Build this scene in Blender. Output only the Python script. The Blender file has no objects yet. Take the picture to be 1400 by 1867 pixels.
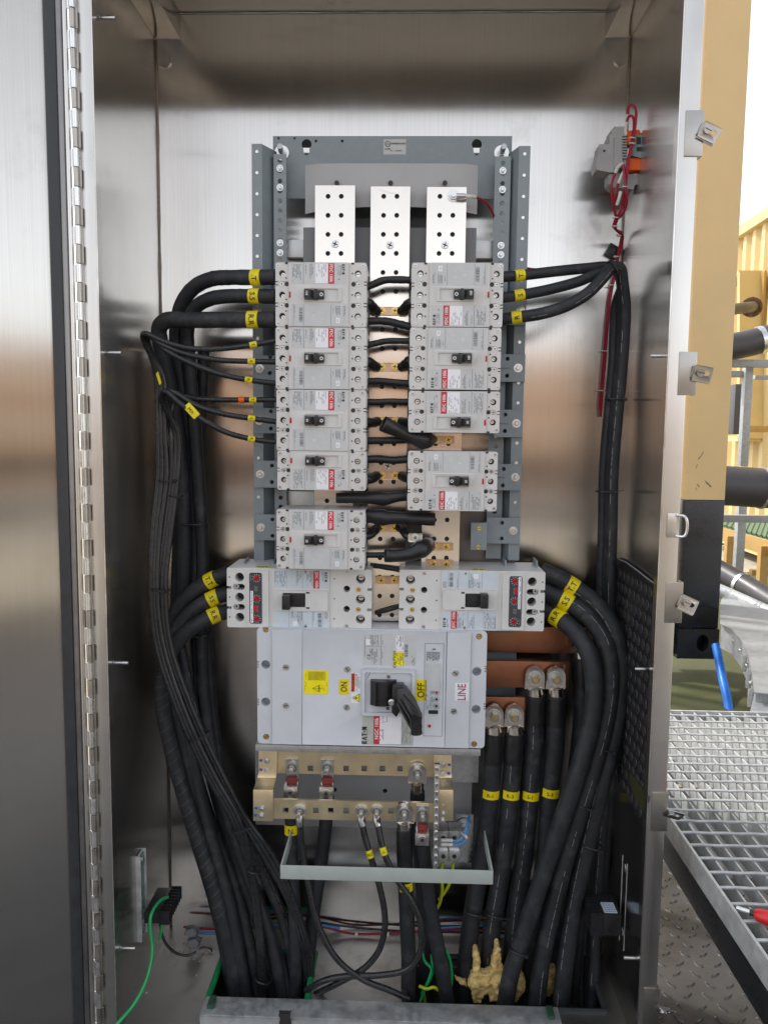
import bpy, bmesh, math, random
from mathutils import Vector, Matrix
from mathutils.geometry import tessellate_polygon
random.seed(7)
SC = bpy.context.scene
COL = SC.collection
R = math.radians
V = Vector

# ---------------------------------------------------------------- camera
FPX, CX, CY = 1410.0, 700.0, 933.5          # focal length / centre in photograph pixels
CAMZ = 1.12
YAW, PITCH, ROLL = 0.02799, 0.09801, 0.01074
cam_d = bpy.data.cameras.new('camera')
cam = bpy.data.objects.new('camera', cam_d)
COL.objects.link(cam)
SC.camera = cam
fw = V((-math.sin(YAW) * math.cos(PITCH), math.cos(YAW) * math.cos(PITCH), -math.sin(PITCH)))
rt = fw.cross(V((0, 0, 1))).normalized()
up = rt.cross(fw)
cr = rt * math.cos(ROLL) + up * math.sin(ROLL)
cu = -rt * math.sin(ROLL) + up * math.cos(ROLL)
m = Matrix((cr, cu, -fw)).transposed().to_4x4()
m.translation = V((0, 0, CAMZ))
cam.matrix_world = m
cam_d.sensor_fit = 'VERTICAL'
cam_d.sensor_height = 36.0
cam_d.lens = FPX / 1867.0 * 36.0
cam_d.clip_start = 0.02
cam_d.clip_end = 400.0

# ---------------------------------------------------------------- sky, sun, exposure
SUN_EL, SUN_ROT = R(52), R(300)
w = bpy.data.worlds.new('World')
SC.world = w
w.use_nodes = True
nt = w.node_tree
nt.nodes.clear()
sky = nt.nodes.new('ShaderNodeTexSky')
sky.sky_type = 'NISHITA'
sky.sun_disc = False
sky.sun_elevation = SUN_EL
sky.sun_rotation = SUN_ROT
sky.dust_density = 1.2
hs = nt.nodes.new('ShaderNodeHueSaturation')
hs.inputs['Saturation'].default_value = 0.2
bg = nt.nodes.new('ShaderNodeBackground')
bg.inputs['Strength'].default_value = 0.15
wo = nt.nodes.new('ShaderNodeOutputWorld')
tc = nt.nodes.new('ShaderNodeTexCoord')
nz = nt.nodes.new('ShaderNodeTexNoise')
nz.inputs['Scale'].default_value = 2.2
nz.inputs['Detail'].default_value = 5
mr = nt.nodes.new('ShaderNodeMapRange')
mr.inputs['From Min'].default_value = 0.35
mr.inputs['From Max'].default_value = 0.65
mr.inputs['To Min'].default_value = 0.9
mr.inputs['To Max'].default_value = 1.35
mx = nt.nodes.new('ShaderNodeMix')
mx.data_type = 'RGBA'
mx.blend_type = 'MULTIPLY'
mx.inputs['Factor'].default_value = 1.0
L = nt.links.new
L(tc.outputs['Generated'], nz.inputs['Vector'])
L(nz.outputs['Fac'], mr.inputs['Value'])
L(sky.outputs[0], hs.inputs['Color'])
L(hs.outputs[0], mx.inputs['A'])
L(mr.outputs[0], mx.inputs['B'])
L(mx.outputs['Result'], bg.inputs['Color'])
L(bg.outputs[0], wo.inputs['Surface'])
sd = bpy.data.lights.new('sun', 'SUN')
sd.energy = 2.2
sd.angle = R(4)
sd.color = (1.0, 0.95, 0.87)
sun = bpy.data.objects.new('sun', sd)
COL.objects.link(sun)
# sun_rotation is clockwise from +Y seen from above
sdir = V((math.sin(SUN_ROT) * math.cos(SUN_EL), math.cos(SUN_ROT) * math.cos(SUN_EL), math.sin(SUN_EL)))
sun.rotation_euler = sdir.to_track_quat('Z', 'Y').to_euler()
SC.view_settings.view_transform = 'Standard'
SC.view_settings.look = 'None'
SC.view_settings.exposure = 1.05
SC.view_settings.gamma = 1.0
SC.view_settings.use_curve_mapping = False
SC.cycles.max_bounces = 10
SC.cycles.glossy_bounces = 6
SC.cycles.sample_clamp_indirect = 6.0

# ---------------------------------------------------------------- pixel -> place
def ray(px, py):
    return fw + cr * ((px - CX) / FPX) - cu * ((py - CY) / FPX)
def P(px, py, Y):
    d = ray(px, py)
    p = d * (Y / d.y)
    return V((p.x, p.y, p.z + CAMZ))
def onx(px, py, X):
    d = ray(px, py)
    p = d * (X / d.x)
    return V((p.x, p.y, p.z + CAMZ))
def onz(px, py, z):
    d = ray(px, py)
    p = d * ((z - CAMZ) / d.z)
    return V((p.x, p.y, p.z + CAMZ))
def rect(x0, y0, x1, y1, Y):
    xm, ym = (x0 + x1) / 2, (y0 + y1) / 2
    return P(x0, ym, Y).x, P(x1, ym, Y).x, P(xm, y1, Y).z, P(xm, y0, Y).z     # X0, X1, Z0, Z1

# ---------------------------------------------------------------- materials
def rgb(h, k=1.0):
    c = [int(h[i:i + 2], 16) / 255 for i in (0, 2, 4)]
    return tuple((x / 12.92 if x <= .04045 else ((x + .055) / 1.055) ** 2.4) * k for x in c) + (1,)
def mat(name, col, rough=0.5, metal=0.0, var=0.12, scale=40.0, bump=0.0, bscale=300.0, aniso=0.0, tang=None,
        stretch=None, rvar=0.1, spots=None, coat=0.0, spec=0.5, grain=0):
    m = bpy.data.materials.new(name)
    m.use_nodes = True
    t = m.node_tree
    b = t.nodes['Principled BSDF']
    b.inputs['Metallic'].default_value = metal
    b.inputs['Specular IOR Level'].default_value = spec
    if coat:
        b.inputs['Coat Weight'].default_value = coat
        b.inputs['Coat Roughness'].default_value = 0.2
    geo = t.nodes.new('ShaderNodeNewGeometry')
    vec = geo.outputs['Position']
    if stretch:
        mp = t.nodes.new('ShaderNodeMapping')
        mp.inputs['Scale'].default_value = stretch
        t.links.new(vec, mp.inputs['Vector'])
        vec2 = mp.outputs[0]
    else:
        vec2 = vec
    n = t.nodes.new('ShaderNodeTexNoise')
    n.inputs['Scale'].default_value = scale
    n.inputs['Detail'].default_value = 6
    n.inputs['Roughness'].default_value = 0.6
    t.links.new(vec2, n.inputs['Vector'])
    r = t.nodes.new('ShaderNodeMapRange')
    r.inputs['From Min'].default_value = 0.3
    r.inputs['From Max'].default_value = 0.7
    r.inputs['To Min'].default_value = 1 - var
    r.inputs['To Max'].default_value = 1 + var
    t.links.new(n.outputs['Fac'], r.inputs['Value'])
    mxn = t.nodes.new('ShaderNodeMix')
    mxn.data_type = 'RGBA'
    mxn.blend_type = 'MULTIPLY'
    mxn.inputs['Factor'].default_value = 1
    mxn.inputs['A'].default_value = tuple(col[:3]) + (1,)
    t.links.new(r.outputs[0], mxn.inputs['B'])
    out = mxn.outputs['Result']
    if spots:
        scol, sc, thr, amt = spots
        n3 = t.nodes.new('ShaderNodeTexNoise')
        n3.inputs['Scale'].default_value = sc
        n3.inputs['Detail'].default_value = 8
        n3.inputs['Roughness'].default_value = 0.7
        t.links.new(vec, n3.inputs['Vector'])
        r3 = t.nodes.new('ShaderNodeMapRange')
        r3.inputs['From Min'].default_value = thr
        r3.inputs['From Max'].default_value = thr + .12
        r3.inputs['To Max'].default_value = amt
        t.links.new(n3.outputs['Fac'], r3.inputs['Value'])
        m2 = t.nodes.new('ShaderNodeMix')
        m2.data_type = 'RGBA'
        t.links.new(r3.outputs[0], m2.inputs['Factor'])
        t.links.new(out, m2.inputs['A'])
        m2.inputs['B'].default_value = tuple(scol[:3]) + (1,)
        out = m2.outputs['Result']
    if grain:                                   # upright brushing lines: fine streaks in tone and gloss
        mg = t.nodes.new('ShaderNodeMapping')
        mg.inputs['Scale'].default_value = (900, 900, 3.0)
        t.links.new(vec, mg.inputs['Vector'])
        ng = t.nodes.new('ShaderNodeTexNoise')
        ng.inputs['Scale'].default_value = 1.0
        ng.inputs['Detail'].default_value = 3
        t.links.new(mg.outputs[0], ng.inputs['Vector'])
        rg = t.nodes.new('ShaderNodeMapRange')
        rg.inputs['From Min'].default_value = .3
        rg.inputs['From Max'].default_value = .7
        rg.inputs['To Min'].default_value = .95
        rg.inputs['To Max'].default_value = 1.05
        t.links.new(ng.outputs['Fac'], rg.inputs['Value'])
        m3 = t.nodes.new('ShaderNodeMix')
        m3.data_type = 'RGBA'
        m3.blend_type = 'MULTIPLY'
        m3.inputs['Factor'].default_value = 1
        t.links.new(out, m3.inputs['A'])
        t.links.new(rg.outputs[0], m3.inputs['B'])
        out = m3.outputs['Result']
    t.links.new(out, b.inputs['Base Color'])
    rr = t.nodes.new('ShaderNodeMapRange')
    rr.inputs['From Min'].default_value = 0.3
    rr.inputs['From Max'].default_value = 0.7
    rr.inputs['To Min'].default_value = max(0.02, rough - rvar)
    rr.inputs['To Max'].default_value = min(1, rough + rvar)
    t.links.new(n.outputs['Fac'], rr.inputs['Value'])
    t.links.new(rr.outputs[0], b.inputs['Roughness'])
    if aniso:
        b.inputs['Anisotropic'].default_value = aniso
        cx = t.nodes.new('ShaderNodeCombineXYZ')
        for i in range(3):
            cx.inputs[i].default_value = tang[i]
        t.links.new(cx.outputs[0], b.inputs['Tangent'])
    if bump:
        n2 = t.nodes.new('ShaderNodeTexNoise')
        n2.inputs['Scale'].default_value = bscale
        n2.inputs['Detail'].default_value = 4
        t.links.new(vec2, n2.inputs['Vector'])
        bp = t.nodes.new('ShaderNodeBump')
        bp.inputs['Strength'].default_value = bump
        bp.inputs['Distance'].default_value = 0.002
        t.links.new(n2.outputs['Fac'], bp.inputs['Height'])
        t.links.new(bp.outputs[0], b.inputs['Normal'])
    return m
STEELC = (.63, .605, .58)
M = dict(
    steel_x=mat('brushed steel back', STEELC, .20, 1, .06, 3, aniso=.95, tang=(1, 0, 0), rvar=.05, bump=.10, bscale=3, stretch=(1, 1, .6), spots=((.42, .40, .37), 7, .58, .45), grain=1),
    steel_y=mat('brushed steel side', STEELC, .20, 1, .06, 3, aniso=.95, tang=(0, 1, 0), rvar=.05, bump=.10, bscale=3, stretch=(1, 1, .6), spots=((.42, .40, .37), 7, .58, .45), grain=1),
    galvd=mat('weathered galvanizing', (.33, .34, .35), .5, .3, .15, 40),
    clampm=mat('worn clamp steel', (.42, .41, .39), .3, 1, .05, 20, rvar=.03),
    steel_f=mat('mill steel floor', (.56, .54, .51), .38, 1, .1, 5, rvar=.08, spots=((.30, .27, .23), 7, .56, .6)),
    steel=mat('steel trim', (.66, .64, .61), .3, 1, .04, 12, rvar=.03),
    steel_d=mat('door steel', (.48, .465, .44), .20, 1, .05, 2.5, aniso=.95, tang=(-.77, -.64, 0), rvar=.04, bump=.12, bscale=2.5, grain=1, spots=((.40, .38, .35), 5, .56, .4)),
    zinc=mat('zinc plated steel', (.66, .67, .68), .3, 1, .12, 90, rvar=.1),
    galv=mat('galvanized steel', (.58, .60, .61), .5, .8, .18, 60, rvar=.12),
    gratem=mat('hot dip galvanizing', (.46, .47, .47), .5, .25, .2, 50, rvar=.1, spots=((.45, .25, .12), 18, .68, .7)),
    tin=mat('tin plated copper', (.72, .67, .62), .20, 1, .04, 9, aniso=.6, tang=(1, 0, 0), rvar=.05, spots=((.60, .50, .43), 9, .6, .3)),
    gold=mat('yellow passivated zinc', (.75, .55, .20), .3, 1, .15, 200),
    brassy=mat('pale yellow chromate bar', (.74, .63, .42), .36, .85, .1, 25, rvar=.08, spots=((.60, .48, .30), 30, .6, .4)),
    copper=mat('aged copper', (.34, .15, .085), .4, .9, .2, 14, rvar=.1, spots=((.27, .12, .07), 25, .57, .5), bump=.05, bscale=60),
    strap=mat('dull copper strap', (.62, .42, .30), .35, .9, .15, 60),
    alu=mat('aluminium', (.74, .74, .73), .33, 1, .1, 80),
    grey=mat('grey painted steel', rgb('8A949A'), .42, 0, .07, 60, bump=.05, bscale=900),
    greyl=mat('pale grey sheet', rgb('A9A9AB'), .5, 0, .05, 20),
    greyd=mat('mid grey sheet', rgb('7C7E82'), .5, 0, .05, 20),
    bail=mat('pale green grey paint', rgb('A9B2AE'), .4, 0, .05, 30),
    plast=mat('light grey breaker plastic', rgb('CCCAC9'), .42, 0, .05, 40, bump=.06, bscale=1800),
    plast2=mat('off white breaker plastic', rgb('D4D4D3'), .4, 0, .05, 30, bump=.05, bscale=1800),
    plast3=mat('pale blue grey breaker plastic', rgb('CBCFD6'), .38, 0, .045, 20, bump=.05, bscale=1500),
    lab=mat('grey print label', rgb('C2C4C6'), .5, 0, .04, 60),
    labb=mat('pale blue label', rgb('C6D0DA'), .45, 0, .04, 60),
    white=mat('white sticker', rgb('E8E8EE'), .45, 0, .03, 80),
    red=mat('red print', rgb('C42F39'), .45, 0, .06, 90),
    redp=mat('red plastic', rgb('B81225'), .35, 0, .06, 90),
    orange=mat('orange plastic', rgb('F0650F'), .4, 0, .06, 90),
    yellow=mat('yellow marker', rgb('E8D40A'), .45, 0, .08, 120),
    yellowp=mat('bright yellow sticker', rgb('F2E415'), .45, 0, .05, 90),
    ink=mat('black ink', (.02, .02, .022), .6, 0, .1, 90),
    inkg=mat('grey ink', (.13, .13, .14), .6, 0, .1, 90),
    inkr=mat('magenta ink', rgb('A3224E'), .6, 0, .1, 90),
    black=mat('black plastic', (.018, .018, .02), .35, 0, .15, 80, bump=.05, bscale=900),
    hole=mat('dark recess', (.03, .03, .032), .6, 0, .1, 80),
    cable=mat('black cable sheath', (.024, .026, .031), .55, 0, .3, 45, spec=.4, bump=.3, bscale=90, rvar=.12, spots=((.085, .085, .09), 26, .53, .45)),
    cable2=mat('black building wire', (.019, .020, .023), .30, 0, .2, 60, bump=.06, bscale=200, spots=((.06, .06, .065), 40, .6, .4)),
    sleeve=mat('black heat shrink', (.016, .016, .018), .38, 0, .2, 70, bump=.2, bscale=90),
    redw=mat('dark red wire', rgb('9C1233'), .4, 0, .1, 90),
    bluew=mat('light blue wire', rgb('4F93D2'), .4, 0, .1, 90),
    greenw=mat('green wire', rgb('1FA45E'), .4, 0, .1, 90),
    ygw=mat('yellow green wire', rgb('B9C51E'), .4, 0, .1, 90),
    greent=mat('green edge trim', rgb('118A50'), .45, 0, .1, 90),
    clipg=mat('dark green clip', rgb('2B4A3C'), .45, 0, .15, 90),
    foam=mat('expanding foam', rgb('D2B878'), .85, 0, .22, 70, bump=1.0, bscale=160, spots=((.36, .19, .06), 34, .50, .75)),
    rubber=mat('black rubber mat', (.016, .016, .018), .45, 0, .2, 40),
    rubber2=mat('worn rubber dimple', (.035, .035, .038), .5, 0, .2, 60),
    gasket=mat('gasket rubber', (.035, .037, .042), .5, 0, .2, 60),
    glass=mat('green tinted plate', (.20, .30, .28), .25, .4, .1, 30),
    sand=mat('sand yellow paint', rgb('C9AC7C'), .5, 0, .06, 4, bump=.05, bscale=200, spots=((.30, .24, .16), 12, .70, .4)),
    sandy=mat('yellow container paint', rgb('C9B27C'), .5, 0, .08, 3, spots=((.35, .22, .08), 6, .68, .5)),
    bpaint=mat('black gloss paint', (.012, .013, .017), .3, 0, .25, 10, bump=.1, bscale=60, spots=((.07, .07, .075), 25, .66, .5)),
    pipe=mat('dark grey pipe', (.045, .042, .046), .42, 0, .2, 9, spots=((.16, .13, .12), 8, .6, .4)),
    olive=mat('olive painted concrete', rgb('474A2B'), .7, 0, .2, 8, bump=.2, bscale=80, spots=((.05, .05, .03), 20, .62, .7)),
    concrete=mat('dark yard concrete', (.34, .30, .235), .8, 0, .18, 4, bump=.2, bscale=60, spots=((.16, .15, .14), 1.5, .55, .6)),
    blueh=mat('blue hose', rgb('1668C4'), .4, 0, .1, 40),
    greengr=mat('green grating', rgb('5F7A62'), .6, 0, .15, 30),
    lugm=mat('dull tinned lug', (.50, .49, .46), .36, 1, .12, 60, rvar=.06),
    yframe=mat('ochre frame', rgb('AD8B50'), .5, 0, .12, 10),
    tread=mat('tread plate steel', (.095, .092, .09), .3, .6, .28, 7, rvar=.12, bump=.1, bscale=60, spots=((.12, .115, .11), 5, .55, .6)),
    silver=mat('silver ink', (.30, .30, .31), .5, 0, .1, 90),
    tag=mat('white ferrule', rgb('D8D6CF'), .5, 0, .05, 90),
    redpen=mat('red pen plastic', rgb('D2222A'), .35, 0, .05, 50),
    wax=mat('torque seal red', rgb('7A2A22'), .6, 0, .3, 400, bump=.6, bscale=400),
    bluem=mat('blue torque mark', rgb('1E5FB4'), .5, 0, .1, 90),
    container2=mat('tan facing container', (.60, .41, .26), .5, 0, .1, 2, spots=((.30, .17, .08), 1.2, .6, .4)),
)

# ---------------------------------------------------------------- mesh building
TXT = {}
def text2d(s, bold=0.0):
    k = (s, bold)
    if k not in TXT:
        c = bpy.data.curves.new('t', 'FONT')
        c.body = s
        c.size = 1.0
        c.offset = bold
        c.resolution_u = 2
        c.align_x = 'CENTER'
        c.align_y = 'CENTER'
        o = bpy.data.objects.new('t', c)
        COL.objects.link(o)
        me = bpy.data.meshes.new_from_object(o.evaluated_get(bpy.context.evaluated_depsgraph_get()))
        vs = [(v.co.x, v.co.y) for v in me.vertices]
        me.calc_loop_triangles()
        fs = [tuple(t.vertices) for t in me.loop_triangles]
        bpy.data.objects.remove(o)
        bpy.data.curves.remove(c)
        bpy.data.meshes.remove(me)
        if vs:
            a0 = min(v[0] for v in vs); a1 = max(v[0] for v in vs)
            b0 = min(v[1] for v in vs); b1 = max(v[1] for v in vs)
            vs = [(v[0] - (a0 + a1) / 2, v[1] - (b0 + b1) / 2) for v in vs]
        TXT[k] = (vs, fs)
    return TXT[k]
def catmull(pts, n=7):
    if len(pts) < 3:
        return [V(p) for p in pts]
    p = [V(q) for q in pts]
    p = [p[0] * 2 - p[1]] + p + [p[-1] * 2 - p[-2]]
    out = []
    for i in range(1, len(p) - 2):
        # centripetal-ish: uniform with chord-length limited tangents
        a, b, c, d = p[i - 1], p[i], p[i + 1], p[i + 2]
        l1 = max((b - a).length, 1e-6) ** .5; l2 = max((c - b).length, 1e-6) ** .5; l3 = max((d - c).length, 1e-6) ** .5
        m1 = ((b - a) / l1 - (c - a) / (l1 + l2) + (c - b) / l2) * l2
        m2 = ((c - b) / l2 - (d - b) / (l2 + l3) + (d - c) / l3) * l2
        for k in range(n):
            t = k / n
            t2, t3 = t * t, t * t * t
            out.append(b * (2 * t3 - 3 * t2 + 1) + m1 * (t3 - 2 * t2 + t) + c * (-2 * t3 + 3 * t2) + m2 * (t3 - t2))
    out.append(p[-2].copy())
    return out
class B:
    def __init__(s):
        s.v, s.f, s.mi, s.m, s.x = [], [], [], 0, None
    def add(s, vs, fs):
        o = len(s.v)
        for q in vs:
            q = V(q)
            s.v.append(s.x @ q if s.x else q)
        for q in fs:
            s.f.append(tuple(i + o for i in q))
            s.mi.append(s.m)
        return s
    def box(s, x0, x1, y0, y1, z0, z1):
        vs = [(x, y, z) for x in (x0, x1) for y in (y0, y1) for z in (z0, z1)]
        return s.add(vs, [(0, 1, 3, 2), (4, 6, 7, 5), (0, 4, 5, 1), (2, 3, 7, 6), (0, 2, 6, 4), (1, 5, 7, 3)])
    def obox(s, c, ax, ay, az):                       # half-axis vectors
        c, ax, ay, az = V(c), V(ax), V(ay), V(az)
        vs = [c + ax * i + ay * j + az * k for i in (-1, 1) for j in (-1, 1) for k in (-1, 1)]
        return s.add(vs, [(0, 1, 3, 2), (4, 6, 7, 5), (0, 4, 5, 1), (2, 3, 7, 6), (0, 2, 6, 4), (1, 5, 7, 3)])
    def cyl(s, p0, p1, r0, r1=None, n=14, cap=True, a0=0.0):
        p0, p1 = V(p0), V(p1)
        r1 = r0 if r1 is None else r1
        t = (p1 - p0).normalized()
        u = t.orthogonal().normalized() if abs(t.y) < .99 else V((1, 0, 0))
        w_ = t.cross(u)
        vs = []
        for p, r in ((p0, r0), (p1, r1)):
            for i in range(n):
                a = a0 + 2 * math.pi * i / n
                vs.append(p + u * (math.cos(a) * r) + w_ * (math.sin(a) * r))
        fs = [(i, (i + 1) % n, n + (i + 1) % n, n + i) for i in range(n)]
        if cap:
            fs += [tuple(range(n - 1, -1, -1)), tuple(range(n, 2 * n))]
        return s.add(vs, fs)
    def tube(s, pts, r, n=12, cap=True, wob=0.0, seed=0):
        rnd = random.Random(seed)
        pts = [V(p) for p in pts]
        N = len(pts)
        tg = [((pts[min(i + 1, N - 1)] - pts[max(i - 1, 0)])).normalized() for i in range(N)]
        u = tg[0].orthogonal().normalized()
        vs = []
        for i in range(N):
            u = (u - tg[i] * u.dot(tg[i])).normalized()
            w_ = tg[i].cross(u)
            rr = (r[i] if isinstance(r, (list, tuple)) else r) * (1 + (rnd.uniform(-wob, wob) if wob else 0))
            for k in range(n):
                a = 2 * math.pi * k / n
                q = rr * (1 + (rnd.uniform(-wob, wob) * .5 if wob else 0))
                vs.append(pts[i] + u * (math.cos(a) * q) + w_ * (math.sin(a) * q))
        fs = []
        for i in range(N - 1):
            for k in range(n):
                k2 = (k + 1) % n
                fs.append((i * n + k, i * n + k2, (i + 1) * n + k2, (i + 1) * n + k))
        if cap:
            fs += [tuple(range(n - 1, -1, -1)), tuple((N - 1) * n + k for k in range(n))]
        return s.add(vs, fs)
    def plate(s, outer, holes, y0, y1, hd=None, floor=None, back=True, shallow=()):
        """outer, holes: (x, z) loops; front face at y0, back at y1; holes go hd deep and get a floor of material index `floor`"""
        loops = [outer] + list(holes)
        flat = [V((x, 0, z)) for lp in loops for x, z in lp]
        tri = tessellate_polygon([[V((x, z, 0)) for x, z in lp] for lp in loops])
        s.add([(q.x, y0, q.z) for q in flat], tri)
        if back and floor is None:
            s.add([(q.x, y1, q.z) for q in flat], [t[::-1] for t in tri])
        elif back:
            s.add([(x, y1, z) for x, z in outer], [tuple(range(len(outer)))])
        n = len(outer)
        s.add([(x, y0, z) for x, z in outer] + [(x, y1, z) for x, z in outer], [(i, (i + 1) % n, n + (i + 1) % n, n + i) for i in range(n)])
        hd = (y1 - y0) if hd is None else hd
        hd0, fl0 = hd, floor
        for hi_, lp in enumerate(holes):
            n = len(lp)
            mm = s.m
            hd, floor = (shallow[1], s.m) if shallow and hi_ in shallow[0] else (hd0, fl0)
            s.add([(x, y0, z) for x, z in lp] + [(x, y0 + hd, z) for x, z in lp], [(i, n + i, n + (i + 1) % n, (i + 1) % n) for i in range(n)])
            if floor is not None:
                s.m = floor
                s.add([(x, y0 + hd, z) for x, z in lp], [tuple(range(n))])
                s.m = mm
        return s
    def poly(s, pts, y0, y1):
        return s.plate(pts, [], y0, y1)
    def text(s, st, size, cx, cz, y, ang=0.0, bold=0.0, sx=1.0):
        vs, fs = text2d(st, bold)
        ca, sa = math.cos(ang), math.sin(ang)
        return s.add([(cx + (a * sx * ca - b * sa) * size, y, cz + (a * sx * sa + b * ca) * size) for a, b in vs], fs)
    def fine(s, x0, x1, z0, z1, y, pitch=1.9, wd=.75, seed=0, fill=.8, K=.001, vertical=True):
        """lines of small print: dashes of uneven length"""
        rnd = random.Random(seed)
        a0, a1, b0, b1 = (x0, x1, z0, z1) if vertical else (z0, z1, x0, x1)
        a = a0
        while a < a1 - wd * K:
            b = b1
            end = b0 + (b1 - b0) * rnd.uniform(0, .35)
            while b > end:
                ln = rnd.uniform(1.2, 5.5) * K
                e = max(b - ln, b0)
                if rnd.random() < fill:
                    q = [(a, b), (a + wd * K, b), (a + wd * K, e), (a, e)]
                    if not vertical:
                        q = [(j, i) for i, j in q]
                    s.add([(i, y, j) for i, j in q], [(0, 1, 2, 3)])
                b = e - rnd.uniform(.6, 1.2) * K
            a += pitch * K
        return s
    def build(s, name, mats, parent=None, bevel=0.0, seg=2, smooth=True, ang=40, lim=30):
        me = bpy.data.meshes.new(name)
        me.from_pydata([tuple(q) for q in s.v], [], s.f)
        if not isinstance(mats, (list, tuple)):
            mats = [mats]
        for q in mats:
            me.materials.append(M[q] if isinstance(q, str) else q)
        me.polygons.foreach_set('material_index', s.mi)
        bm = bmesh.new()
        bm.from_mesh(me)
        bmesh.ops.remove_doubles(bm, verts=bm.verts, dist=1e-6)
        if bevel:
            ed = [e for e in bm.edges if len(e.link_faces) == 2 and e.calc_face_angle(0) > R(lim)]
            bmesh.ops.bevel(bm, geom=ed, offset=bevel, segments=seg, affect='EDGES', clamp_overlap=True, profile=.6)
        bmesh.ops.recalc_face_normals(bm, faces=bm.faces)
        bm.to_mesh(me)
        bm.free()
        if smooth:
            me.polygons.foreach_set('use_smooth', [True] * len(me.polygons))
            me.set_sharp_from_angle(angle=R(ang))
        me.update()
        o = bpy.data.objects.new(name, me)
        COL.objects.link(o)
        if parent is not None:
            o.parent = parent
            if parent.get('_w'):
                o.location = -parent.location
        return o
def flat_text(parent, st, size, cx, cz, y, ang, matn, bold=0.0, sx=1.0, name='lettering'):
    b = B()
    b.text(st, size, cx, cz, y, ang, bold, sx)
    return b.build(name, matn, parent, smooth=False)
def tag(o, label, cat, group=None, kind=None):
    if label: o['label'] = label
    if cat: o['category'] = cat
    if group: o['group'] = group
    if kind: o['kind'] = kind
    return o
def thing(name, label, cat, loc=(0, 0, 0), group=None, world=True):
    o = bpy.data.objects.new(name, None)
    o.empty_display_size = .05
    COL.objects.link(o)
    o.location = loc
    if world: o['_w'] = 1
    return tag(o, label, cat, group)
def share(o, parent, loc=None, rot=None, scale=None):
    c = o.copy()
    COL.objects.link(c)
    c.parent = parent
    if loc is not None: c.location = loc
    if rot is not None: c.rotation_euler = rot
    if scale is not None: c.scale = scale
    return c
def copy_tree(o, parent=None):
    c = o.copy()
    COL.objects.link(c)
    c.parent = parent
    for ch in list(o.children):
        copy_tree(ch, c)
    return c
def rrect(x0, x1, z0, z1, r, n=4):
    out = []
    for cx, cz, a0 in ((x1 - r, z1 - r, 0), (x0 + r, z1 - r, 90), (x0 + r, z0 + r, 180), (x1 - r, z0 + r, 270)):
        for k in range(n + 1):
            a = R(a0 + 90 * k / n)
            out.append((cx + r * math.cos(a), cz + r * math.sin(a)))
    return out
def circ(cx, cz, r, n=14):
    return [(cx + r * math.cos(2 * math.pi * k / n), cz + r * math.sin(2 * math.pi * k / n)) for k in range(n)]
def stadium(x0, x1, cz, r, n=7):
    return [(x1 - r + r * math.cos(R(-90 + 180 * k / n)), cz + r * math.sin(R(-90 + 180 * k / n))) for k in range(n + 1)] + \
           [(x0 + r + r * math.cos(R(90 + 180 * k / n)), cz + r * math.sin(R(90 + 180 * k / n))) for k in range(n + 1)]
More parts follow.
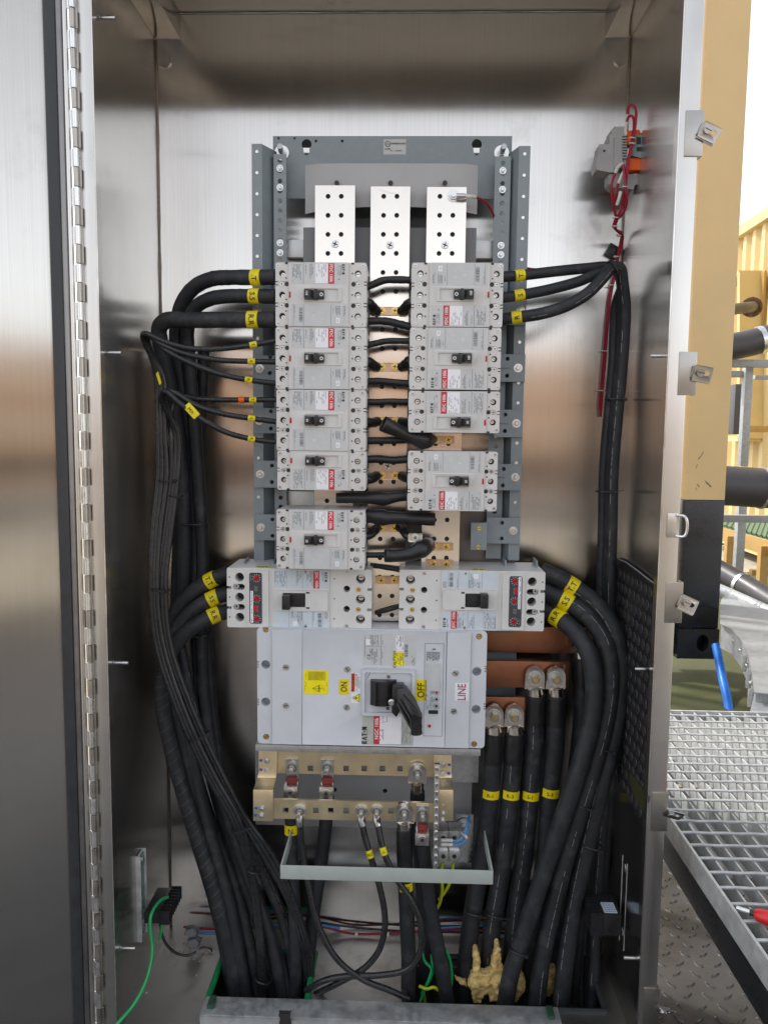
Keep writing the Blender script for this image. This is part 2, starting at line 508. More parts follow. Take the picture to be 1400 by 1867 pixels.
# little hardware meshes, made once and shared: origin on the surface, facing -Y
def hex_bolt(b, r=.005, h=.004, wr=None):
    if wr:
        b.cyl((0, 0, 0), (0, -.0012, 0), wr, n=18)
    b.cyl((0, -.0012, 0), (0, -h - .0012, 0), r, n=6)
    b.cyl((0, -h - .0012, 0), (0, -h - .0022, 0), r * .8, r * .6, n=10)
def phillips(b, r, h=.0012, slot=False):
    """two materials: 0 metal, 1 dark cross"""
    b.cyl((0, 0, 0), (0, -h, 0), r, r * .9, n=16)
    b.m = 1
    b.box(-r * .62, r * .62, -h - .0003, -h + .0002, -r * .12, r * .12)
    if not slot:
        b.box(-r * .12, r * .12, -h - .0004, -h + .0001, -r * .62, r * .62)
    b.m = 0
PROTO = {}
def hw(kind, parent, loc, name=None, ang=0.0, sc=1.0):
    """place a shared piece of hardware; loc is in the parent's space (world for world things)"""
    if kind not in PROTO:
        b = B()
        mats = 'zinc'
        if kind == 'bolt': hex_bolt(b, .0052, .004, .0078)
        elif kind == 'rivet': b.cyl((0, 0, 0), (0, -.0012, 0), .0036, .0028, n=12); mats = 'alu'
        elif kind == 'pscrew': phillips(b, .0042); mats = ('zinc', 'ink')
        elif kind == 'gscrew': b.cyl((0, 0, 0), (0, -.001, 0), .0082, n=18); b.x = Matrix.Translation((0, -.001, 0)); phillips(b, .0068, .003); b.x = None; mats = ('gold', 'ink')
        elif kind == 'slotscrew': phillips(b, .0062, .002, True); mats = ('zinc', 'ink')
        elif kind == 'brassscrew': phillips(b, .0045, .0016, True); mats = ('gold', 'ink')
        elif kind == 'bigbolt': b.cyl((0, 0, 0), (0, -.002, 0), .0150, n=24); b.m = 1; b.cyl((0, -.002, 0), (0, -.0042, 0), .0120, .0112, n=24); b.m = 2; b.cyl((0, -.0042, 0), (0, -.0115, 0), .0092, n=6); b.cyl((0, -.0115, 0), (0, -.0128, 0), .0080, .0066, n=12); b.m = 0; mats = ('galv', 'zinc', mat('dull yellow bolt', (.50, .42, .24), .4, .8, .15, 200))
        elif kind == 'stud': b.m = 1; b.cyl((0, 0, 0), (0, -.0015, 0), .0108, n=20); b.m = 2; b.cyl((0, -.0015, 0), (0, -.0025, 0), .0088, n=20); b.m = 0; b.cyl((0, -.0025, 0), (0, -.008, 0), .0072, n=6); b.m = 2; b.cyl((0, -.008, 0), (0, -.010, 0), .0050, n=12); b.m = 0; b.cyl((0, -.010, 0), (0, -.022, 0), .0044, n=12); mats = ('zinc', 'lugm', mat('zinc contact shade', (.22, .22, .21), .4, 1, .1, 60))  # dark rings paint contact shade round the stud's nut
        elif kind == 'hole': b.cyl((0, -.0003, 0), (0, .0002, 0), .0033, n=14); mats = 'hole'
        elif kind == 'allen': b.cyl((0, 0, 0), (0, -.0015, 0), .0075, n=20); b.m = 1; b.cyl((0, -.0012, 0), (0, -.0018, 0), .0035, n=6); b.m = 0; mats = ('alu', 'hole')
        PROTO[kind] = b.build(name or {'bolt': 'bolt', 'rivet': 'rivet'}.get(kind, 'screw'), mats, None)
        o = PROTO[kind]
        o.name = 'x'
        o.name = name or {'bolt': 'bolt', 'rivet': 'rivet', 'bigbolt': 'bolt', 'stud': 'stud', 'hole': 'bolt_hole'}.get(kind, 'screw')
        first = True
    else:
        o = PROTO[kind].copy()
        COL.objects.link(o)
        if name: o.name = name
    o.parent = parent
    l = V(loc)
    if parent is not None and parent.get('_w'):
        l = l - parent.location
    o.location = l
    o.rotation_euler = (0, ang, 0)
    o.scale = (sc, sc, sc)
    return o
# ================================================================ SETTING
YB, YF = 1.545, 1.2256
XL, XR = -.4887, .40997
ZF = CAMZ - 1.049                  # cabinet floor
ZT = P(700, 22, YB).z              # cabinet ceiling
def structure(name, b, mats, **k):
    o = b.build(name, mats, None, **k)
    o['kind'] = 'structure'
    return o
# tread plate deck beside and in front of the cabinet, concrete yard beyond
b = B(); b.box(-60, 60, -60, 60, -.06, -.012); structure('ground', b, 'concrete', smooth=False)
b = B(); b.box(-1.8, 1.9, -2.6, 2.35, -.008, 0); deck = structure('deck_floor', b, 'tread', smooth=False)
b = B()
rnd = random.Random(3)
i = 0
y = .55
while y < 2.2:
    x = .40 + (.022 if i % 2 else 0)
    j = 0
    while x < 1.15:
        a = R(35) if (i + j) % 2 else R(-55)
        a += rnd.uniform(-.04, .04)
        c, s_ = math.cos(a), math.sin(a)
        l, wd, h = .0140, .0036, .0032
        pts = []
        for k in range(8):
            t = 2 * math.pi * k / 8
            q = (math.cos(t) * l, math.sin(t) * wd)
            pts.append((x + q[0] * c - q[1] * s_, y + q[0] * s_ + q[1] * c, 0))
        top = [(x + (p[0] - x) * .72, y + (p[1] - y) * .6, h) for p in pts]
        b.add(pts + top, [(k, (k + 1) % 8, 8 + (k + 1) % 8, 8 + k) for k in range(8)] + [tuple(range(8, 16))])
        x += .040
        j += 1
    y += .032
    i += 1
o = b.build('raised_lug', 'tread', deck, ang=20); o['kind'] = 'stuff'
# olive painted concrete plinth under the containers
b = B(); b.box(.75, 6.0, 2.5, 6.5, -.01, .015); structure('yard_slab', b, 'olive', smooth=False)

b = B(); b.box(-9, 8, -7.9, -5.6, -.008, .0); structure('path', b, mat('pale concrete strip', (.36, .34, .31), .8, 0, .12, 3), smooth=False)
# ================================================================ CABINET
cab = thing('electrical_cabinet', 'open stainless steel enclosure with its hinged door swung to the left', 'cabinet', ((XL + XR) / 2, 1.4, ZF))
T = .0025
b = B(); b.box(XL, XR, YB, YB + T, ZF, ZT); b.build('back_panel', 'steel_x', cab, smooth=False)
b = B(); b.box(XL - T, XL, YF, YB + T, ZF - .07, ZT); b.build('side_panel', 'steel_y', cab, smooth=False)
b = B(); b.box(XR, XR + T, YF, YB + T, ZF - .07, ZT); b.build('side_panel', 'steel_y', cab, smooth=False)
b = B(); b.box(XL - T, XR + T, YF, YB + T, ZT, ZT + T); b.build('top_panel', 'steel_f', cab, smooth=False)
# floor with two cable cut-outs
hy0, hy1 = 1.335, 1.475
HL = (onz(390, 1790, ZF).x, onz(566, 1790, ZF).x)
HR = (onz(738, 1790, ZF).x, onz(1085, 1790, ZF).x)
xs = [XL, HL[0], HL[1], HR[0], HR[1], XR]
b = B()
b.box(XL, XR, YF, hy0, ZF - T, ZF); b.box(XL, XR, hy1, YB, ZF - T, ZF)
for k in (0, 2, 4):
    b.box(xs[k], xs[k + 1], hy0, hy1, ZF - T, ZF)
b.build('bottom_panel', 'steel_f', cab, smooth=False)
b = B(); b.box(XL, XR, YF, YF + T, ZF - .07, ZF - T - .001); b.box(XL, XR, YB - T, YB, ZF - .07, ZF - T - .001); b.build('plinth', 'steel_f', cab, smooth=False)
for h in (HL, HR):
    loop = [V((h[0], hy0, ZF)), V((h[0], hy1, ZF)), V((h[1], hy1, ZF)), V((h[1], hy0, ZF))]
    b = B()
    for k in range(4):
        p, q = loop[k], loop[(k + 1) % 4]
        b.tube([p, (p + q) / 2, q], .006, 8)
    b.build('edge_trim', 'greent' if h is HL else 'gasket', cab)
# front flanges
x0, x1, _, _ = rect(1246, 400, 1279, 500, YF)
RFX0, RFX1 = P(1238, 400, YF).x, P(1263, 400, YF).x
LFX0, LFX1 = P(149, 300, YF).x, P(166, 300, YF).x
b = B(); b.box(XR - .008, RFX1, YF - .004, YF, ZF - .07, ZT + T); b.box(RFX1 - .002, RFX1, YF, YF + .02, ZF - .07, ZT); b.build('front_flange', 'steel', cab, bevel=.0015)
b = B(); b.box(XR - .010, XR - .008, YF - .004, YF + .014, ZF, ZT - .03); b.build('flange_lip', 'steel_y', cab, smooth=False)
b = B(); b.box(LFX0, XL + .004, YF - .004, YF, ZF - .07, ZT + T); b.build('front_flange', 'steel', cab, bevel=.0012)
b = B(); b.box(XL + .004, XL + .006, YF - .004, YF + .014, ZF, ZT - .03); b.build('flange_lip', 'steel_y', cab, smooth=False)
b = B(); b.box(XL + .006, XR - .010, YF - .004, YF, ZT - .05, ZT + T); b.build('top_flange', 'steel_x', cab, smooth=False)
b = B(); b.box(XL + .006, XR - .010, YF - .004, YF, ZF - .07, ZF + .02); b.build('bottom_flange', 'steel_x', cab, smooth=False)
# corner channels under the roof
for sx, X in ((1, XL), (-1, XR)):
    b = B(); b.box(min(X, X + sx * .048), max(X, X + sx * .048), YF + .01, YB - .0005, ZT - .048, ZT - .0005); b.build('corner_channel', 'steel_y', cab, bevel=.001)
    # pressed mounting pad in the back corner
    cz = P(300, 92, YB).z
    b = B()
    xa, xb = (X + .004, X + .030) if sx > 0 else (X - .030, X - .004)
    b.poly(rrect(xa, xb, cz - .032, cz + .030, .012, 5), YB - .004, YB - .0003)
    b.build('mounting_pad', 'steel_x', cab, bevel=.003, seg=3)
    b = B(); rr_ = random.Random(4)
    pts = [V((X + sx * .0015, YB - .0015, ZF + (ZT - .05 - ZF) * k / 60)) for k in range(61)]
    b.tube(pts, [rr_.uniform(.0012, .0026) for _ in pts], 6); b.build('weld_seam', mat('weld bead %d' % sx, (.30, .25, .21), .5, .8, .35, 300), cab)
b = B(); b.tube([V((XL + (XR - XL) * k / 40, YB - .0015, ZT - .0015)) for k in range(41)], .0012, 6, wob=.4, seed=2); b.build('weld_seam', 'galv', cab)
# studs welded to the side walls
for px, py, X, s_ in ((176, 33, XL, 1), (188, 643, XL, 1), (202, 1208, XL, 1), (216, 1728, XL, 1), (1221, 649, XR, -1), (1190, 1220, XR, -1), (1169, 1747, XR, -1)):
    p = onx(px, py, X)
    b = B()
    b.cyl(p, p + V((s_ * .006, 0, 0)), .0045, n=10); b.cyl(p + V((s_ * .006, 0, 0)), p + V((s_ * .030, 0, 0)), .0030, n=10)
    b.build('weld_stud', 'zinc', cab)
# ---- door, swung open about the left front edge
hx = P(143, 300, YF).x
HX, HY = hx, YF - .006
dd = V((-.90, -.4359, 0)); dn = V((.4359, -.90, 0))         # along the door, its inner normal
M['steel_d'].node_tree.nodes['Combine XYZ'].inputs[0].default_value = dd.x
M['steel_d'].node_tree.nodes['Combine XYZ'].inputs[1].default_value = dd.y
door0 = V((HX, HY, 0))
def slab(b, a0, a1, n0, n1, z0, z1):
    c = door0 + dd * ((a0 + a1) / 2) + dn * ((n0 + n1) / 2) + V((0, 0, (z0 + z1) / 2))
    b.obox(c, dd * ((a1 - a0) / 2), dn * ((n1 - n0) / 2), V((0, 0, (z1 - z0) / 2)))
dz0, dz1 = ZF - .03, ZT + .03
b = B(); slab(b, .008, .82, -.022, -.020, dz0, dz1); door = b.build('door', 'steel_d', cab, smooth=False)
b = B(); slab(b, .006, .0145, -.020, -.004, dz0, dz1); b.build('return_edge', 'steel', door, bevel=.005, seg=4)
b = B(); slab(b, .015, .0235, -.0198, -.012, dz0, dz1); b.build('gasket_channel', mat('dull channel', (.30, .29, .29), .4, .9, .15, 30), door, bevel=.002)
b = B(); slab(b, .024, .041, -.0198, -.008, dz0 + .01, dz1 - .01); b.build('gasket', 'gasket', door, bevel=.004)
# ---- continuous hinge
b = B(); b.box(HX - .006, LFX0 - .0006, YF - .003, YF - .001, dz0, dz1); hinge = b.build('hinge', 'steel', cab, bevel=.0005)
pin = V((HX + .001, YF - .010, 0))
per = .0575
kA = B(); kA.cyl((0, 0, .0008), (0, 0, per * .5 - .0008), .0044, n=14); kA.box(-.0085, -.003, .0015, .0035, .001, per * .5 - .001)
kB = B(); kB.cyl((0, 0, .0008), (0, 0, per * .5 - .0008), .0042, n=14); kB.box(.002, .0072, .0015, .0035, .001, per * .5 - .001)
pa = pb = None
k = 0
z = ZT + .01
while z > ZF - .05:
    if pa is None:
        pa = kA.build('hinge_knuckle', 'alu', hinge); pb = kB.build('hinge_knuckle', mat('dull hinge steel', (.42, .40, .37), .38, 1, .15, 60), hinge)
        oa, ob = pa, pb
    else:
        oa, ob = share(pa, hinge), share(pb, hinge)
    oa.location = pin + V((0, 0, z)); ob.location = pin + V((0, 0, z - per / 2))
    z -= per
# ---- door clamps on the right flange
def clamp(px, py, turn, tip):
    p = P(px, py, YF - .006)
    b = B()
    b.box(p.x - .016, p.x + .009, p.y, p.y + .002, p.z - .032, p.z + .034)
    b.box(p.x + .009, p.x + .011, p.y, p.y + .02, p.z - .032, p.z + .034)
    c = b.build('clamp_bracket', 'clampm', cab, bevel=.0008)
    b = B()
    mtx = Matrix.Translation(p + V((.017, -.007, 0))) @ Matrix.Rotation(R(turn), 4, 'Y') @ Matrix.Rotation(R(tip), 4, 'X') @ Matrix.Scale(.70, 4)
    b.x = mtx
    b.plate(rrect(-.019, .021, -.017, .017, .003), [stadium(.001, .015, .002, .0052)], 0, .0025)
    b.box(-.019, .021, .0025, .013, -.0195, -.0168)
    b.box(-.021, -.018, .0025, .009, -.012, .014)
    b.build('clamp_claw', 'clampm', c, bevel=.0008)
    b = B(); b.x = mtx; b.cyl((-.005, .004, .002), (-.005, -.006, .002), .0088, n=20); b.m = 1; b.box(-.0125, .0025, -.0064, -.0058, .0012, .0028)
    b.build('screw', ('clampm', 'hole'), c)
clamp(1268, 244, 26, 8)
clamp(1256, 682, 10, 10)
clamp(1231, 1100, 24, -6)
clamp(1205, 1482, 14, 40)
clamp(1190, 1838, 12, 45)
p = P(1232, 958, YF - .006)
b = B(); b.box(p.x - .014, p.x + .002, p.y - .001, p.y + .001, p.z - .019, p.z + .019)
pl = b.build('padlock_hasp', 'steel', cab, bevel=.0006)
b = B(); b.tube(catmull([p + V((0, -.002, .016)), p + V((.009, -.010, .015)), p + V((.012, -.012, .008)), p + V((.012, -.012, -.010)), p + V((.009, -.010, -.016)), p + V((0, -.002, -.016))], 5), .0022, 8)
b.build('hasp_loop', 'zinc', pl)
# ---- sill strip in front of the cable cut-outs
Xa, Xb = P(372, 1840, 1.30).x, P(1020, 1840, 1.30).x
zs = P(700, 1826, 1.318).z
b = B(); b.box(Xa, Xb, 1.272, 1.318, zs - .004, zs); b.box(Xa, Xb, 1.272, 1.275, zs - .03, zs - .004)
sill = b.build('sill_strip', 'galv', cab, bevel=.0012)
for px in (387, 1003):
    q = P(px, 1836, 1.30)
    b = B(); b.box(q.x - .006, q.x + .006, 1.285, 1.312, zs, zs + .008); b.build('edge_clip', 'clipg', sill, bevel=.002)
q = P(520, 1855, 1.268)
b = B(); b.poly([(q.x - .010, q.z - .012), (q.x + .010, q.z - .012), (q.x + .007, q.z), (q.x + .010, q.z + .010), (q.x - .010, q.z + .010), (q.x - .007, q.z)], 1.262, 1.271); b.build('latch_clip', 'hole', sill, bevel=.001)

# ================================================================ PANELBOARD FRAME
pan = thing('panelboard_frame', 'grey painted chassis with three tall plated busbars bolted to the cabinet back', 'panelboard', (P(705, 1000, 1.47).x, 1.47, P(705, 1030, 1.47).z))
Yt = 1.478
X0, X1, Z0, Z1 = rect(498, 248, 932, 362, Yt)
def keyhole(px, py):
    c = P(px, py, Yt)
    r1, r2 = .0092, .0052
    out = [(c.x + r1 * math.cos(R(a)), c.z + r1 * math.sin(R(a))) for a in range(-55, 236, 20)]
    out += [(c.x + r2 * math.cos(R(a)), c.z - .014 + r2 * math.sin(R(a))) for a in range(180, 361, 20)]
    return out
def hol(px, py, r, Y, n=12):
    c = P(px, py, Y)
    return circ(c.x, c.z, r, n)
b = B()
b.plate([(X0, Z0), (X1, Z0), (X1, Z1), (X0, Z1)], [keyhole(559, 263), keyhole(869, 263), hol(508, 252, .0024, Yt), hol(537, 252, .0022, Yt), hol(576, 257, .0026, Yt), hol(624, 257, .0026, Yt)], Yt, Yt + .003)
b.box(X0, X1, Yt + .003, Yt + .05, Z1 - .003, Z1)
tp = b.build('top_plate', 'grey', pan, ang=20)
X0, X1, Z0, Z1 = rect(699, 254, 740, 282, Yt)
b = B(); b.box(X0, X1, Yt - .0006, Yt - .0001, Z0, Z1); st = b.build('listing_label', 'lab', pan, smooth=False)
b = B()
c = P(707, 263, Yt); b.plate(circ(c.x, c.z, .0052, 18), [circ(c.x, c.z, .0043, 18)], Yt - .0011, Yt - .0007)
b.text('UL', .006, c.x, c.z, Yt - .0011); b.text('LISTED', .0034, c.x, P(707, 272, Yt).z, Yt - .0011, bold=.02)
q = P(726, 262, Yt); b.text('PANELBOARD', .0042, q.x, q.z, Yt - .0011, bold=.02)
q = P(722, 275, Yt); b.text('No.  L-383800', .0036, q.x, q.z, Yt - .0011)
b.build('lettering', 'ink', st, smooth=False)
for px in (510, 917):
    q = P(px, 270, 1.452)
    b = B(); b.cyl((q.x, Yt - .0005, q.z), (q.x, Yt - .003, q.z), .0135, n=24); b.cyl((q.x, Yt - .003, q.z), (q.x, Yt - .010, q.z), .0075, n=6)
    b.m = 1; b.cyl((q.x, Yt - .010, q.z), (q.x + .001, Yt - .030, q.z + .002), .0050, n=12); b.m = 0
    b.build('mounting_nut', ('zinc', 'galv'), pan)
# side rails: outer flange, sloping web, inner strip with holes
def pair(xt, xb, Y, yt, yb):
    return P(xt, yt, Y).x, P(xb, yb, Y).x
def rail(ox0, ox1, ix0, ix1, y0, y1, Yo=1.435, Yi=1.452):
    """pixel columns at the top; real rail is vertical"""
    zt, zb = P(ox0, y0, Yo).z, P(ox0, y1, Yo).z
    a0, a1 = P(ox0, y0, Yo).x, P(ox1, y0, Yo).x
    c0, c1 = P(ix0, y0, Yi).x, P(ix1, y0, Yi).x
    lo, hi = min(a0, a1), max(a0, a1)
    b = B()
    b.box(lo, hi, Yo, Yo + .0025, zb, zt)
    edge = hi if c0 > lo else lo
    inner = c0 if c0 > lo else c1
    n = [(edge, Yo + .0025), (inner, Yi + .0165)]
    sgn = 1 if inner > edge else -1
    vs = []
    for z in (zb, zt):
        vs += [(edge - sgn * .0025, Yo + .0025, z), (edge, Yo + .0025, z), (inner + sgn * .0025, Yi + .024, z), (inner, Yi + .0264, z)]
    b.add(vs, [(0, 1, 2, 3), (7, 6, 5, 4), (0, 4, 5, 1), (1, 5, 6, 2), (2, 6, 7, 3), (3, 7, 4, 0)])
    zt2 = zt - .012
    hs_ = []
    z = zt2 - .012
    k = 0
    while z > zb + .02:
        hs_.append(circ((c0 + c1) / 2, z, .0042, 12)); z -= .0175; k += 1
    b.plate([(c0, zb), (c1, zb), (c1, zt2), (c0, zt2)], hs_, Yi, Yi + .0025)
    b.box(c0 if sgn > 0 else c1 - .0025, c0 + .0025 if sgn > 0 else c1, Yi + .0025, Yi + .026, zb, zt2)
    o = b.build('side_rail', 'grey', pan, ang=20)
    xm = (lo + hi) / 2
    z = zt - .014
    while z > zb + .03:
        hw('rivet', o, (xm, Yo, z)); z -= .0365
    return o, (c0 + c1) / 2, Yi, zt2
ra, rax, rY, rzt = rail(459, 478, 499, 522, 262, 1028)
rb, rbx, _, _ = rail(967, 946, 903, 932, 266, 1022)
for xx, ys in ((rax, (307, 342, 443, 461)), (rbx, (311, 345, 446, 463))):
    for yy in ys:
        hw('bolt', pan, (xx, rY, P(508, yy, rY).z), sc=.8)
# feet of the rails
for px0, px1 in ((444, 500), (920, 980)):
    X0, X1, Z0, Z1 = rect(px0, 1022, px1, 1042, 1.40)
    b = B(); b.box(X0, X1, 1.40, 1.44, Z0, Z0 + .003); b.box(X0, X0 + .003, 1.40, 1.44, Z0, Z1); b.box(X1 - .003, X1, 1.40, 1.44, Z0, Z1); b.build('rail_foot', 'grey', pan, bevel=.001)
# insulating sheets
Yi = 1.418
X0, X1, Z0, Z1 = rect(554, 293, 872, 389, Yi)
b = B(); vs = []; fs = []
for k in range(13):
    t = k / 12
    dz = .0065 * (1 - (2 * t - 1) ** 2)
    for yy in (Yi + .02 - .02 * (1 - (2 * t - 1) ** 2) ** .5 * 1, Yi + .022 - .02 * (1 - (2 * t - 1) ** 2) ** .5):
        vs += [(X0 + (X1 - X0) * t, yy, Z0 + .004 + dz * 1.2), (X0 + (X1 - X0) * t, yy, Z1 - .001 - dz * .55)]
for k in range(12):
    a = k * 4
    fs += [(a, a + 1, a + 5, a + 4), (a + 2, a + 3, a + 7, a + 6), (a, a + 4, a + 6, a + 2), (a + 1, a + 5, a + 7, a + 3)]
b.add(vs, fs)
sh = b.build('insulating_sheet', 'greyl', pan)
for px in (614, 712, 811):
    q = P(px, 334, Yi); b = B(); b.cyl((q.x, Yi - .0022, q.z), (q.x, Yi + .0, q.z), .0042, n=14); b.build('bolt_hole', 'hole', sh)
X0, X1, Z0, Z1 = rect(553, 415, 868, 470, Yi + .01); Z0 = P(700, 1128, Yi + .01).z
b = B(); b.box(X0, X1, Yi + .010, Yi + .012, P(700, 500, Yi).z, Z1); b.build('insulating_sheet', 'greyd', pan, smooth=False)
for y0, y1 in ((438, 470), (898, 930)):
    X0, X1, Z0, Z1 = rect(524, y0, 905, y1, 1.462)
    b = B(); b.box(X0, X1, 1.462, 1.466, Z0, Z1); b.box(X0, X1, 1.466, 1.49, Z1 - .002, Z1); b.box(X0, X1, 1.466, 1.49, Z0, Z0 + .002); b.build('cross_rail', 'galv', pan, bevel=.0008)
# busbars with rows of paired holes
YBUS = 1.398
def busbar(xa, xb, yt, yb_, hx_, rows):
    ym = (yt + 480) / 2
    X0, X1 = P(xa, ym, YBUS).x, P(xb, ym, YBUS).x
    Z1, Z0 = P((xa + xb) / 2, yt, YBUS).z, P((xa + xb) / 2, yb_, YBUS).z
    hs_ = []
    for yy in rows:
        if yt < yy < yb_ - 5:
            for h in hx_:
                z = P(h, yy, YBUS).z
                hs_.append(circ(P(h, ym, YBUS).x, z, .0043, 12))
    b = B(); b.m = 0
    b.plate([(X0, Z0), (X1, Z0), (X1, Z1), (X0, Z1)], hs_, YBUS, YBUS + .0095, hd=.006, floor=1)
    o = b.build('busbar', ('tin', 'hole'), pan, ang=20)
    return o
rows = [358 + 34.7 * k for k in range(23)]
bl = busbar(574.5, 647, 338, 926, (598, 622), rows)
bc = busbar(675.5, 747, 340, 1132, (699, 723), [r_ + 0 for r_ in rows])
br = busbar(777.5, 849, 341, 1035, (801, 825), rows)
for o, px, py in ((bl, 611, 445), (bc, 711, 447), (br, 811, 447), (bc, 707, 850)):
    q = P(px, py, YBUS)
    b = B(); b.cyl((q.x, YBUS, q.z), (q.x, YBUS - .0015, q.z), .0068, .006, n=20); b.m = 1
    b.x = Matrix.Translation((q.x, YBUS - .0015, q.z)) @ Matrix.Rotation(.4, 4, 'Y')
    b.box(-.0045, .0045, -.0005, .0003, -.0009, .0009); b.box(-.0009, .0009, -.0006, .0003, -.0045, .0045)
    b.build('screw', ('zinc', 'ink'), o)
q = P(826, 357, YBUS)
b = B(); b.x = Matrix.Translation((q.x, YBUS, q.z)); b.cyl((0, 0, 0), (0, -.0015, 0), .0105, n=20); b.cyl((0, -.0015, 0), (0, -.006, 0), .0075, n=6); b.cyl((0, -.006, 0), (0, -.010, 0), .0045, n=12); b.build('bolt', 'zinc', br)
# bolt-on connection straps with two gold screws
def strap(x0, x1, yc, xs_, h=15, dy=0.0):
    Ys = YBUS - .0042
    X0, X1, Z0, Z1 = rect(x0, yc - h / 2, x1, yc + h / 2, Ys)
    b = B(); b.poly(rrect(X0, X1, Z0, Z1, .002, 3), Ys, YBUS - .0004); o = b.build('connection_strap', 'strap', pan, bevel=.0008)
    for px in xs_:
        q = P(px, yc, Ys)
        hw('gscrew', o, (q.x, Ys, q.z), ang=random.uniform(0, 1.5), sc=.86)
for yc in (567, 669, 768, 867, 963, 1058):
    x0 = 681 if yc < 900 else 683
    strap(x0, x0 + 57, yc, (x0 + 15, x0 + 39) if yc < 900 else (x0 + 12, x0 + 36))
strap(779, 828, 802, (794, 817)); strap(776, 826, 997, (790, 813)); strap(776, 826, 1028, (790, 813))
# mounting brackets with bolts, right and left
def bracket(x0, y0, x1, y1, bx, holes, Y=1.428, mark=None):
    X0, X1, Z0, Z1 = rect(x0, y0, x1, y1, Y)
    b = B()
    b.plate([(X0, Z0), (X1, Z0), (X1, Z1), (X0, Z1)], [circ(P(hx_, hy_, Y).x, P(hx_, hy_, Y).z, .0038, 12) for hx_, hy_ in holes], Y, Y + .0025)
    b.box(X1 - .0022, X1, Y + .0025, Y + .012, Z0, Z1) if bx > (x0 + x1) / 2 else b.box(X0, X0 + .0022, Y + .0025, Y + .012, Z0, Z1)
    o = b.build('mounting_bracket', 'grey', pan, ang=20)
    q = P(bx, (y0 + y1) / 2, Y)
    hw('bolt', o, (q.x, Y, q.z))
    if mark:
        b = B(); q = P(mark, (y0 + y1) / 2, Y); b.fine(q.x - .010, q.x + .008, q.z - .0016, q.z + .0016, Y - .0004, 1.4, .8, 3, vertical=False); b.build('stamped_print', 'inkg', o, smooth=False)
for a in ((905, 646, 957, 696, 944, ((925, 654), (924, 685)), 1.428, 921), (900, 747, 952, 797, 941, ((921, 756), (920, 786)), 1.428, 918),
          (896, 846, 950, 894, 939, ((918, 855), (916, 885)), 1.428, 912), (887, 944, 948, 991, 935, ((915, 953), (914, 982)), 1.428, None),
          (908, 540, 958, 592, 949, (), 1.428, None),
          (464, 648, 508, 696, 474, ((493, 651), (492, 680)), 1.428, None), (463, 744, 508, 790, 473, ((494, 750), (494, 781)), 1.428, None),
          (464, 840, 512, 889, 475, ((496, 849), (496, 879)), 1.428, None), (466, 938, 512, 985, 476, ((497, 947), (497, 977)), 1.428, None),
          (460, 540, 508, 590, 470, (), 1.428, None)):
    bracket(*a)
X0, X1, Z0, Z1 = rect(858, 953, 887, 1003, 1.41)
b = B(); b.box(X0, X1, 1.41, 1.4125, Z0, Z1); b.box(X1 - .0025, X1, 1.4125, 1.43, Z0, Z1); o = b.build('mounting_bracket', 'grey', pan, bevel=.0006)
for px, py in ((873, 963), (871, 997)):
    q = P(px, py, 1.41); hw('brassscrew', o, (q.x, 1.41, q.z))
# dark pan behind the lower breakers, base plates behind the neutral bars
X0, X1, Z0, Z1 = rect(470, 905, 940, 1150, 1.47); b = B(); b.box(X0, X1, 1.47, 1.473, Z0, Z1); b.build('pan_plate', mat('dark pan steel', (.20, .19, .18), .4, .8, .2, 10), pan, smooth=False)
X0, X1, Z0, Z1 = rect(466, 1364, 860, 1514, 1.50)
Z0 = P(660, 1508, 1.50).z
b = B(); b.plate([(X0, Z0), (X1, Z0), (X1, Z1), (X0, Z1)], [hol(702, 1442, .0048, 1.50), hol(610, 1440, .0048, 1.50)], 1.50, 1.503); b.build('base_plate', 'greyl', pan, ang=20)
X0, X1, Z0, Z1 = rect(800, 1362, 872, 1426, 1.47); b = B(); b.box(X0, X1, 1.47, 1.473, Z0, Z1); b.build('zinc_plate', 'galv', pan, smooth=False)
X0, X1, Z0, Z1 = rect(806, 1485, 862, 1572, 1.455); b = B(); b.box(X0, X1, 1.455, 1.458, Z0, Z1); b.build('zinc_plate', 'zinc', pan, smooth=False)
X0, X1, Z0, Z1 = rect(466, 1362, 876, 1374, 1.40); b = B(); b.box(X0, X1, 1.40, 1.45, Z0, Z1); b.build('shelf_strip', 'galv', pan, bevel=.001)
X0, X1, Z0, Z1 = rect(884, 1140, 940, 1330, 1.505); b = B(); b.box(X0, X1, 1.505, 1.508, Z0, Z1); b.build('support_plate', 'grey', pan, smooth=False)
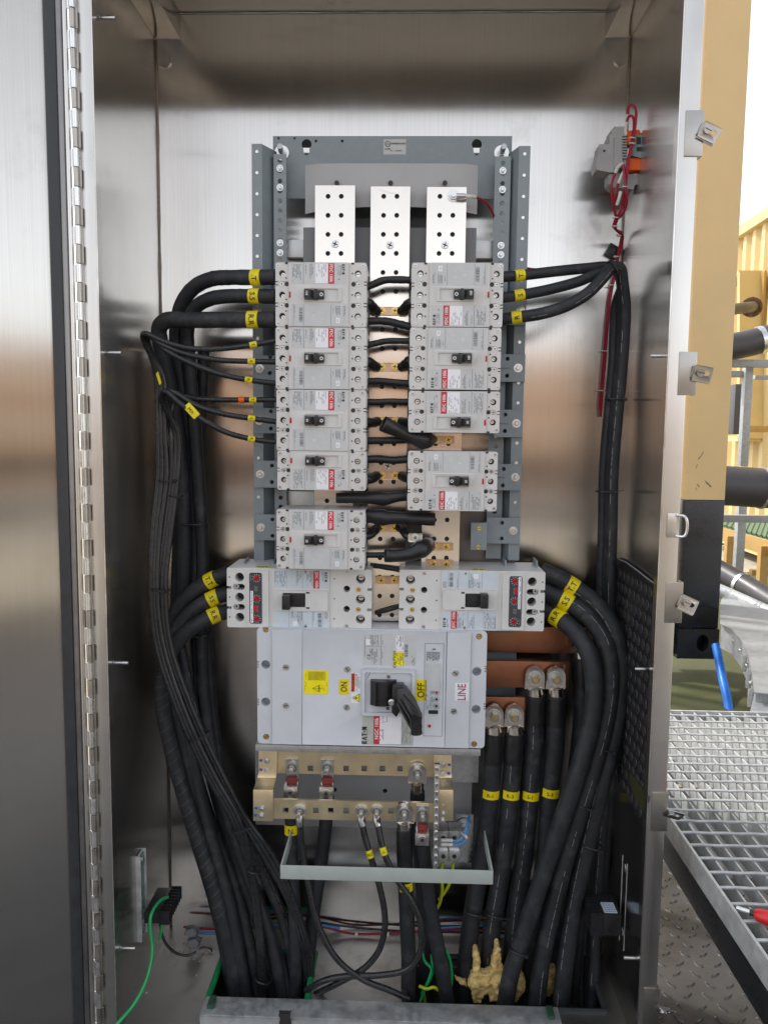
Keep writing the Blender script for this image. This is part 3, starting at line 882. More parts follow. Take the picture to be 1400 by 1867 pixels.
# ================================================================ MOULDED CASE BREAKERS
K = .001
def maker_mark(b, cx, cz, y, h, ang):
    """heavy five character mark, letters built from bars; ang turns the reading direction"""
    ca, sa = math.cos(ang), math.sin(ang)
    w_ = .62 * h
    t = .24 * h
    x = 0
    quads = []
    def bar(x0, z0, x1, z1):
        quads.append([(x0, z0), (x1, z0), (x1, z1), (x0, z1)])
    bar(0, 0, t, h); bar(0, 0, w_, t); bar(0, h - t, w_, h); bar(0, h / 2 - t / 2, w_ * .85, h / 2 + t / 2)       # E
    x = w_ * 1.25
    quads.append([(x, 0), (x + t, 0), (x + w_ * .72, h), (x + w_ * .42, h)])
    quads.append([(x + w_ * 1.14 - t, 0), (x + w_ * 1.14, 0), (x + w_ * .72, h), (x + w_ * .42, h)])               # A without bar
    x += w_ * 1.3
    bar(x, h - t, x + w_ * 1.05, h); bar(x + w_ * .52 - t / 2, 0, x + w_ * .52 + t / 2, h - t)                      # T
    x += w_ * 1.3
    quads.append([(x, h / 2 - t * .6), (x + t * 1.2, h / 2 - t * .6), (x + t * 1.2, h / 2 + t * .6), (x, h / 2 + t * .6)])  # dot
    x += t * 2
    bar(x, 0, x + t, h); bar(x + w_ * 1.05 - t, 0, x + w_ * 1.05, h)
    quads.append([(x, h), (x + t * 1.1, h), (x + w_ * 1.05, 0), (x + w_ * 1.05 - t * 1.1, 0)])                      # N
    W = x + w_ * 1.05
    for q in quads:
        b.add([(cx + (p[0] - W / 2) * ca - (p[1] - h / 2) * sa, y, cz + (p[0] - W / 2) * sa + (p[1] - h / 2) * ca) for p in q], [(0, 1, 2, 3)])
def barcode(b, x0, x1, z0, z1, y, seed=1):
    rnd = random.Random(seed)
    z = z0
    while z < z1:
        h = rnd.choice((.5, .5, .9, 1.3)) * K
        b.add([(x0, y, z), (x1, y, z), (x1, y, min(z + h, z1)), (x0, y, min(z + h, z1))], [(0, 1, 2, 3)])
        z += h + rnd.choice((.5, .7, 1.1)) * K
def lab_rect(parent, name, x0, x1, z0, z1, y, matn, r=.0006):
    b = B(); b.poly(rrect(x0 * K, x1 * K, z0 * K, z1 * K, r, 2), y * K - .00025, y * K)
    return b.build(name, matn, parent, smooth=False)

def make_small(poles):
    """three or two pole breaker lying on its side: line end left, load end right"""
    root = thing('circuit_breaker', None, 'circuit breaker', world=False)
    hh = 52.5 if poles == 3 else 36.0
    zh = (35, 0, -35) if poles == 3 else (17.5, -17.5)
    zsl = (17.5, -17.5) if poles == 3 else (0,)
    hz = -.5 if poles == 3 else 18.0
    # outline with slits between the terminals
    def side(x, s_):
        out = []
        for zc in zsl:
            for dz in (3.6, -1.6):
                out += [(x * K, (zc + dz + 1) * K), ((x - s_ * 4.5) * K, (zc + dz + 1) * K), ((x - s_ * 4.5) * K, (zc + dz - 1) * K), (x * K, (zc + dz - 1) * K)]
        return out
    r = 3.5
    c = rrect(-76 * K, 76 * K, -hh * K, hh * K, r * K, 3)
    n = len(c) // 4
    tr, tl, bl_, br_ = c[:n], c[n:2 * n], c[2 * n:3 * n], c[3 * n:]
    left = side(-76, -1)
    right = side(76, 1)[::-1]
    outer = tr + tl + left + bl_ + br_ + right
    holes = []
    for z in zh:
        holes += [circ(-65 * K, z * K, 5.3 * K), circ(61.5 * K, z * K, 5.3 * K)]
    small = []
    for z in zsl:
        holes += [stadium(-70 * K, -53 * K, z * K, 4.0 * K), stadium(50 * K, 67.5 * K, z * K, 4.0 * K)]
    b = B()
    b.plate(outer, holes, 2.6 * K, 86 * K, hd=11 * K, floor=1, shallow=(range(2 * len(zh), len(holes)), 1.6 * K))
    b.m = 1
    for z in zsl:
        for x in (-57.2, 54.2):
            b.poly(circ(x * K, z * K, 3.7 * K, 14), 3.9 * K, 4.15 * K)
    b.m = 0
    b.build('case', ('plast', 'hole'), root, ang=35)
    # raised centre cover with a handle opening
    b = B()
    b.plate(rrect(-53.5 * K, 46 * K, (-hh + .6) * K, (hh - .6) * K, 2.5 * K, 3), [rrect(-29.5 * K, 35 * K, (hz - 11.5) * K, (hz + 11.5) * K, 2.5 * K, 3)], 0, 2.5 * K, hd=2.2 * K, floor=0)
    cover = b.build('cover', 'plast', root, bevel=.0007, seg=2, lim=60)
    b = B(); b.plate(rrect(-29.3 * K, 35 * K, (hz - 11.3) * K, (hz + 11.3) * K, 2.4 * K, 3), [rrect(-27.5 * K, 29 * K, (hz - 9.3) * K, (hz + 9.8) * K, 1.5 * K, 3)], -1.2 * K, 1.9 * K, hd=2.6 * K, floor=0)
    b.build('escutcheon', 'plast', cover, bevel=.0004)
    # handle
    b = B()
    b.box(-27 * K, 5.8 * K, -4.5 * K, 1.5 * K, (hz - 7) * K, (hz + 7) * K)
    b.box(-10.4 * K, -5.2 * K, -6.5 * K, 1.4 * K, (hz - 9) * K, (hz + 9) * K)
    b.add([(x * K, y_ * K, (hz + z) * K) for x, y_, z in ((-27, -5, -8), (-27, -5, 8), (-12, -5, 7), (-12, -5, -7), (-26, -15, -6.5), (-26, -15, 7), (-17, -15, 6), (-17, -15, -6))],
          [(0, 1, 2, 3), (4, 7, 6, 5), (0, 4, 5, 1), (1, 5, 6, 2), (2, 6, 7, 3), (3, 7, 4, 0)])
    h = b.build('handle', 'black', root, bevel=.0007)
    b = B(); b.plate(circ(1.5 * K, hz * K, 2.9 * K, 16), [circ(1.5 * K, hz * K, 1.7 * K, 16)], -4.8 * K, -4.51 * K); b.build('off_mark', 'white', h, smooth=False)
    # trip button
    b = B(); b.box(-53 * K, -50 * K, -.8 * K, 1 * K, (hz - 4.8) * K, (hz + 5) * K); b.build('trip_button', 'redp', root, bevel=.0004)
    # labels
    def upper(z0, z1):
        lb = lab_rect(root, 'rating_label', -50, 43, z0, z1, 0, 'lab')
        y = -.5 * K
        st_ = lab_rect(lb, 'red_band', 12.6, 22.5, z0 + .3, z1 - .3, -.3, 'red')
        wl = lab_rect(lb, 'white_label', -9, 12, z0 + 1, z1 - 1, -.3, 'white')
        b = B(); b.text('FDC 100k', 7.4 * K, 17.5 * K, (z0 + z1) / 2 * K, -.8 * K, R(-90), bold=.015, sx=.95); b.build('lettering', 'silver' if False else 'white', st_, smooth=False)
        b = B(); maker_mark(b, 37.5 * K, (z1 - 10) * K, -.6 * K, 4.6 * K, R(-90)); b.build('lettering', 'ink', lb, smooth=False)
        b = B()
        b.fine(-47 * K, -31 * K, (z0 + 2) * K, (z1 - 2) * K, y, 2.2, .8, 1, .75)
        b.fine(-25 * K, -22 * K, (z0 + 9) * K, (z1 - 3) * K, y, 2.6, .7, 2); b.fine(-18 * K, -12 * K, (z0 + 9) * K, (z1 - 1) * K, y, 2.2, .7, 3)
        b.fine(29 * K, 34.5 * K, (z0 + 9) * K, (z1 - 4) * K, y, 2.1, .6, 4)
        b.box(-29 * K, -28.5 * K, y, y + .0002, z0 * K, z1 * K)
        tz = (z0 + 11) * K
        b.add([(29 * K, y, tz - .0022), (33 * K, y, tz - .0032), (29 * K, y, tz - .0045)], [(0, 1, 2)])
        b.build('fine_print', 'inkg', lb, smooth=False)
        b = B(); b.fine(-7 * K, 11 * K, (z0 + 6) * K, (z1 - 2) * K, -.75 * K, 3.0, .7, 5, .6); b.build('fine_print', 'inkg', wl, smooth=False)
    def lower(z0, z1):
        lb = lab_rect(root, 'data_label', -50, 43, z0, z1, 0, 'lab')
        y = -.5 * K
        b = B()
        b.fine(-44 * K, -42 * K, (z0 + 7) * K, (z1 - 3) * K, y, 2.2, .6, 6)
        b.fine(25 * K, 33 * K, (z0 + 18) * K, (z1 - 3) * K, y, 2.2, .8, 7, .7); b.fine(20.5 * K, 22 * K, (z0 + 20) * K, (z1 - 6) * K, y, 2, .6, 8); b.fine(38 * K, 43 * K, (z0 + 12) * K, (z1 - 3) * K, y, 2.2, .8, 9)
        barcode(b, -36 * K, -30 * K, (z0 + 6) * K, (z1 - 6) * K, y)
        for x in (-45.5, -28.5, 17):
            b.box(x * K, (x + .35) * K, y, y + .0002, z0 * K, z1 * K)
        b.build('fine_print', 'inkg', lb, smooth=False)
        s2 = lab_rect(lb, 'white_label', 25.5, 32, z0 + 4, z0 + 13, -.3, 'white')
        b = B(); b.text('UL', 3.6 * K, 28.7 * K, (z0 + 8) * K, -.8 * K, R(-90)); b.build('lettering', 'inkg', s2, smooth=False)
        b = B()
        b.poly(circ(-12 * K, (z0 + z1) / 2 * K, 4 * K, 16), -.4 * K, -.1 * K); b.poly(circ(3 * K, (z0 + 21) * K, 2.2 * K), -.4 * K, -.1 * K); b.poly(circ(3 * K, (z0 + 12) * K, 2.2 * K), -.4 * K, -.1 * K)
        b.build('embossed_mark', 'plast', lb, bevel=.0001)
    if poles == 3:
        upper(17.2, 51); lower(-51, -15.5)
    else:
        upper(-35, 3.5)
    # hardware
    for z in zsl:
        hw('pscrew', root, (-65.5 * K, 4.1 * K, z * K), sc=.9); hw('pscrew', root, (63 * K, 4.1 * K, z * K), sc=.9)
    for z in (hh - 5, -hh + 5):
        hw('pscrew', root, (-71.5 * K, 2.6 * K, z * K), ang=.5, sc=.72); hw('pscrew', root, (69.5 * K, 2.6 * K, z * K), ang=.9, sc=.72)
    for z in zh:
        hw('slotscrew', root, (61.5 * K, 11.5 * K, z * K), sc=.7, name='terminal_screw')
        hw('slotscrew', root, (-64.5 * K, 12.5 * K, (z - 1) * K), sc=.6, ang=.7, name='terminal_screw')
    b = B()
    for z in zh:
        b.poly(circ(52.5 * K, z * K, 1.3 * K, 10), 2.2 * K, 2.58 * K)
        b.poly(circ(-58 * K, (z - (8 if z > 5 else -8 if z < -5 else 8)) * K, 1.3 * K, 10), 2.2 * K, 2.58 * K)
    # latch notches top and bottom
    for x in (-57.5, 53.0):
        for s_ in (1, -1):
            z = s_ * hh
            b.box((x - 2.2) * K, (x + 2.2) * K, 2.0 * K, 2.58 * K, min(z, z - s_ * 3) * K, max(z, z - s_ * 3) * K)
    b.build('slot', 'hole', root, smooth=False)
    # load side vents and collars seen from the side
    b = B()
    for z in zh:
        for k in range(4):
            b.box(76.05 * K, 76.8 * K, (14 + k * 5) * K, (16.5 + k * 5) * K, (z - 9) * K, (z + 9) * K)
        b.m = 1; b.cyl((75.5 * K, 48 * K, (z - 4) * K), (77.5 * K, 48 * K, (z - 4) * K), 8.5 * K, n=14); b.m = 0
    b.build('side_vent', ('plast', 'hole'), root, smooth=False)
    return root
B3 = make_small(3)
B2 = make_small(2)
def put(proto, used, px0, py0, px1, py1, Y, W, H, flip, label, rating=None, group=None, hz=None):
    o = proto if not used else copy_tree(proto)
    X0, X1, Z0, Z1 = rect(px0, py0, px1, py1, Y)
    o.location = ((X0 + X1) / 2, Y, (Z0 + Z1) / 2)
    o.scale = ((X1 - X0) / W, 1, (Z1 - Z0) / H)
    o.rotation_euler = (0, math.pi if flip else 0, 0)
    tag(o, label, None, group)
    if rating:
        h = [c for c in o.children if c.name.startswith('handle')][0]
        b = B(); b.text(rating, 5.2 * K, -21.5 * K, hz * K, -15.3 * K, R(-90), bold=.02); b.build('lettering', 'white', h, smooth=False)
    return o
YFD = 1.31
g = 'small grey breakers in the two columns'
def p3(i, *a):
    put(B3, i, *a[:4], YFD, .152, .105, a[4], a[5], a[6], g, -.5)
def p2(i, *a):
    put(B2, i, *a[:4], YFD, .152, .072, a[4], a[5], a[6], g, 18.)
# copy first, rating lettering afterwards (copies inherit what is there)
E3 = [(502, 478, 668, 595.5, 0, 'topmost grey breaker of the left column, fed by three thick black cables', '110'),
      (502.5, 596.5, 668, 709.5, 0, 'second breaker from the top of the left column, handle rating 100', '100'),
      (504, 710.5, 667, 822, 0, 'third breaker from the top of the left column, handle rating 60', '60'),
      (504, 930, 665, 1038, 0, 'lowest breaker of the left column, standing alone below the gap', '20'),
      (750, 478.5, 917, 596, 1, 'topmost grey breaker of the right column, thick cables marked T S R leaving right', '100'),
      (747, 597, 913, 710.5, 1, 'second breaker from the top of the right column, fading red band', '100'),
      (743.5, 823, 906.5, 931.5, 1, 'lowest breaker of the right column, alone below the open black sleeve', '20')]
E2 = [(505.5, 822.5, 667, 894, 0, 'short two pole breaker of the left column with handle above its label', '20'),
      (745, 713, 911, 789, 1, 'short two pole breaker of the right column with handle below its label', '30')]
c3 = [B3] + [copy_tree(B3) for _ in E3[1:]]
c2 = [B2] + [copy_tree(B2) for _ in E2[1:]]
for o, a in zip(c3, E3): put(o, False, *a[:4], YFD, .152, .105, a[4], a[5], a[6], g, -.5)
for o, a in zip(c2, E2): put(o, False, *a[:4], YFD, .152, .072, a[4], a[5], a[6], g, 18.)

# ---- the two wider breakers with electronic trip units
def make_wide():
    root = thing('feeder_breaker', None, 'circuit breaker', world=False)
    X = lambda px: ((px - 60) / 1232 * 257 - 128.5) * K
    Z = lambda py: (342 - py) / 495 * 105 * K
    def notch(x, s_):
        out = []
        for zc in (17.8, -17.8):
            out += [(x * K, (zc + 2.4) * K), ((x - s_ * 8) * K, (zc + 2.4) * K), ((x - s_ * 8) * K, (zc - 2.4) * K), (x * K, (zc - 2.4) * K)]
        return out
    c = rrect(-128.5 * K, 128.5 * K, -52.5 * K, 52.5 * K, 3 * K, 3)
    n = len(c) // 4
    outer = c[:2 * n] + notch(-128.5, -1) + c[2 * n:] + notch(128.5, 1)[::-1]
    holes = [circ(X(1197), Z(y), 8.2 * K, 18) for y in (172, 340, 505)] + [circ(X(1080), Z(y), 5.8 * K) for y in (255, 422)]
    holes += [circ(X(168), Z(y), 8.0 * K, 18) for y in (172, 338, 505)] + [stadium(X(112), X(213), Z(y), 5.3 * K) for y in (252, 420)]
    b = B(); b.plate(outer, holes, 3 * K, 103 * K, hd=22 * K, floor=1); b.build('case', ('plast2', 'hole'), root, ang=35)
    # trip unit cover around the left terminals
    b = B()
    b.plate(rrect(X(232), X(418), Z(580), Z(105), 3 * K, 3), [], 0, 3 * K)
    b.build('trip_unit_cover', 'plast2', root, bevel=.0008)
    b = B(); b.poly(rrect(X(255), X(362), Z(552), Z(130), 3.5 * K, 4), -.8 * K, -.05 * K); tu = b.build('trip_unit', mat('trip unit grey', rgb('3E4248'), .4), root, bevel=.0003)
    for y in (175, 345, 512):
        b = B()
        cx, cz = X(317), Z(y)
        b.cyl((cx, -.9 * K, cz), (cx, -2.6 * K, cz), 4.9 * K, 4.4 * K, n=18); b.m = 1
        b.obox((cx, -2.7 * K, cz), V((3.6, 0, 2.4)) * K, V((0, .2, 0)) * K, V((-.45, 0, .6)) * K)
        b.build('dial', ('redp', 'ink'), tu)
        b = B()
        for k in range(10):
            a = math.radians(36 * k + 10)
            b.obox((cx + 6.4 * K * math.cos(a), -1.0 * K, cz + 6.4 * K * math.sin(a)), V((math.cos(a), 0, math.sin(a))) * .9 * K, V((0, .1, 0)) * K, V((-math.sin(a), 0, math.cos(a))) * .35 * K)
        b.build('dial_scale', 'white', tu, smooth=False)
    b = B(); b.box(X(296), X(322), -1.2 * K, -.8 * K, Z(455), Z(403)); b.build('test_button', 'redp', tu, bevel=.0003)
    b = B(); b.box(X(263), X(287), -1.0 * K, -.8 * K, Z(545), Z(280)); st = b.build('white_strip', 'white', tu, smooth=False)
    b = B(); b.fine(X(271), X(281), Z(540), Z(285), -1.2 * K, 2.4, .9, 3); b.build('fine_print', 'inkg', st, smooth=False)
    b = B(); b.fine(X(300), X(330), Z(280), Z(242), -1.1 * K, 2.0, .9, 4, 1); b.fine(X(268), X(276), Z(200), Z(150), -1.1 * K, 2., .9, 5, 1); b.fine(X(322), X(332), Z(455), Z(403), -1.1 * K, 2, .8, 6, 1); b.build('fine_print', 'silver', tu, smooth=False)
    # centre cover
    b = B(); b.plate(rrect(X(452), X(935), Z(592), Z(97), 3 * K, 3), [], 0, 3 * K); b.build('cover', 'plast2', root, bevel=.0008)
    lb = lab_rect(root, 'rating_label', X(466) / K, X(925) / K, Z(254) / K, Z(106) / K, -.05, 'labb')
    rb_ = lab_rect(lb, 'red_band', X(798) / K, X(849) / K, Z(252) / K, Z(108) / K, -.35, 'red')
    b = B(); b.text('JDC 100k', 7.2 * K, X(824), Z(182), -.9 * K, R(-90), bold=.015); b.build('lettering', 'white', rb_, smooth=False)
    b = B(); maker_mark(b, X(905), Z(157), -.7 * K, 4.6 * K, R(-90)); b.build('lettering', 'ink', lb, smooth=False)
    b = B(); y = -.6 * K
    b.fine(X(472), X(505), Z(245), Z(112), y, 2.2, .8, 1); b.fine(X(510), X(568), Z(240), Z(112), y, 2.4, .8, 2, .8); b.fine(X(655), X(700), Z(240), Z(112), y, 2.4, .7, 3); b.fine(X(745), X(795), Z(240), Z(112), y, 2.2, .8, 4); b.fine(X(870), X(890), Z(200), Z(120), y, 2.1, .7, 5)
    for x in (570, 706): b.box(X(x), X(x) + .0003, y, y + .0002, Z(252), Z(108))
    b.build('fine_print', 'inkg', lb, smooth=False)
    lb = lab_rect(root, 'data_label', X(466) / K, X(925) / K, Z(584) / K, Z(442) / K, -.05, 'labb')
    b = B()
    b.fine(X(612), X(660), Z(500), Z(448), y, 2.2, .8, 6); b.fine(X(665), X(702), Z(580), Z(448), y, 2.3, .8, 7); b.fine(X(800), X(812), Z(520), Z(448), y, 2.2, .6, 8); b.fine(X(895), X(922), Z(510), Z(448), y, 2.2, .8, 9); barcode(b, X(838), X(868), Z(570), Z(455), y, 5)
    for x in (592, 706, 792, 876): b.box(X(x), X(x) + .0003, y, y + .0002, Z(584), Z(442))
    b.build('fine_print', 'inkg', lb, smooth=False)
    s2 = lab_rect(lb, 'white_label', X(625) / K, X(665) / K, Z(565) / K, Z(525) / K, -.35, 'white')
    # handle
    b = B(); b.plate(rrect(X(462), X(922), Z(436), Z(268), 5 * K, 4), [rrect(X(540), X(732), Z(406), Z(290), 1 * K, 2)], -3.2 * K, 0, hd=14 * K, floor=1); b.build('escutcheon', ('plast2', 'black'), root, bevel=.0009, lim=60)
    b = B(); b.plate(rrect(X(736), X(876), Z(424), Z(284), 3 * K, 3), [], -3.7 * K, -3.25 * K); b.m = 1
    b.box(X(740), X(768), -3.9 * K, -3.1 * K, Z(292), Z(280)); b.box(X(740), X(768), -3.9 * K, -3.1 * K, Z(418), Z(404)); b.build('slide_plate', ('plast2', 'hole'), root, bevel=.0004)
    b = B(); b.box(X(545), X(612), -20 * K, 6 * K, Z(414), Z(298)); b.box(X(552), X(725), -1.5 * K, 6 * K, Z(402), Z(294)); b.build('handle', 'black', root, bevel=.0018, seg=3)
    # hardware
    for y_ in (172, 340, 505): hw('slotscrew', root, (X(1197), 21 * K, Z(y_)), sc=.9, name='terminal_screw')
    for y_ in (258, 422): hw('brassscrew', root, (X(1180), 3 * K, Z(y_)), ang=.3, sc=.95)
    for y_ in (252, 420): hw('pscrew', root, (X(137), 10 * K, Z(y_)), sc=1.15)
    for x_, y_ in ((1080, 115), (1080, 562)): hw('slotscrew', root, (X(x_), 3 * K, Z(y_)), ang=.8, sc=.55)
    for x_, y_ in ((733, 117), (733, 567)):
        b = B(); b.cyl((X(x_), -.1 * K, Z(y_)), (X(x_), -.7 * K, Z(y_)), 3.4 * K, n=16); b.m = 1; b.cyl((X(x_), -.6 * K, Z(y_)), (X(x_), -.9 * K, Z(y_)), 1.6 * K, n=6); b.build('cover_screw', ('galv', 'ink'), root)
    b = B()
    for x_ in (82, 975):
        for y_ in (172, 338, 504): b.poly(circ(X(x_), Z(y_), 1.3 * K, 10), 2.7 * K, 2.98 * K)
    b.build('slot', 'hole', root, smooth=False)
    # sticker on the top side
    return root
W1 = make_wide()
W2 = copy_tree(W1)
YJ = 1.35
put(W1, False, 413.5, 1037.5, 677.5, 1146.5, YJ, .257, .105, 0, 'wide white breaker lower left, three red dials at its left end', None, 'wide breakers above the main switch')
put(W2, False, 727.5, 1041, 993, 1149.5, YJ, .257, .105, 1, 'wide white breaker lower right, three red dials at its right end', None, 'wide breakers above the main switch')
for o, s_, txt, ox in ((W1, 1, 'MAF', -.066), (W2, -1, 'C A', -.012)):
    b = B(); b.box(ox - .013, ox + .013, .006, .020, s_ * .0526 if s_ > 0 else -.0530, .0530 if s_ > 0 else -.0526)
    st = b.build('top_sticker', 'yellow', o, smooth=False)
    vs, fs = text2d(txt, .02)
    b = B(); b.add([(ox + a * .011 * s_, .013 - q * .011, s_ * .0533) for a, q in vs], fs); b.build('lettering', 'ink', st, smooth=False)

# ---- main switch
main = thing('main_breaker', 'large white main switch with a black lever handle and yellow ON and OFF stickers', 'circuit breaker', world=False)
YN = 1.34
X0, X1, Z0, Z1 = rect(468.5, 1148.5, 886, 1361.5, YN)
main.location = ((X0 + X1) / 2, YN, (Z0 + Z1) / 2)
SX, SZ = (X1 - X0) / 914, (Z1 - Z0) / 473
NX = lambda px: (px - 605) * SX                  # enlarged-crop pixels to metres
NZ = lambda py: (556.5 - py) * SZ
Q3 = lambda px, py: (NX((px / 5.385 + 640 - 400) * 2.1875), NZ((py / 5.383 + 1130 - 1000) * 2.1875))
outer = [(NX(148), NZ(793 - 20)), (NX(148), NZ(340))]
outer = rrect(NX(148), NX(1062), NZ(793), NZ(320), .007, 4)
def cut(x, s_):
    out = []
    for zc in (470, 622):
        for d_ in (-10, 0, 10):
            out += [(x, NZ(zc + d_ - 2.6)), (x - s_ * .0035, NZ(zc + d_ - 2.6)), (x - s_ * .0035, NZ(zc + d_ + 2.6)), (x, NZ(zc + d_ + 2.6))]
    return out
n = len(outer) // 4
outer = outer[:2 * n] + cut(NX(148), -1) + outer[2 * n:] + cut(NX(1062), 1)[::-1]
holes = [circ(NX(x), NZ(y), .0082, 20) for x, y in ((182, 470), (182, 622), (1025, 482), (1025, 635))]
holes += [circ(NX(x), NZ(y), .0055, 14) for x, y in ((183, 328), (183, 765), (1030, 341), (1020, 777))]
b = B(); b.plate(outer, holes, .004, .14, hd=.022, floor=0); b.build('case', 'plast3', main, ang=35)
for i_, (a0, a1) in enumerate(((210, 329), (331, 901), (904, 997))):
    hs_ = []
    if i_ == 1:
        hs_ = [rrect(NX(590), NX(762), NZ(648), NZ(487), .002, 2)]
    b = B(); b.plate([(NX(a0), NZ(790)), (NX(a1), NZ(790)), (NX(a1), NZ(323)), (NX(a0), NZ(323))], hs_, 0, .0038, hd=.0037, floor=0)
    b.build('cover', 'plast3', main, bevel=.0006, lim=60)
for x, y in ((265, 476), (265, 631), (510, 479), (508, 633), (939, 486), (936, 640)):
    hw('slotscrew', main, (NX(x), 0, NZ(y)), ang=random.uniform(-1, 1), sc=.95)
for x, y in ((183, 328), (183, 765), (1030, 341), (1020, 777)):
    hw('brassscrew', main, (NX(x), .006, NZ(y)), ang=random.uniform(-1, 1), sc=1.05)
def sticker(name, x0, x1, y0, y1, matn, parent=None, y=0.0, th=.0004):
    b = B(); b.poly(rrect(NX(x0), NX(x1), NZ(y1), NZ(y0), .0008, 2), y - th, y - .00005); return b.build(name, matn, parent or main, smooth=False)
def sprint(parent, x0, x1, y0, y1, y=-.0008, pitch=2.2, wd=.8, seed=1, fill=.8, vertical=True, matn='inkg'):
    b = B(); b.fine(NX(x0), NX(x1), NZ(y1), NZ(y0), y, pitch, wd, seed, fill, vertical=vertical); return b.build('fine_print', matn, parent, smooth=False)
# upper data label
lb = sticker('data_label', 573, 783, 334, 462, 'lab')
b = B()
for a in ((578, 582, 345, 455), (598, 618, 395, 420), (600, 632, 340, 380), (606, 632, 395, 455), (648, 653, 360, 455), (765, 778, 420, 458)):
    b.fine(NX(a[0]), NX(a[1]), NZ(a[3]), NZ(a[2]), -.0008, 2.2, .8, int(a[0]), .75)
b.box(NX(643), NX(644), -.0008, -.0005, NZ(460), NZ(336)); b.box(NX(580), NX(640), -.0008, -.0005, NZ(385), NZ(384))
barcode(b, NX(737), NX(750), NZ(425), NZ(374), -.0008, 8)
b.build('fine_print', 'inkg', lb, smooth=False)
b = B(); b.text('CE', .0085, NX(595), NZ(427), -.0008, R(90)); b.build('lettering', 'ink', lb, smooth=False)
s2 = sticker('white_sticker', 583, 602, 357, 380, 'white', lb, -.0004)
s2 = sticker('white_sticker', 702, 733, 340, 404, 'white', lb, -.0004)
sprint(s2, 705, 732, 342, 402, -.0013, 2.6, .9, 4, .7)
s2 = sticker('caution_sticker', 692, 735, 407, 462, 'yellowp', lb, -.0004)
b = B(); b.text('CAUTION', .0066, NX(697.5), NZ(436), -.0013, R(90), bold=.02); b.build('lettering', 'ink', s2, smooth=False)
sprint(s2, 704, 733, 410, 460, -.0013, 2.0, .8, 5, .85)
# yellow data sticker with triangle, at left
s2 = sticker('warning_sticker', 335, 435, 486, 583, 'yellowp')
M['olivep'] = mat('dark yellow print', rgb('A89B08'), .5)
M['yellowd'] = mat('deep yellow print', rgb('CDBE0C'), .5)
b = B(); b.box(NX(353), NX(424), -.0007, -.0004, NZ(526), NZ(490)); b.build('table_print', 'yellowd', s2, smooth=False)
b = B(); b.fine(NX(355), NX(422), NZ(524), NZ(492), -.0010, 2.0, .7, 11, .7); b.fine(NX(340), NX(350), NZ(575), NZ(495), -.0008, 2, .6, 12, .6); b.fine(NX(410), NX(432), NZ(578), NZ(534), -.0008, 2.6, .7, 14, .45)
def stroke(b, p, q, w_, y=-.0008):
    p, q = V((p[0], 0, p[1])), V((q[0], 0, q[1])); d_ = (q - p).normalized(); nn = V((-d_.z, 0, d_.x)) * w_
    b.add([(p + nn) + V((0, y, 0)), (p - nn) + V((0, y, 0)), (q - nn) + V((0, y, 0)), (q + nn) + V((0, y, 0))], [(0, 1, 2, 3)])
A_, B_, C_ = (NX(371), NZ(559)), (NX(400), NZ(545)), (NX(400), NZ(574))
for p_, q_ in ((A_, B_), (B_, C_), (C_, A_)): stroke(b, p_, q_, .0005)
stroke(b, (NX(375), NZ(559)), (NX(410), NZ(559)), .0005); b.box(NX(394), NX(399), -.0008, -.0004, NZ(572), NZ(547))
b.build('fine_print', 'olivep', s2, smooth=False)
# ON / OFF / LINE
for nm, tx, x0, x1, y0, y1, mt, ik, sz in (('on_sticker', 'ON', 477, 517, 519, 582, 'yellow', 'ink', .0165), ('off_sticker', 'OFF', 783, 824, 516, 600, 'yellow', 'ink', .0185), ('line_sticker', 'LINE', 938, 993, 526, 598, 'white', 'inkr', .0205)):
    s2 = sticker(nm, x0, x1, y0, y1, mt)
    b = B(); b.text(tx, sz, NX((x0 + x1) / 2), NZ((y0 + y1) / 2), -.0009, R(90), .008, sx=.72 if tx == 'ON' else .86 if tx == 'OFF' else .74); b.build('lettering', ik, s2, smooth=False)
# orange warning and shock triangle
s2 = sticker('shock_sticker', 525, 564, 494, 616, 'white')
b = B(); b.box(NX(526), NX(541), -.0008, -.0004, NZ(570), NZ(496)); o_ = b.build('orange_band', 'orange', s2, smooth=False)
b = B(); b.text('WARNING', .0062, NX(533.5), NZ(528), -.0012, R(90), bold=.03); b.add([(NX(529), -.0012, NZ(567)), (NX(538), -.0012, NZ(563)), (NX(529), -.0012, NZ(558))], [(0, 1, 2)]); b.build('lettering', 'ink', s2, smooth=False)
sprint(s2, 544, 562, 497, 568, -.0008, 2.0, .8, 6, .9)
b = B(); b.add([(NX(560), -.0008, NZ(577)), (NX(529), -.0008, NZ(594)), (NX(560), -.0008, NZ(612))], [(0, 1, 2)]); b.build('black_triangle', 'ink', s2, smooth=False)
b = B(); b.add([(NX(558), -.0011, NZ(580.5)), (NX(532), -.0011, NZ(594)), (NX(558), -.0011, NZ(608.5))], [(0, 1, 2)]); b.build('yellow_triangle', 'yellowp', s2, smooth=False)
b = B()
for p_, q_ in (((538, 596), (547, 590)), ((547, 590), (545, 598)), ((545, 598), (555, 592))): stroke(b, (NX(p_[0]), NZ(p_[1])), (NX(q_[0]), NZ(q_[1])), .0005, -.0014)
b.build('bolt_symbol', 'ink', s2, smooth=False)
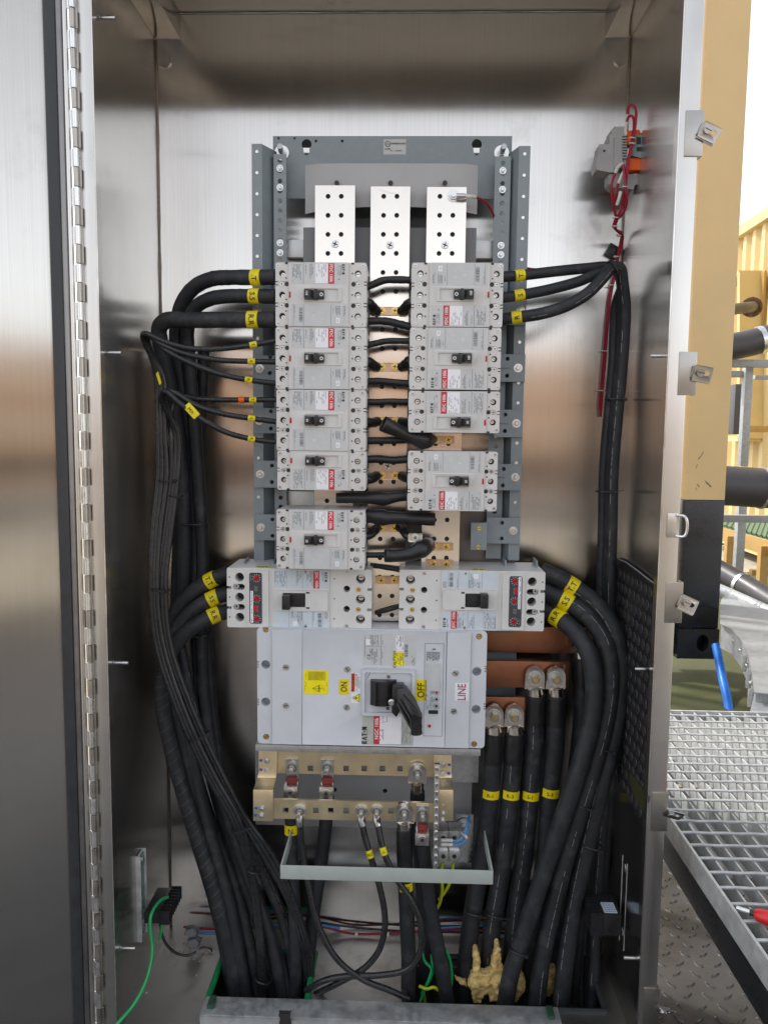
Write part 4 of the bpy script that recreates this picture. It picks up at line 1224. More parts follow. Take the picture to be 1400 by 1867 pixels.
# handle surround, recess and drum
b = B(); b.plate(rrect(NX(568), NX(781), NZ(661), NZ(470), .005, 3), [rrect(NX(580), NX(768), NZ(648), NZ(486), .003, 3)], -.006, .0, hd=.004, floor=0); b.build('handle_surround', 'plast3', main, bevel=.0015, lim=60)
b = B()
nseg = 16
xa, xb = NX(604), NX(706)
za, zb = NZ(613), NZ(515)
prof = []
for k in range(nseg + 1):
    t = k / nseg
    prof.append((xa + (xb - xa) * t, -.004 - .016 * math.sin(math.pi * (.15 + .8 * t))))
b.add([(x, y, z) for x, y in prof for z in (za, zb)] + [(xa, .004, za), (xa, .004, zb), (xb, .004, za), (xb, .004, zb)],
      [(2 * k, 2 * k + 1, 2 * k + 3, 2 * k + 2) for k in range(nseg)] + [tuple([2 * k for k in range(nseg + 1)] + [2 * nseg + 4, 2 * nseg + 2]), tuple([2 * k + 1 for k in range(nseg + 1)] + [2 * nseg + 5, 2 * nseg + 3])])
for t in (.2, .28):
    x = xa + (xb - xa) * t
    b.box(x, x + .0012, -.021, -.003, za + .0005, zb - .0005)
b.build('drum', 'black', main, bevel=0)
# lever: from the hub out over the OFF side, rising toward the viewer
b = B()
def lev(px, py, y):
    x_, z_ = Q3(px, py)
    return V((x_, y, z_))
hubs = [lev(405, 590, -.020), lev(520, 578, -.020), lev(552, 650, -.024), lev(450, 895, -.020), lev(402, 850, -.020)]
def prism(b, front, back):
    n_ = len(front)
    b.add(front + back, [tuple(range(n_)), tuple(range(2 * n_ - 1, n_ - 1, -1))] + [(k, n_ + k, n_ + (k + 1) % n_, (k + 1) % n_) for k in range(n_)])
prism(b, [lev(408, 590, -.030), lev(512, 578, -.030), lev(550, 640, -.034), lev(548, 690, -.034), lev(452, 895, -.028), lev(404, 848, -.028)],
      [lev(408, 590, -.008), lev(512, 578, -.008), lev(550, 640, -.008), lev(548, 690, -.008), lev(452, 895, -.008), lev(404, 848, -.008)])
arm = [(450, 668, -.036), (545, 660, -.040), (640, 800, -.052), (690, 915, -.062), (705, 940, -.064), (698, 1110, -.060), (600, 1112, -.058), (596, 1075, -.058), (450, 830, -.034)]
# the pixel outline is taken at the lever's own height above the cover
def lift(px, py, y):
    s_ = (YN + y) / YN
    Xw, Zw = main.location.x + Q3(px, py)[0], main.location.z + Q3(px, py)[1]
    return V((Xw * s_ - main.location.x, y, (Zw - CAMZ) * s_ + CAMZ - main.location.z))
fr = [lift(*a) for a in arm]
bk = [q + V((0, .018, 0)) for q in fr]
prism(b, fr, bk)
for (p0, p1) in (((470, 770, -.041), (600, 985, -.059)), ((455, 810, -.040), (596, 1060, -.0595)), ((500, 720, -.042), (655, 900, -.060))):
    p, q = lift(*p0), lift(*p1)
    b.tube([p, (p + q) / 2, q], .0022, 6)
lv = b.build('lever_handle', 'black', main, bevel=.0016, seg=2)
p, q = lift(640, 955, -.064), lift(650, 1105, -.062)
b = B(); b.tube([p + (q - p) * t for t in (0, .25, .5, .75, 1)], [.0105, .0098, .0105, .0098, .0105], 14); b.build('grip', 'black', lv)
p = lev(408, 735, -.03)
b = B(); b.cyl(p + V((0, .005, 0)), p + V((-.001, -.006, 0)), .0042, n=12); b.cyl(p + V((-.001, -.006, 0)), p + V((-.001, -.008, 0)), .006, .004, n=14); b.build('screw', 'zinc', lv)
for px, py in ((368, 543), (362, 858)):
    x_, z_ = Q3(px, py)
    b = B(); b.box(x_ - .0026, x_ + .0026, -.0031, -.002, z_ - .0026, z_ + .0026); b.build('index_mark', 'inkg', main, smooth=False)
b = B(); x_, z_ = Q3(170, 530); stroke(b, (x_ - .003, z_ - .007), (x_ + .003, z_ + .003), .0004, -.0024); stroke(b, (x_ + .003, z_ + .003), (x_ + .003, z_ + .008), .0004, -.0024); b.build('switch_symbol', 'inkg', main, smooth=False)
# trip unit window
b = B(); q = [NX(816), NX(892), NZ(744), NZ(369)]
b.plate(rrect(q[0], q[1], q[2], q[3], .001, 2), [rrect(q[0] + .0006, q[1] - .0006, q[2] + .0006, q[3] - .0006, .001, 2)], -.0004, -.0001); b.build('panel_outline', 'inkg', main, smooth=False)
tu = sticker('trip_unit_window', 821, 886, 378, 636, mat('pale window grey', rgb('C3CAD0'), .4))
sprint(tu, 825, 875, 403, 438, -.0008, 2.6, 1.5, 7, 1)
b = B(); b.box(NX(846), NX(860), -.0008, -.0005, NZ(394), NZ(390)); b.build('print_bar', 'ink', tu, smooth=False)
b = B(); b.poly(rrect(NX(828), NX(878), NZ(560), NZ(448), .001, 2), -.0014, -.0003); b.build('clear_window', 'lab', tu, bevel=.0004)
for y in (566, 593, 620):
    x_, z_ = NX(866), NZ(y)
    b = B(); b.cyl((x_, -.0003, z_), (x_, -.0022, z_), .0021, n=14); b.build('dial', 'redp' if y == 566 else 'ink', tu)
    b = B()
    for k in range(9):
        a = R(40 * k); b.obox((x_ + .0043 * math.cos(a), -.0008, z_ + .0043 * math.sin(a)), V((math.cos(a), 0, math.sin(a))) * .0012, V((0, .0001, 0)), V((-math.sin(a), 0, math.cos(a))) * .0003)
    b.build('dial_scale', 'inkg', tu, smooth=False)
sprint(tu, 842, 856, 560, 628, -.0008, 2.4, .9, 8, .6); sprint(tu, 824, 836, 575, 632, -.0008, 2.4, .9, 9, .5)
b = B(); b.box(NX(836), NX(873), -.002, .001, NZ(652), NZ(638)); b.build('display_slot', 'black', main, bevel=.0005)
b = B(); b.cyl((NX(840), 0, NZ(702)), (NX(840), -.002, NZ(702)), .0027, n=16); b.build('trip_button', 'redp', main)
# lower rating label
lb = sticker('rating_label', 571, 776, 663, 784, mat('pale grey green label', rgb('B4B8B2'), .45))
b = B(); maker_mark(b, NX(580), NZ(746), -.0008, .0090, R(90)); b.build('lettering', 'ink', lb, smooth=False)
rb_ = sticker('red_band', 617, 641, 663, 781, 'red', lb, -.0004)
b = B(); b.text('NGC 100k', .0094, NX(629), NZ(716), -.0013, R(90), bold=.015, sx=.95); b.build('lettering', 'white', rb_, smooth=False)
wl = sticker('white_label', 641, 728, 663, 780, 'white', lb, -.0004)
sprint(wl, 643, 660, 720, 772, -.0012, 2.6, 1.0, 10, .7); sprint(wl, 646, 672, 668, 700, -.0012, 3.5, .8, 12, .5); sprint(lb, 590, 600, 725, 770, -.0008, 2.4, .7, 13); sprint(lb, 730, 770, 690, 780, -.0008, 2.4, .7, 14, .7)
# ================================================================ CABLES
def path3(pts, n=7):
    """pts: (px, py, Y)"""
    return catmull([P(*p) for p in pts], n)
def at(path, s):
    """point and tangent at arc length s"""
    acc = 0
    for i in range(len(path) - 1):
        l = (path[i + 1] - path[i]).length
        if acc + l >= s or i == len(path) - 2:
            return path[i].lerp(path[i + 1], (s - acc) / l if l else 0), (path[i + 1] - path[i]).normalized()
        acc += l
def alen(path):
    return sum((path[i + 1] - path[i]).length for i in range(len(path) - 1))
def nearest_s(path, p):
    best, acc = (1e9, 0), 0
    for i in range(len(path) - 1):
        a, c = path[i], path[i + 1]
        l = (c - a).length
        t = max(0, min(1, (p - a).dot(c - a) / (l * l))) if l else 0
        d = (a + (c - a) * t - p).length
        if d < best[0]: best = (d, acc + t * l)
        acc += l
    return best[1]
CAMP = V((0, 0, CAMZ))
def wrap_text(b, path, s, r, txt, size, bold=.01, flip=1, along=False, sx=1.0):
    c, t = at(path, s)
    n_ = (CAMP - c); n_ = (n_ - t * n_.dot(t)).normalized()
    u = -t * flip
    rd = u.cross(n_)
    vs, fs = text2d(txt, bold)
    out = []
    for a, q in vs:
        a *= size * sx; q *= size
        if along: a, q = q, -a
        ang = a / r
        if abs(ang) > 1.5: ang = math.copysign(1.5, ang)
        out.append(c + u * q + (n_ * math.cos(ang) + rd * math.sin(ang)) * r)
    b.add(out, fs)
ALLC = {}
def cable(name, label, pts, dia, matn='cable', marks=(), group=None, lines=0, seed=0, wob=.0, cat='cable', n=None, dots=0):
    """marks: (px, py, width_m, text, size_factor). dia in metres"""
    path = path3(pts)
    r = dia / 2
    b = B()
    nn = n or (16 if dia > .018 else 10)
    b.tube(path, r, nn, wob=wob, seed=seed)
    o = b.build(name, matn, None, ang=60)
    tag(o, label, cat, group)
    ALLC[label] = (path, r)
    for mk in marks:
        px, py, wd, tx = mk[:4]
        sz = mk[4] if len(mk) > 4 else 1.0
        s = nearest_s(path, P(px, py, pts[0][2] if len(mk) < 6 else mk[5]))
        seg = [at(path, s - wd / 2 + wd * k / 6)[0] for k in range(7)]
        b = B()
        if len(mk) > 6:                      # a flat tag bent over the front of the cable only
            vs, na = [], 9
            for c0_ in seg:
                _, t_ = at(path, s); n_ = (CAMP - c0_); n_ = (n_ - t_ * n_.dot(t_)).normalized(); rd_ = t_.cross(n_)
                for k in range(na):
                    a = mk[6] * (-1 + 2 * k / (na - 1)) - .12
                    for q_ in (r * 1.02, r * 1.045 + .0003): vs.append(c0_ + (n_ * math.cos(a) + rd_ * math.sin(a)) * q_)
            idx = lambda i, k, e: (i * na + k) * 2 + e
            fs = []
            for i in range(6):
                for k in range(na - 1):
                    fs += [(idx(i, k, 1), idx(i, k + 1, 1), idx(i + 1, k + 1, 1), idx(i + 1, k, 1)), (idx(i, k, 0), idx(i + 1, k, 0), idx(i + 1, k + 1, 0), idx(i, k + 1, 0))]
                fs += [(idx(i, 0, 0), idx(i, 0, 1), idx(i + 1, 0, 1), idx(i + 1, 0, 0)), (idx(i, na - 1, 0), idx(i + 1, na - 1, 0), idx(i + 1, na - 1, 1), idx(i, na - 1, 1))]
            for k in range(na - 1):
                fs += [(idx(0, k, 0), idx(0, k + 1, 0), idx(0, k + 1, 1), idx(0, k, 1)), (idx(6, k, 0), idx(6, k, 1), idx(6, k + 1, 1), idx(6, k + 1, 0))]
            b.add(vs, fs)
        else:
            b.tube(seg, r * 1.045 + .0003, 18)
        mo = b.build('cable_marker', 'yellow', o)
        if tx:
            b = B(); wrap_text(b, path, s, r * 1.045 + .0008, tx, wd * .72 * sz, .012); b.build('lettering', 'ink', mo, smooth=False)
    if lines:
        b = B(); rnd = random.Random(seed + 5)
        s, Ltot = .05, alen(path)
        while s < Ltot - .03:
            ln = rnd.uniform(.005, .024)
            s1 = min(s + ln, Ltot)
            k = max(2, int((s1 - s) / .008))
            vs = []
            off = lines * .55
            for j in range(k + 1):
                c, t = at(path, s + (s1 - s) * j / k)
                n_ = (CAMP - c); n_ = (n_ - t * n_.dot(t)).normalized(); rd = t.cross(n_)
                for dw in (-.0004, .0004):
                    a = off + dw / r
                    vs.append(c + (n_ * math.cos(a) + rd * math.sin(a)) * (r + .0002))
            b.add(vs, [(2 * j, 2 * j + 1, 2 * j + 3, 2 * j + 2) for j in range(k)])
            s = s1 + rnd.choice((.002, .003, .004, .006, .012, .05))
        q = b.build('printed_line', 'silver', o, smooth=False); q['kind'] = 'stuff'
    return o
def tie(label, px, py, Y, wpx, ang=0, tail=True, matn='black', thick=.0035, deep=.028):
    """cable tie: a flattened loop round a bundle, seen square on; ang in degrees of the bundle crossing"""
    c = P(px, py, Y)
    hw_ = wpx / 2 * Y / FPX
    a = R(ang)
    ex = V((math.cos(a), 0, -math.sin(a)))
    pts = []
    for k in range(25):
        t = 2 * math.pi * k / 24
        pts.append(c + ex * (math.cos(t) * hw_) + V((0, -math.sin(t) * deep / 2 * 1.1 + deep * .25, 0)))
    b = B(); b.tube(pts, thick / 2, 6)
    o = b.build('cable_tie', matn, None)
    tag(o, label, 'cable tie', 'cable ties round the bundles')
    h = c + ex * hw_ * .55 + V((0, -deep * .28, 0))
    b = B(); b.obox(h, ex * .0035, V((0, .003, 0)), V((0, 0, .0028)));
    b.build('tie_head', matn, o, bevel=.0006)
    if tail:
        b = B(); b.tube([h, h + ex * .006 + V((0, -.006, .003)), h + ex * .016 + V((0, -.008, .007))], .0010, 5); b.build('tie_tail', matn, o)
    return o
gl = 'thick black cables of the left side'
YH = 1.42
# three thick cables of the top left breaker
cable('power_cable', 'thick black cable marked T, topmost at the top left breaker', [(503, 505, 1.37), (468, 506, 1.375), (420, 506, 1.385), (385, 509, 1.40), (352, 526, 1.42), (330, 560, 1.44), (322, 610, 1.45), (332, 700, 1.46), (350, 820, 1.47), (358, 960, 1.48), (360, 1100, 1.48), (364, 1230, 1.48), (384, 1400, 1.47), (430, 1560, 1.45), (478, 1700, 1.43), (505, 1840, 1.42)], .0265, 'cable', [(466, 506, .0175, '.T', 1.0)], gl, wob=.025, seed=1)
cable('power_cable', 'thick black cable marked S.S, second at the top left breaker', [(503, 541, 1.37), (466, 540, 1.375), (420, 540, 1.385), (384, 545, 1.40), (356, 562, 1.42), (343, 595, 1.43), (345, 660, 1.445), (354, 760, 1.455), (364, 900, 1.465), (370, 1020, 1.47), (368, 1150, 1.47), (372, 1260, 1.47), (396, 1420, 1.45), (440, 1560, 1.43), (490, 1700, 1.41), (522, 1840, 1.40)], .0250, 'cable', [(463, 541, .0185, 'S.S', 1.0)], gl, wob=.025, seed=2)
cable('power_cable', 'thick black cable marked R.R, bending round in front at the top left breaker', [(503, 583, 1.365), (461, 583, 1.37), (400, 583, 1.375), (340, 584, 1.38), (305, 584, 1.385), (291, 598, 1.395), (296, 640, 1.41), (312, 720, 1.43), (326, 820, 1.45), (334, 940, 1.46), (334, 1080, 1.465), (326, 1180, 1.46), (332, 1300, 1.44), (372, 1480, 1.42), (420, 1660, 1.41), (452, 1840, 1.40)], .0285, 'cable', [(461, 583, .0200, 'R.R', .95)], gl, wob=.02, seed=3)
# thin wires of the second and third breaker
g2 = 'thin black wires of the left column'
def thin(tx, label, pts, mk, extra=()):
    cable('branch_wire', label, pts, .0098, 'cable2', [(mk[0], mk[1], .0125, tx, .8)] + list(extra), g2, cat='wire')
DN = lambda dx, dy: [(292 + dx, 690, 1.37), (294 + dx, 790, 1.37), (296 + dx * 1.2, 870, 1.37), (285 + dx, 970, 1.36), (281 + dx * .8, 1070, 1.35), (290 + dx, 1170, 1.35), (328 + dx, 1290, 1.35), (382 + dx, 1410, 1.36), (432 + dx, 1500, 1.37), (458 + dx * .6, 1590, 1.38), (472 + dx * .6, 1690, 1.385), (480 + dx * .5, 1840, 1.39)]
thin('T.', 'thin black wire marked T, uppermost of the second left breaker', [(503, 621, 1.36), (465, 628, 1.355), (400, 636, 1.345), (345, 635, 1.335), (300, 623, 1.325), (264, 608, 1.32), (262, 618, 1.335), (276, 650, 1.355)] + DN(-6, 0), (462, 628))
thin('S.', 'thin black wire marked S, middle one of the second left breaker', [(503, 660, 1.36), (462, 659, 1.355), (395, 656, 1.345), (335, 644, 1.335), (295, 628, 1.325), (267, 609, 1.328), (264, 622, 1.342), (281, 655, 1.36)] + DN(0, 0), (459, 659))
thin('R.', 'thin black wire marked R, lowest of the second left breaker', [(503, 699, 1.36), (455, 693, 1.355), (395, 680, 1.345), (345, 661, 1.335), (305, 640, 1.328), (272, 612, 1.33), (270, 626, 1.35), (286, 660, 1.365)] + DN(7, 0), (454, 692))
DN2 = lambda dx: [(313 + dx, 790, 1.375), (312 + dx, 870, 1.375), (300 + dx, 970, 1.365), (290 + dx, 1060, 1.355), (298 + dx, 1170, 1.355), (334 + dx, 1280, 1.36), (388 + dx, 1400, 1.37), (436 + dx, 1490, 1.38), (480 + dx * 1.5, 1560, 1.385), (528 + dx, 1650, 1.39), (556 + dx, 1760, 1.40), (552 + dx, 1840, 1.41)]
thin('T.', 'thin black wire marked T with an orange band, third left breaker', [(503, 729, 1.37), (462, 729, 1.37), (400, 729, 1.372), (360, 727, 1.375), (330, 722, 1.385), (316, 735, 1.39)] + DN2(0), (462, 729))
o = COL.objects[-1]
thin('S.', 'thin black wire marked S, middle one of the third left breaker', [(503, 769, 1.36), (460, 763, 1.355), (405, 754, 1.345), (355, 738, 1.335), (322, 717, 1.33), (306, 712, 1.335), (304, 730, 1.35)] + DN2(6), (459, 763))
thin('R.', 'thin black wire marked R, lowest of the third left breaker', [(503, 806, 1.36), (462, 801, 1.355), (410, 787, 1.345), (360, 759, 1.33), (325, 732, 1.325), (302, 713, 1.33), (296, 732, 1.35)] + DN2(12), (459, 800))
# big yellow marker lying on the bundle, orange band
b = B()
q0, q1 = P(340, 738, 1.325), P(360, 760, 1.322)
b.obox((q0 + q1) / 2, (q1 - q0) * .5, V((0, .003, 0)), V((.0052, 0, .0045)))
o = b.build('wire_flag', 'yellow', None, bevel=.0015); tag(o, 'yellow marker flag slanting on the wires of the third left breaker', 'marker')
b = B(); b.text('MAP1', .009, (q0.x + q1.x) / 2 + .002, (q0.z + q1.z) / 2 - .003, (q0.y + q1.y) / 2 - .0036, R(-48)); b.build('lettering', 'ink', o, smooth=False)
b = B(); pth = path3([(436, 729, 1.37), (440, 729, 1.37), (446, 729, 1.37)]); b.tube(pth, .0058, 12); o = b.build('orange_band', 'orange', None); tag(o, 'small orange band round a thin wire beside its yellow T marker', 'marker')
b = B(); q = P(290, 690, 1.35); b.obox(q, V((.0018, 0, .002)), V((0, .002, 0)), V((-.003, 0, .010))); o = b.build('wire_flag', 'yellow', None, bevel=.001); tag(o, 'narrow yellow flag half hidden behind the left bundle', 'marker')
# wide breaker cables, left
g3 = 'cables of the wide left breaker'
cable('power_cable', 'thick cable marked T.T, upper left of the wide left breaker', [(418, 1044, 1.42), (388, 1056, 1.42), (352, 1078, 1.42), (324, 1110, 1.42), (308, 1155, 1.425), (300, 1230, 1.43), (308, 1320, 1.43), (345, 1480, 1.425), (398, 1660, 1.415), (432, 1840, 1.41)], .0285, 'cable', [(385, 1057, .0190, 'T.T', .95)], g3, wob=.015, seed=5)
cable('power_cable', 'thick cable marked S.S, middle one of the wide left breaker', [(418, 1082, 1.42), (392, 1089, 1.415), (358, 1108, 1.41), (330, 1135, 1.41), (312, 1175, 1.415), (312, 1260, 1.425), (334, 1370, 1.425), (375, 1520, 1.42), (425, 1700, 1.41), (452, 1840, 1.40)], .0280, 'cable', [(389, 1090, .0190, '.S.S', .8)], g3, wob=.015, seed=6)
cable('power_cable', 'thick cable marked R.R, lowest of the wide left breaker', [(418, 1114, 1.42), (395, 1120, 1.41), (362, 1137, 1.40), (332, 1160, 1.40), (308, 1196, 1.40), (296, 1270, 1.40), (312, 1360, 1.40), (345, 1480, 1.40), (396, 1640, 1.40), (424, 1760, 1.40), (432, 1850, 1.39)], .0290, 'cable', [(390, 1122, .0190, 'R.R', .95)], g3, wob=.012, seed=7)
# spiral wrap marks on that last cable
pth, r_ = ALLC['thick cable marked R.R, lowest of the wide left breaker']
b = B(); Lp = alen(pth); s = .16
while s < Lp - .2:
    c, t = at(pth, s); n_ = (CAMP - c); n_ = (n_ - t * n_.dot(t)).normalized(); rd = t.cross(n_)
    vs = []
    for k in range(7):
        a = -1.1 + 2.2 * k / 6
        for dw in (-.0004, .0004):
            vs.append(c + t * (a * .006 + dw) + (n_ * math.cos(a) + rd * math.sin(a)) * (r_ * 1.012))
    b.add(vs, [(2 * j, 2 * j + 1, 2 * j + 3, 2 * j + 2) for j in range(6)]); s += .021
q = b.build('wrap_edge', mat('grey wrap edge', (.13, .13, .14), .5), [o_ for o_ in COL.objects if o_.get('label') == 'thick cable marked R.R, lowest of the wide left breaker'][0], smooth=False); q['kind'] = 'stuff'
# more cables of the left bundle going down into the floor
for i_, (lab_, pts, d_) in enumerate((
    ('black cable hugging the left wall behind the thin wires', [(300, 640, 1.47), (318, 780, 1.48), (326, 950, 1.49), (322, 1130, 1.49), (330, 1300, 1.48), (372, 1460, 1.46), (436, 1640, 1.43), (480, 1850, 1.41)], .024),
    ('black cable rising straight behind the wide left breaker cables', [(372, 640, 1.48), (366, 800, 1.49), (368, 980, 1.49), (378, 1180, 1.49), (398, 1380, 1.48), (436, 1560, 1.45), (500, 1720, 1.42), (540, 1850, 1.40)], .022),
    ('black cable sagging rightward low in the left bundle', [(330, 1180, 1.45), (360, 1320, 1.45), (410, 1450, 1.44), (470, 1570, 1.43), (520, 1690, 1.42), (548, 1850, 1.41)], .021),
    )):
    cable('power_cable', lab_, pts, d_, 'cable', (), gl, wob=.03, seed=11 + i_, lines=-1 if i_ == 2 else 0)
# ---- right side
g4 = 'cables of the top right breaker'
RD = lambda dx, dY: [(1131 + dx, 560, 1.44 + dY), (1126 + dx, 660, 1.45 + dY), (1117 + dx, 760, 1.455 + dY), (1109 + dx, 860, 1.46 + dY), (1107 + dx, 960, 1.465 + dY), (1104 + dx, 1080, 1.47 + dY), (1108 + dx, 1240, 1.475 + dY), (1098 + dx, 1420, 1.47 + dY), (1082 + dx, 1620, 1.45 + dY), (1070 + dx, 1850, 1.42 + dY)]
cable('power_cable', 'black cable marked T, topmost leaving the right column', [(914, 505, 1.37), (950, 502, 1.375), (1010, 495, 1.385), (1070, 489, 1.40), (1108, 487, 1.41), (1128, 500, 1.425)] + RD(2, 0), .0185, 'cable', [(948, 503, .0165, 'T', 1.0)], g4, seed=21)
cable('power_cable', 'black cable marked S, middle one leaving the right column', [(914, 543, 1.37), (948, 538, 1.37), (1000, 528, 1.38), (1055, 513, 1.39), (1098, 495, 1.40), (1122, 492, 1.41), (1134, 515, 1.42)] + RD(-9, .012), .0185, 'cable', [(946, 539, .0165, 'S', 1.0)], g4, seed=22)
cable('power_cable', 'black cable marked R, lowest one leaving the right column', [(914, 582, 1.37), (945, 578, 1.365), (990, 571, 1.36), (1035, 556, 1.36), (1073, 533, 1.36), (1100, 505, 1.37), (1116, 488, 1.385), (1130, 490, 1.40), (1135, 520, 1.415)] + RD(8, -.012), .0205, 'cable', [(942, 579, .0165, 'R', 1.0)], g4, lines=.6, seed=23)
g5 = 'cables of the wide right breaker'
cable('power_cable', 'thick cable marked T.T, outermost of the wide right breaker', [(985, 1040, 1.42), (1012, 1052, 1.415), (1045, 1071, 1.41), (1085, 1100, 1.40), (1115, 1142, 1.39), (1130, 1200, 1.385), (1129, 1270, 1.38), (1118, 1340, 1.38), (1096, 1430, 1.38), (1072, 1530, 1.385), (1050, 1630, 1.39), (1032, 1740, 1.39), (1020, 1850, 1.39)], .0325, 'cable', [(1041, 1069, .0200, 'T.T', 1.0, 1.41)], g5, lines=.7, seed=24, wob=.008)
cable('power_cable', 'thick cable marked S.S, middle one of the wide right breaker', [(985, 1075, 1.42), (1008, 1085, 1.41), (1036, 1099, 1.40), (1072, 1126, 1.39), (1100, 1166, 1.38), (1112, 1225, 1.37), (1108, 1290, 1.37), (1090, 1370, 1.37), (1062, 1460, 1.37), (1032, 1560, 1.375), (1004, 1670, 1.38), (986, 1760, 1.385), (976, 1850, 1.385)], .0325, 'cable', [(1031, 1097, .0200, 'S.S', 1.0, 1.40)], g5, lines=-.6, seed=25, wob=.008)
cable('power_cable', 'thick cable marked R.R, innermost of the wide right breaker', [(985, 1108, 1.42), (1004, 1119, 1.41), (1028, 1134, 1.39), (1056, 1162, 1.375), (1076, 1202, 1.36), (1083, 1262, 1.355), (1074, 1330, 1.355), (1052, 1410, 1.355), (1022, 1500, 1.36), (988, 1600, 1.365), (955, 1700, 1.37), (930, 1780, 1.375), (918, 1850, 1.375)], .0325, 'cable', [(1017, 1130, .0200, 'R.R', 1.0, 1.40)], g5, seed=26, wob=.008)
CC = cable('power_cable', 'black cable standing upright in the lower right corner', [(1120, 1340, 1.46), (1108, 1480, 1.46), (1094, 1600, 1.45), (1082, 1720, 1.44), (1078, 1850, 1.43)], .0290, 'cable', (), g5, wob=.02, seed=27)
b = B(); b.tube(path3([(1080, 1742, 1.44), (1078, 1790, 1.435), (1077, 1850, 1.43)]), .0185, 16); b.build('heat_shrink', 'sleeve', CC)
# ---- lugged supply cables on the copper bars
g6 = 'lugged cables on the copper bars'
def lugged(label, lx, ly, pts, tx, mk, seed, Y=1.43, dia=.0355, lines=0, bolt='bigbolt', matl='tin', lw=36, top=22, neck=30, group=g6):
    o = cable('power_cable', label, [(lx, ly + neck, Y)] + pts, dia, 'cable', [(mk[0], mk[1], .0165, tx, .82, Y, .95)] if mk else (), group, lines=lines, seed=seed, wob=.012)
    c = P(lx, ly, Y - .008)
    s_ = (Y - .008) / FPX
    hw_, hz_ = lw / 2 * s_, 0
    n_ = 10
    out = [(c.x + hw_ * math.cos(R(180 * k / n_)), c.z + (top - lw / 2) * s_ + hw_ * math.sin(R(180 * k / n_))) for k in range(n_ + 1)] + [(c.x - hw_, c.z - 20 * s_), (c.x + hw_, c.z - 20 * s_)]
    b = B(); b.poly(out, c.y, c.y + .006)
    e0 = P(lx, ly + 20, Y - .008); e1 = P(lx, ly + neck + 4, Y)
    b.tube([V((c.x, c.y + .004, c.z - 17 * s_)), V((e1.x, Y, e1.z + .008)), e1], [hw_ * .78, dia * .46, dia * .48], 14)
    l_ = b.build('cable_lug', matl, o, bevel=.0006)
    if bolt: hw(bolt, l_, (c.x, c.y, c.z), ang=random.uniform(0, 1), sc=lw / 36 * .92)
    # heat shrink collar
    a, t = at(ALLC[label][0], .0)
    seg = [at(ALLC[label][0], .004 + .055 * k / 6)[0] for k in range(7)]
    b = B(); b.tube(seg, [dia / 2 * q for q in (1.02, 1.06, 1.05, 1.06, 1.05, 1.05, 1.02)], 16, wob=.02, seed=seed); b.build('heat_shrink', 'sleeve', o)
    return o
lugged('lugged black cable marked R-1 with its dark washer, leftmost on the copper bars', 900, 1306, [(897, 1400, 1.43), (888, 1500, 1.43), (872, 1600, 1.43), (855, 1710, 1.43), (845, 1850, 1.43)], 'R-1', (889, 1443), 31)
lugged('lugged black cable marked R-3 on the lowest copper bar', 937, 1306, [(934, 1400, 1.43), (925, 1500, 1.43), (912, 1600, 1.43), (896, 1700, 1.43), (886, 1850, 1.43)], 'R-3', (928, 1444), 32, lines=.3)
lugged('lugged black cable marked S-1 on the middle copper bar', 975, 1237, [(973, 1360, 1.44), (966, 1450, 1.44), (955, 1560, 1.44), (938, 1680, 1.44), (925, 1850, 1.44)], 'S-1', (966, 1446), 33, Y=1.44, lines=.2)
lugged('lugged black cable marked S-3 on the middle copper bar', 1013, 1237, [(1011, 1360, 1.44), (1002, 1450, 1.44), (994, 1560, 1.44), (976, 1680, 1.44), (962, 1850, 1.44)], 'S-3', (1002, 1441), 34, Y=1.44)
lugged('lugged black cable behind the R.R cable on the upper copper bar', 1060, 1168, [(1061, 1300, 1.47), (1050, 1420, 1.47), (1036, 1540, 1.465), (1020, 1680, 1.46), (1005, 1850, 1.45)], 'T-1', (1034, 1428), 35, Y=1.47)
lugged('lugged black cable at the far right end of the upper copper bar', 1101, 1168, [(1102, 1300, 1.48), (1094, 1420, 1.48), (1078, 1540, 1.475), (1062, 1680, 1.465), (1050, 1850, 1.455)], 'T-3', (1090, 1448), 36, Y=1.48)
# ---- copper bars
def cubar(label, x0, y0, x1, y1, Y, marks=()):
    X0, X1, Z0, Z1 = rect(x0, y0, x1, y1, Y)
    b = B(); b.box(X0, X1, Y, Y + .009, Z0, Z1)
    o = b.build('copper_bar', 'copper', None, bevel=.0009); tag(o, label, 'busbar', 'copper bars right of the main switch')
    for px, py in marks:
        q = P(px, py, Y); b = B(); b.cyl((q.x, Y + .001, q.z), (q.x, Y - .001, q.z), .0024, n=10); b.build('rivet', 'copper', o)
    return o
cubar('longest copper bar, uppermost of the three', 876, 1145, 1118, 1191, 1.478, ((906, 1167), (1021, 1172)))
o = cubar('copper bar with a scratched 2, middle of the three', 876, 1206, 1037, 1254, 1.448)
q = P(1028, 1217, 1.448); b = B(); b.text('2', .012, q.x, q.z, 1.4477, R(-12)); b.build('lettering', mat('chalk mark', (.62, .42, .32), .6), o, smooth=False)
cubar('shortest copper bar, lowest of the three', 876, 1271, 957, 1330, 1.440)

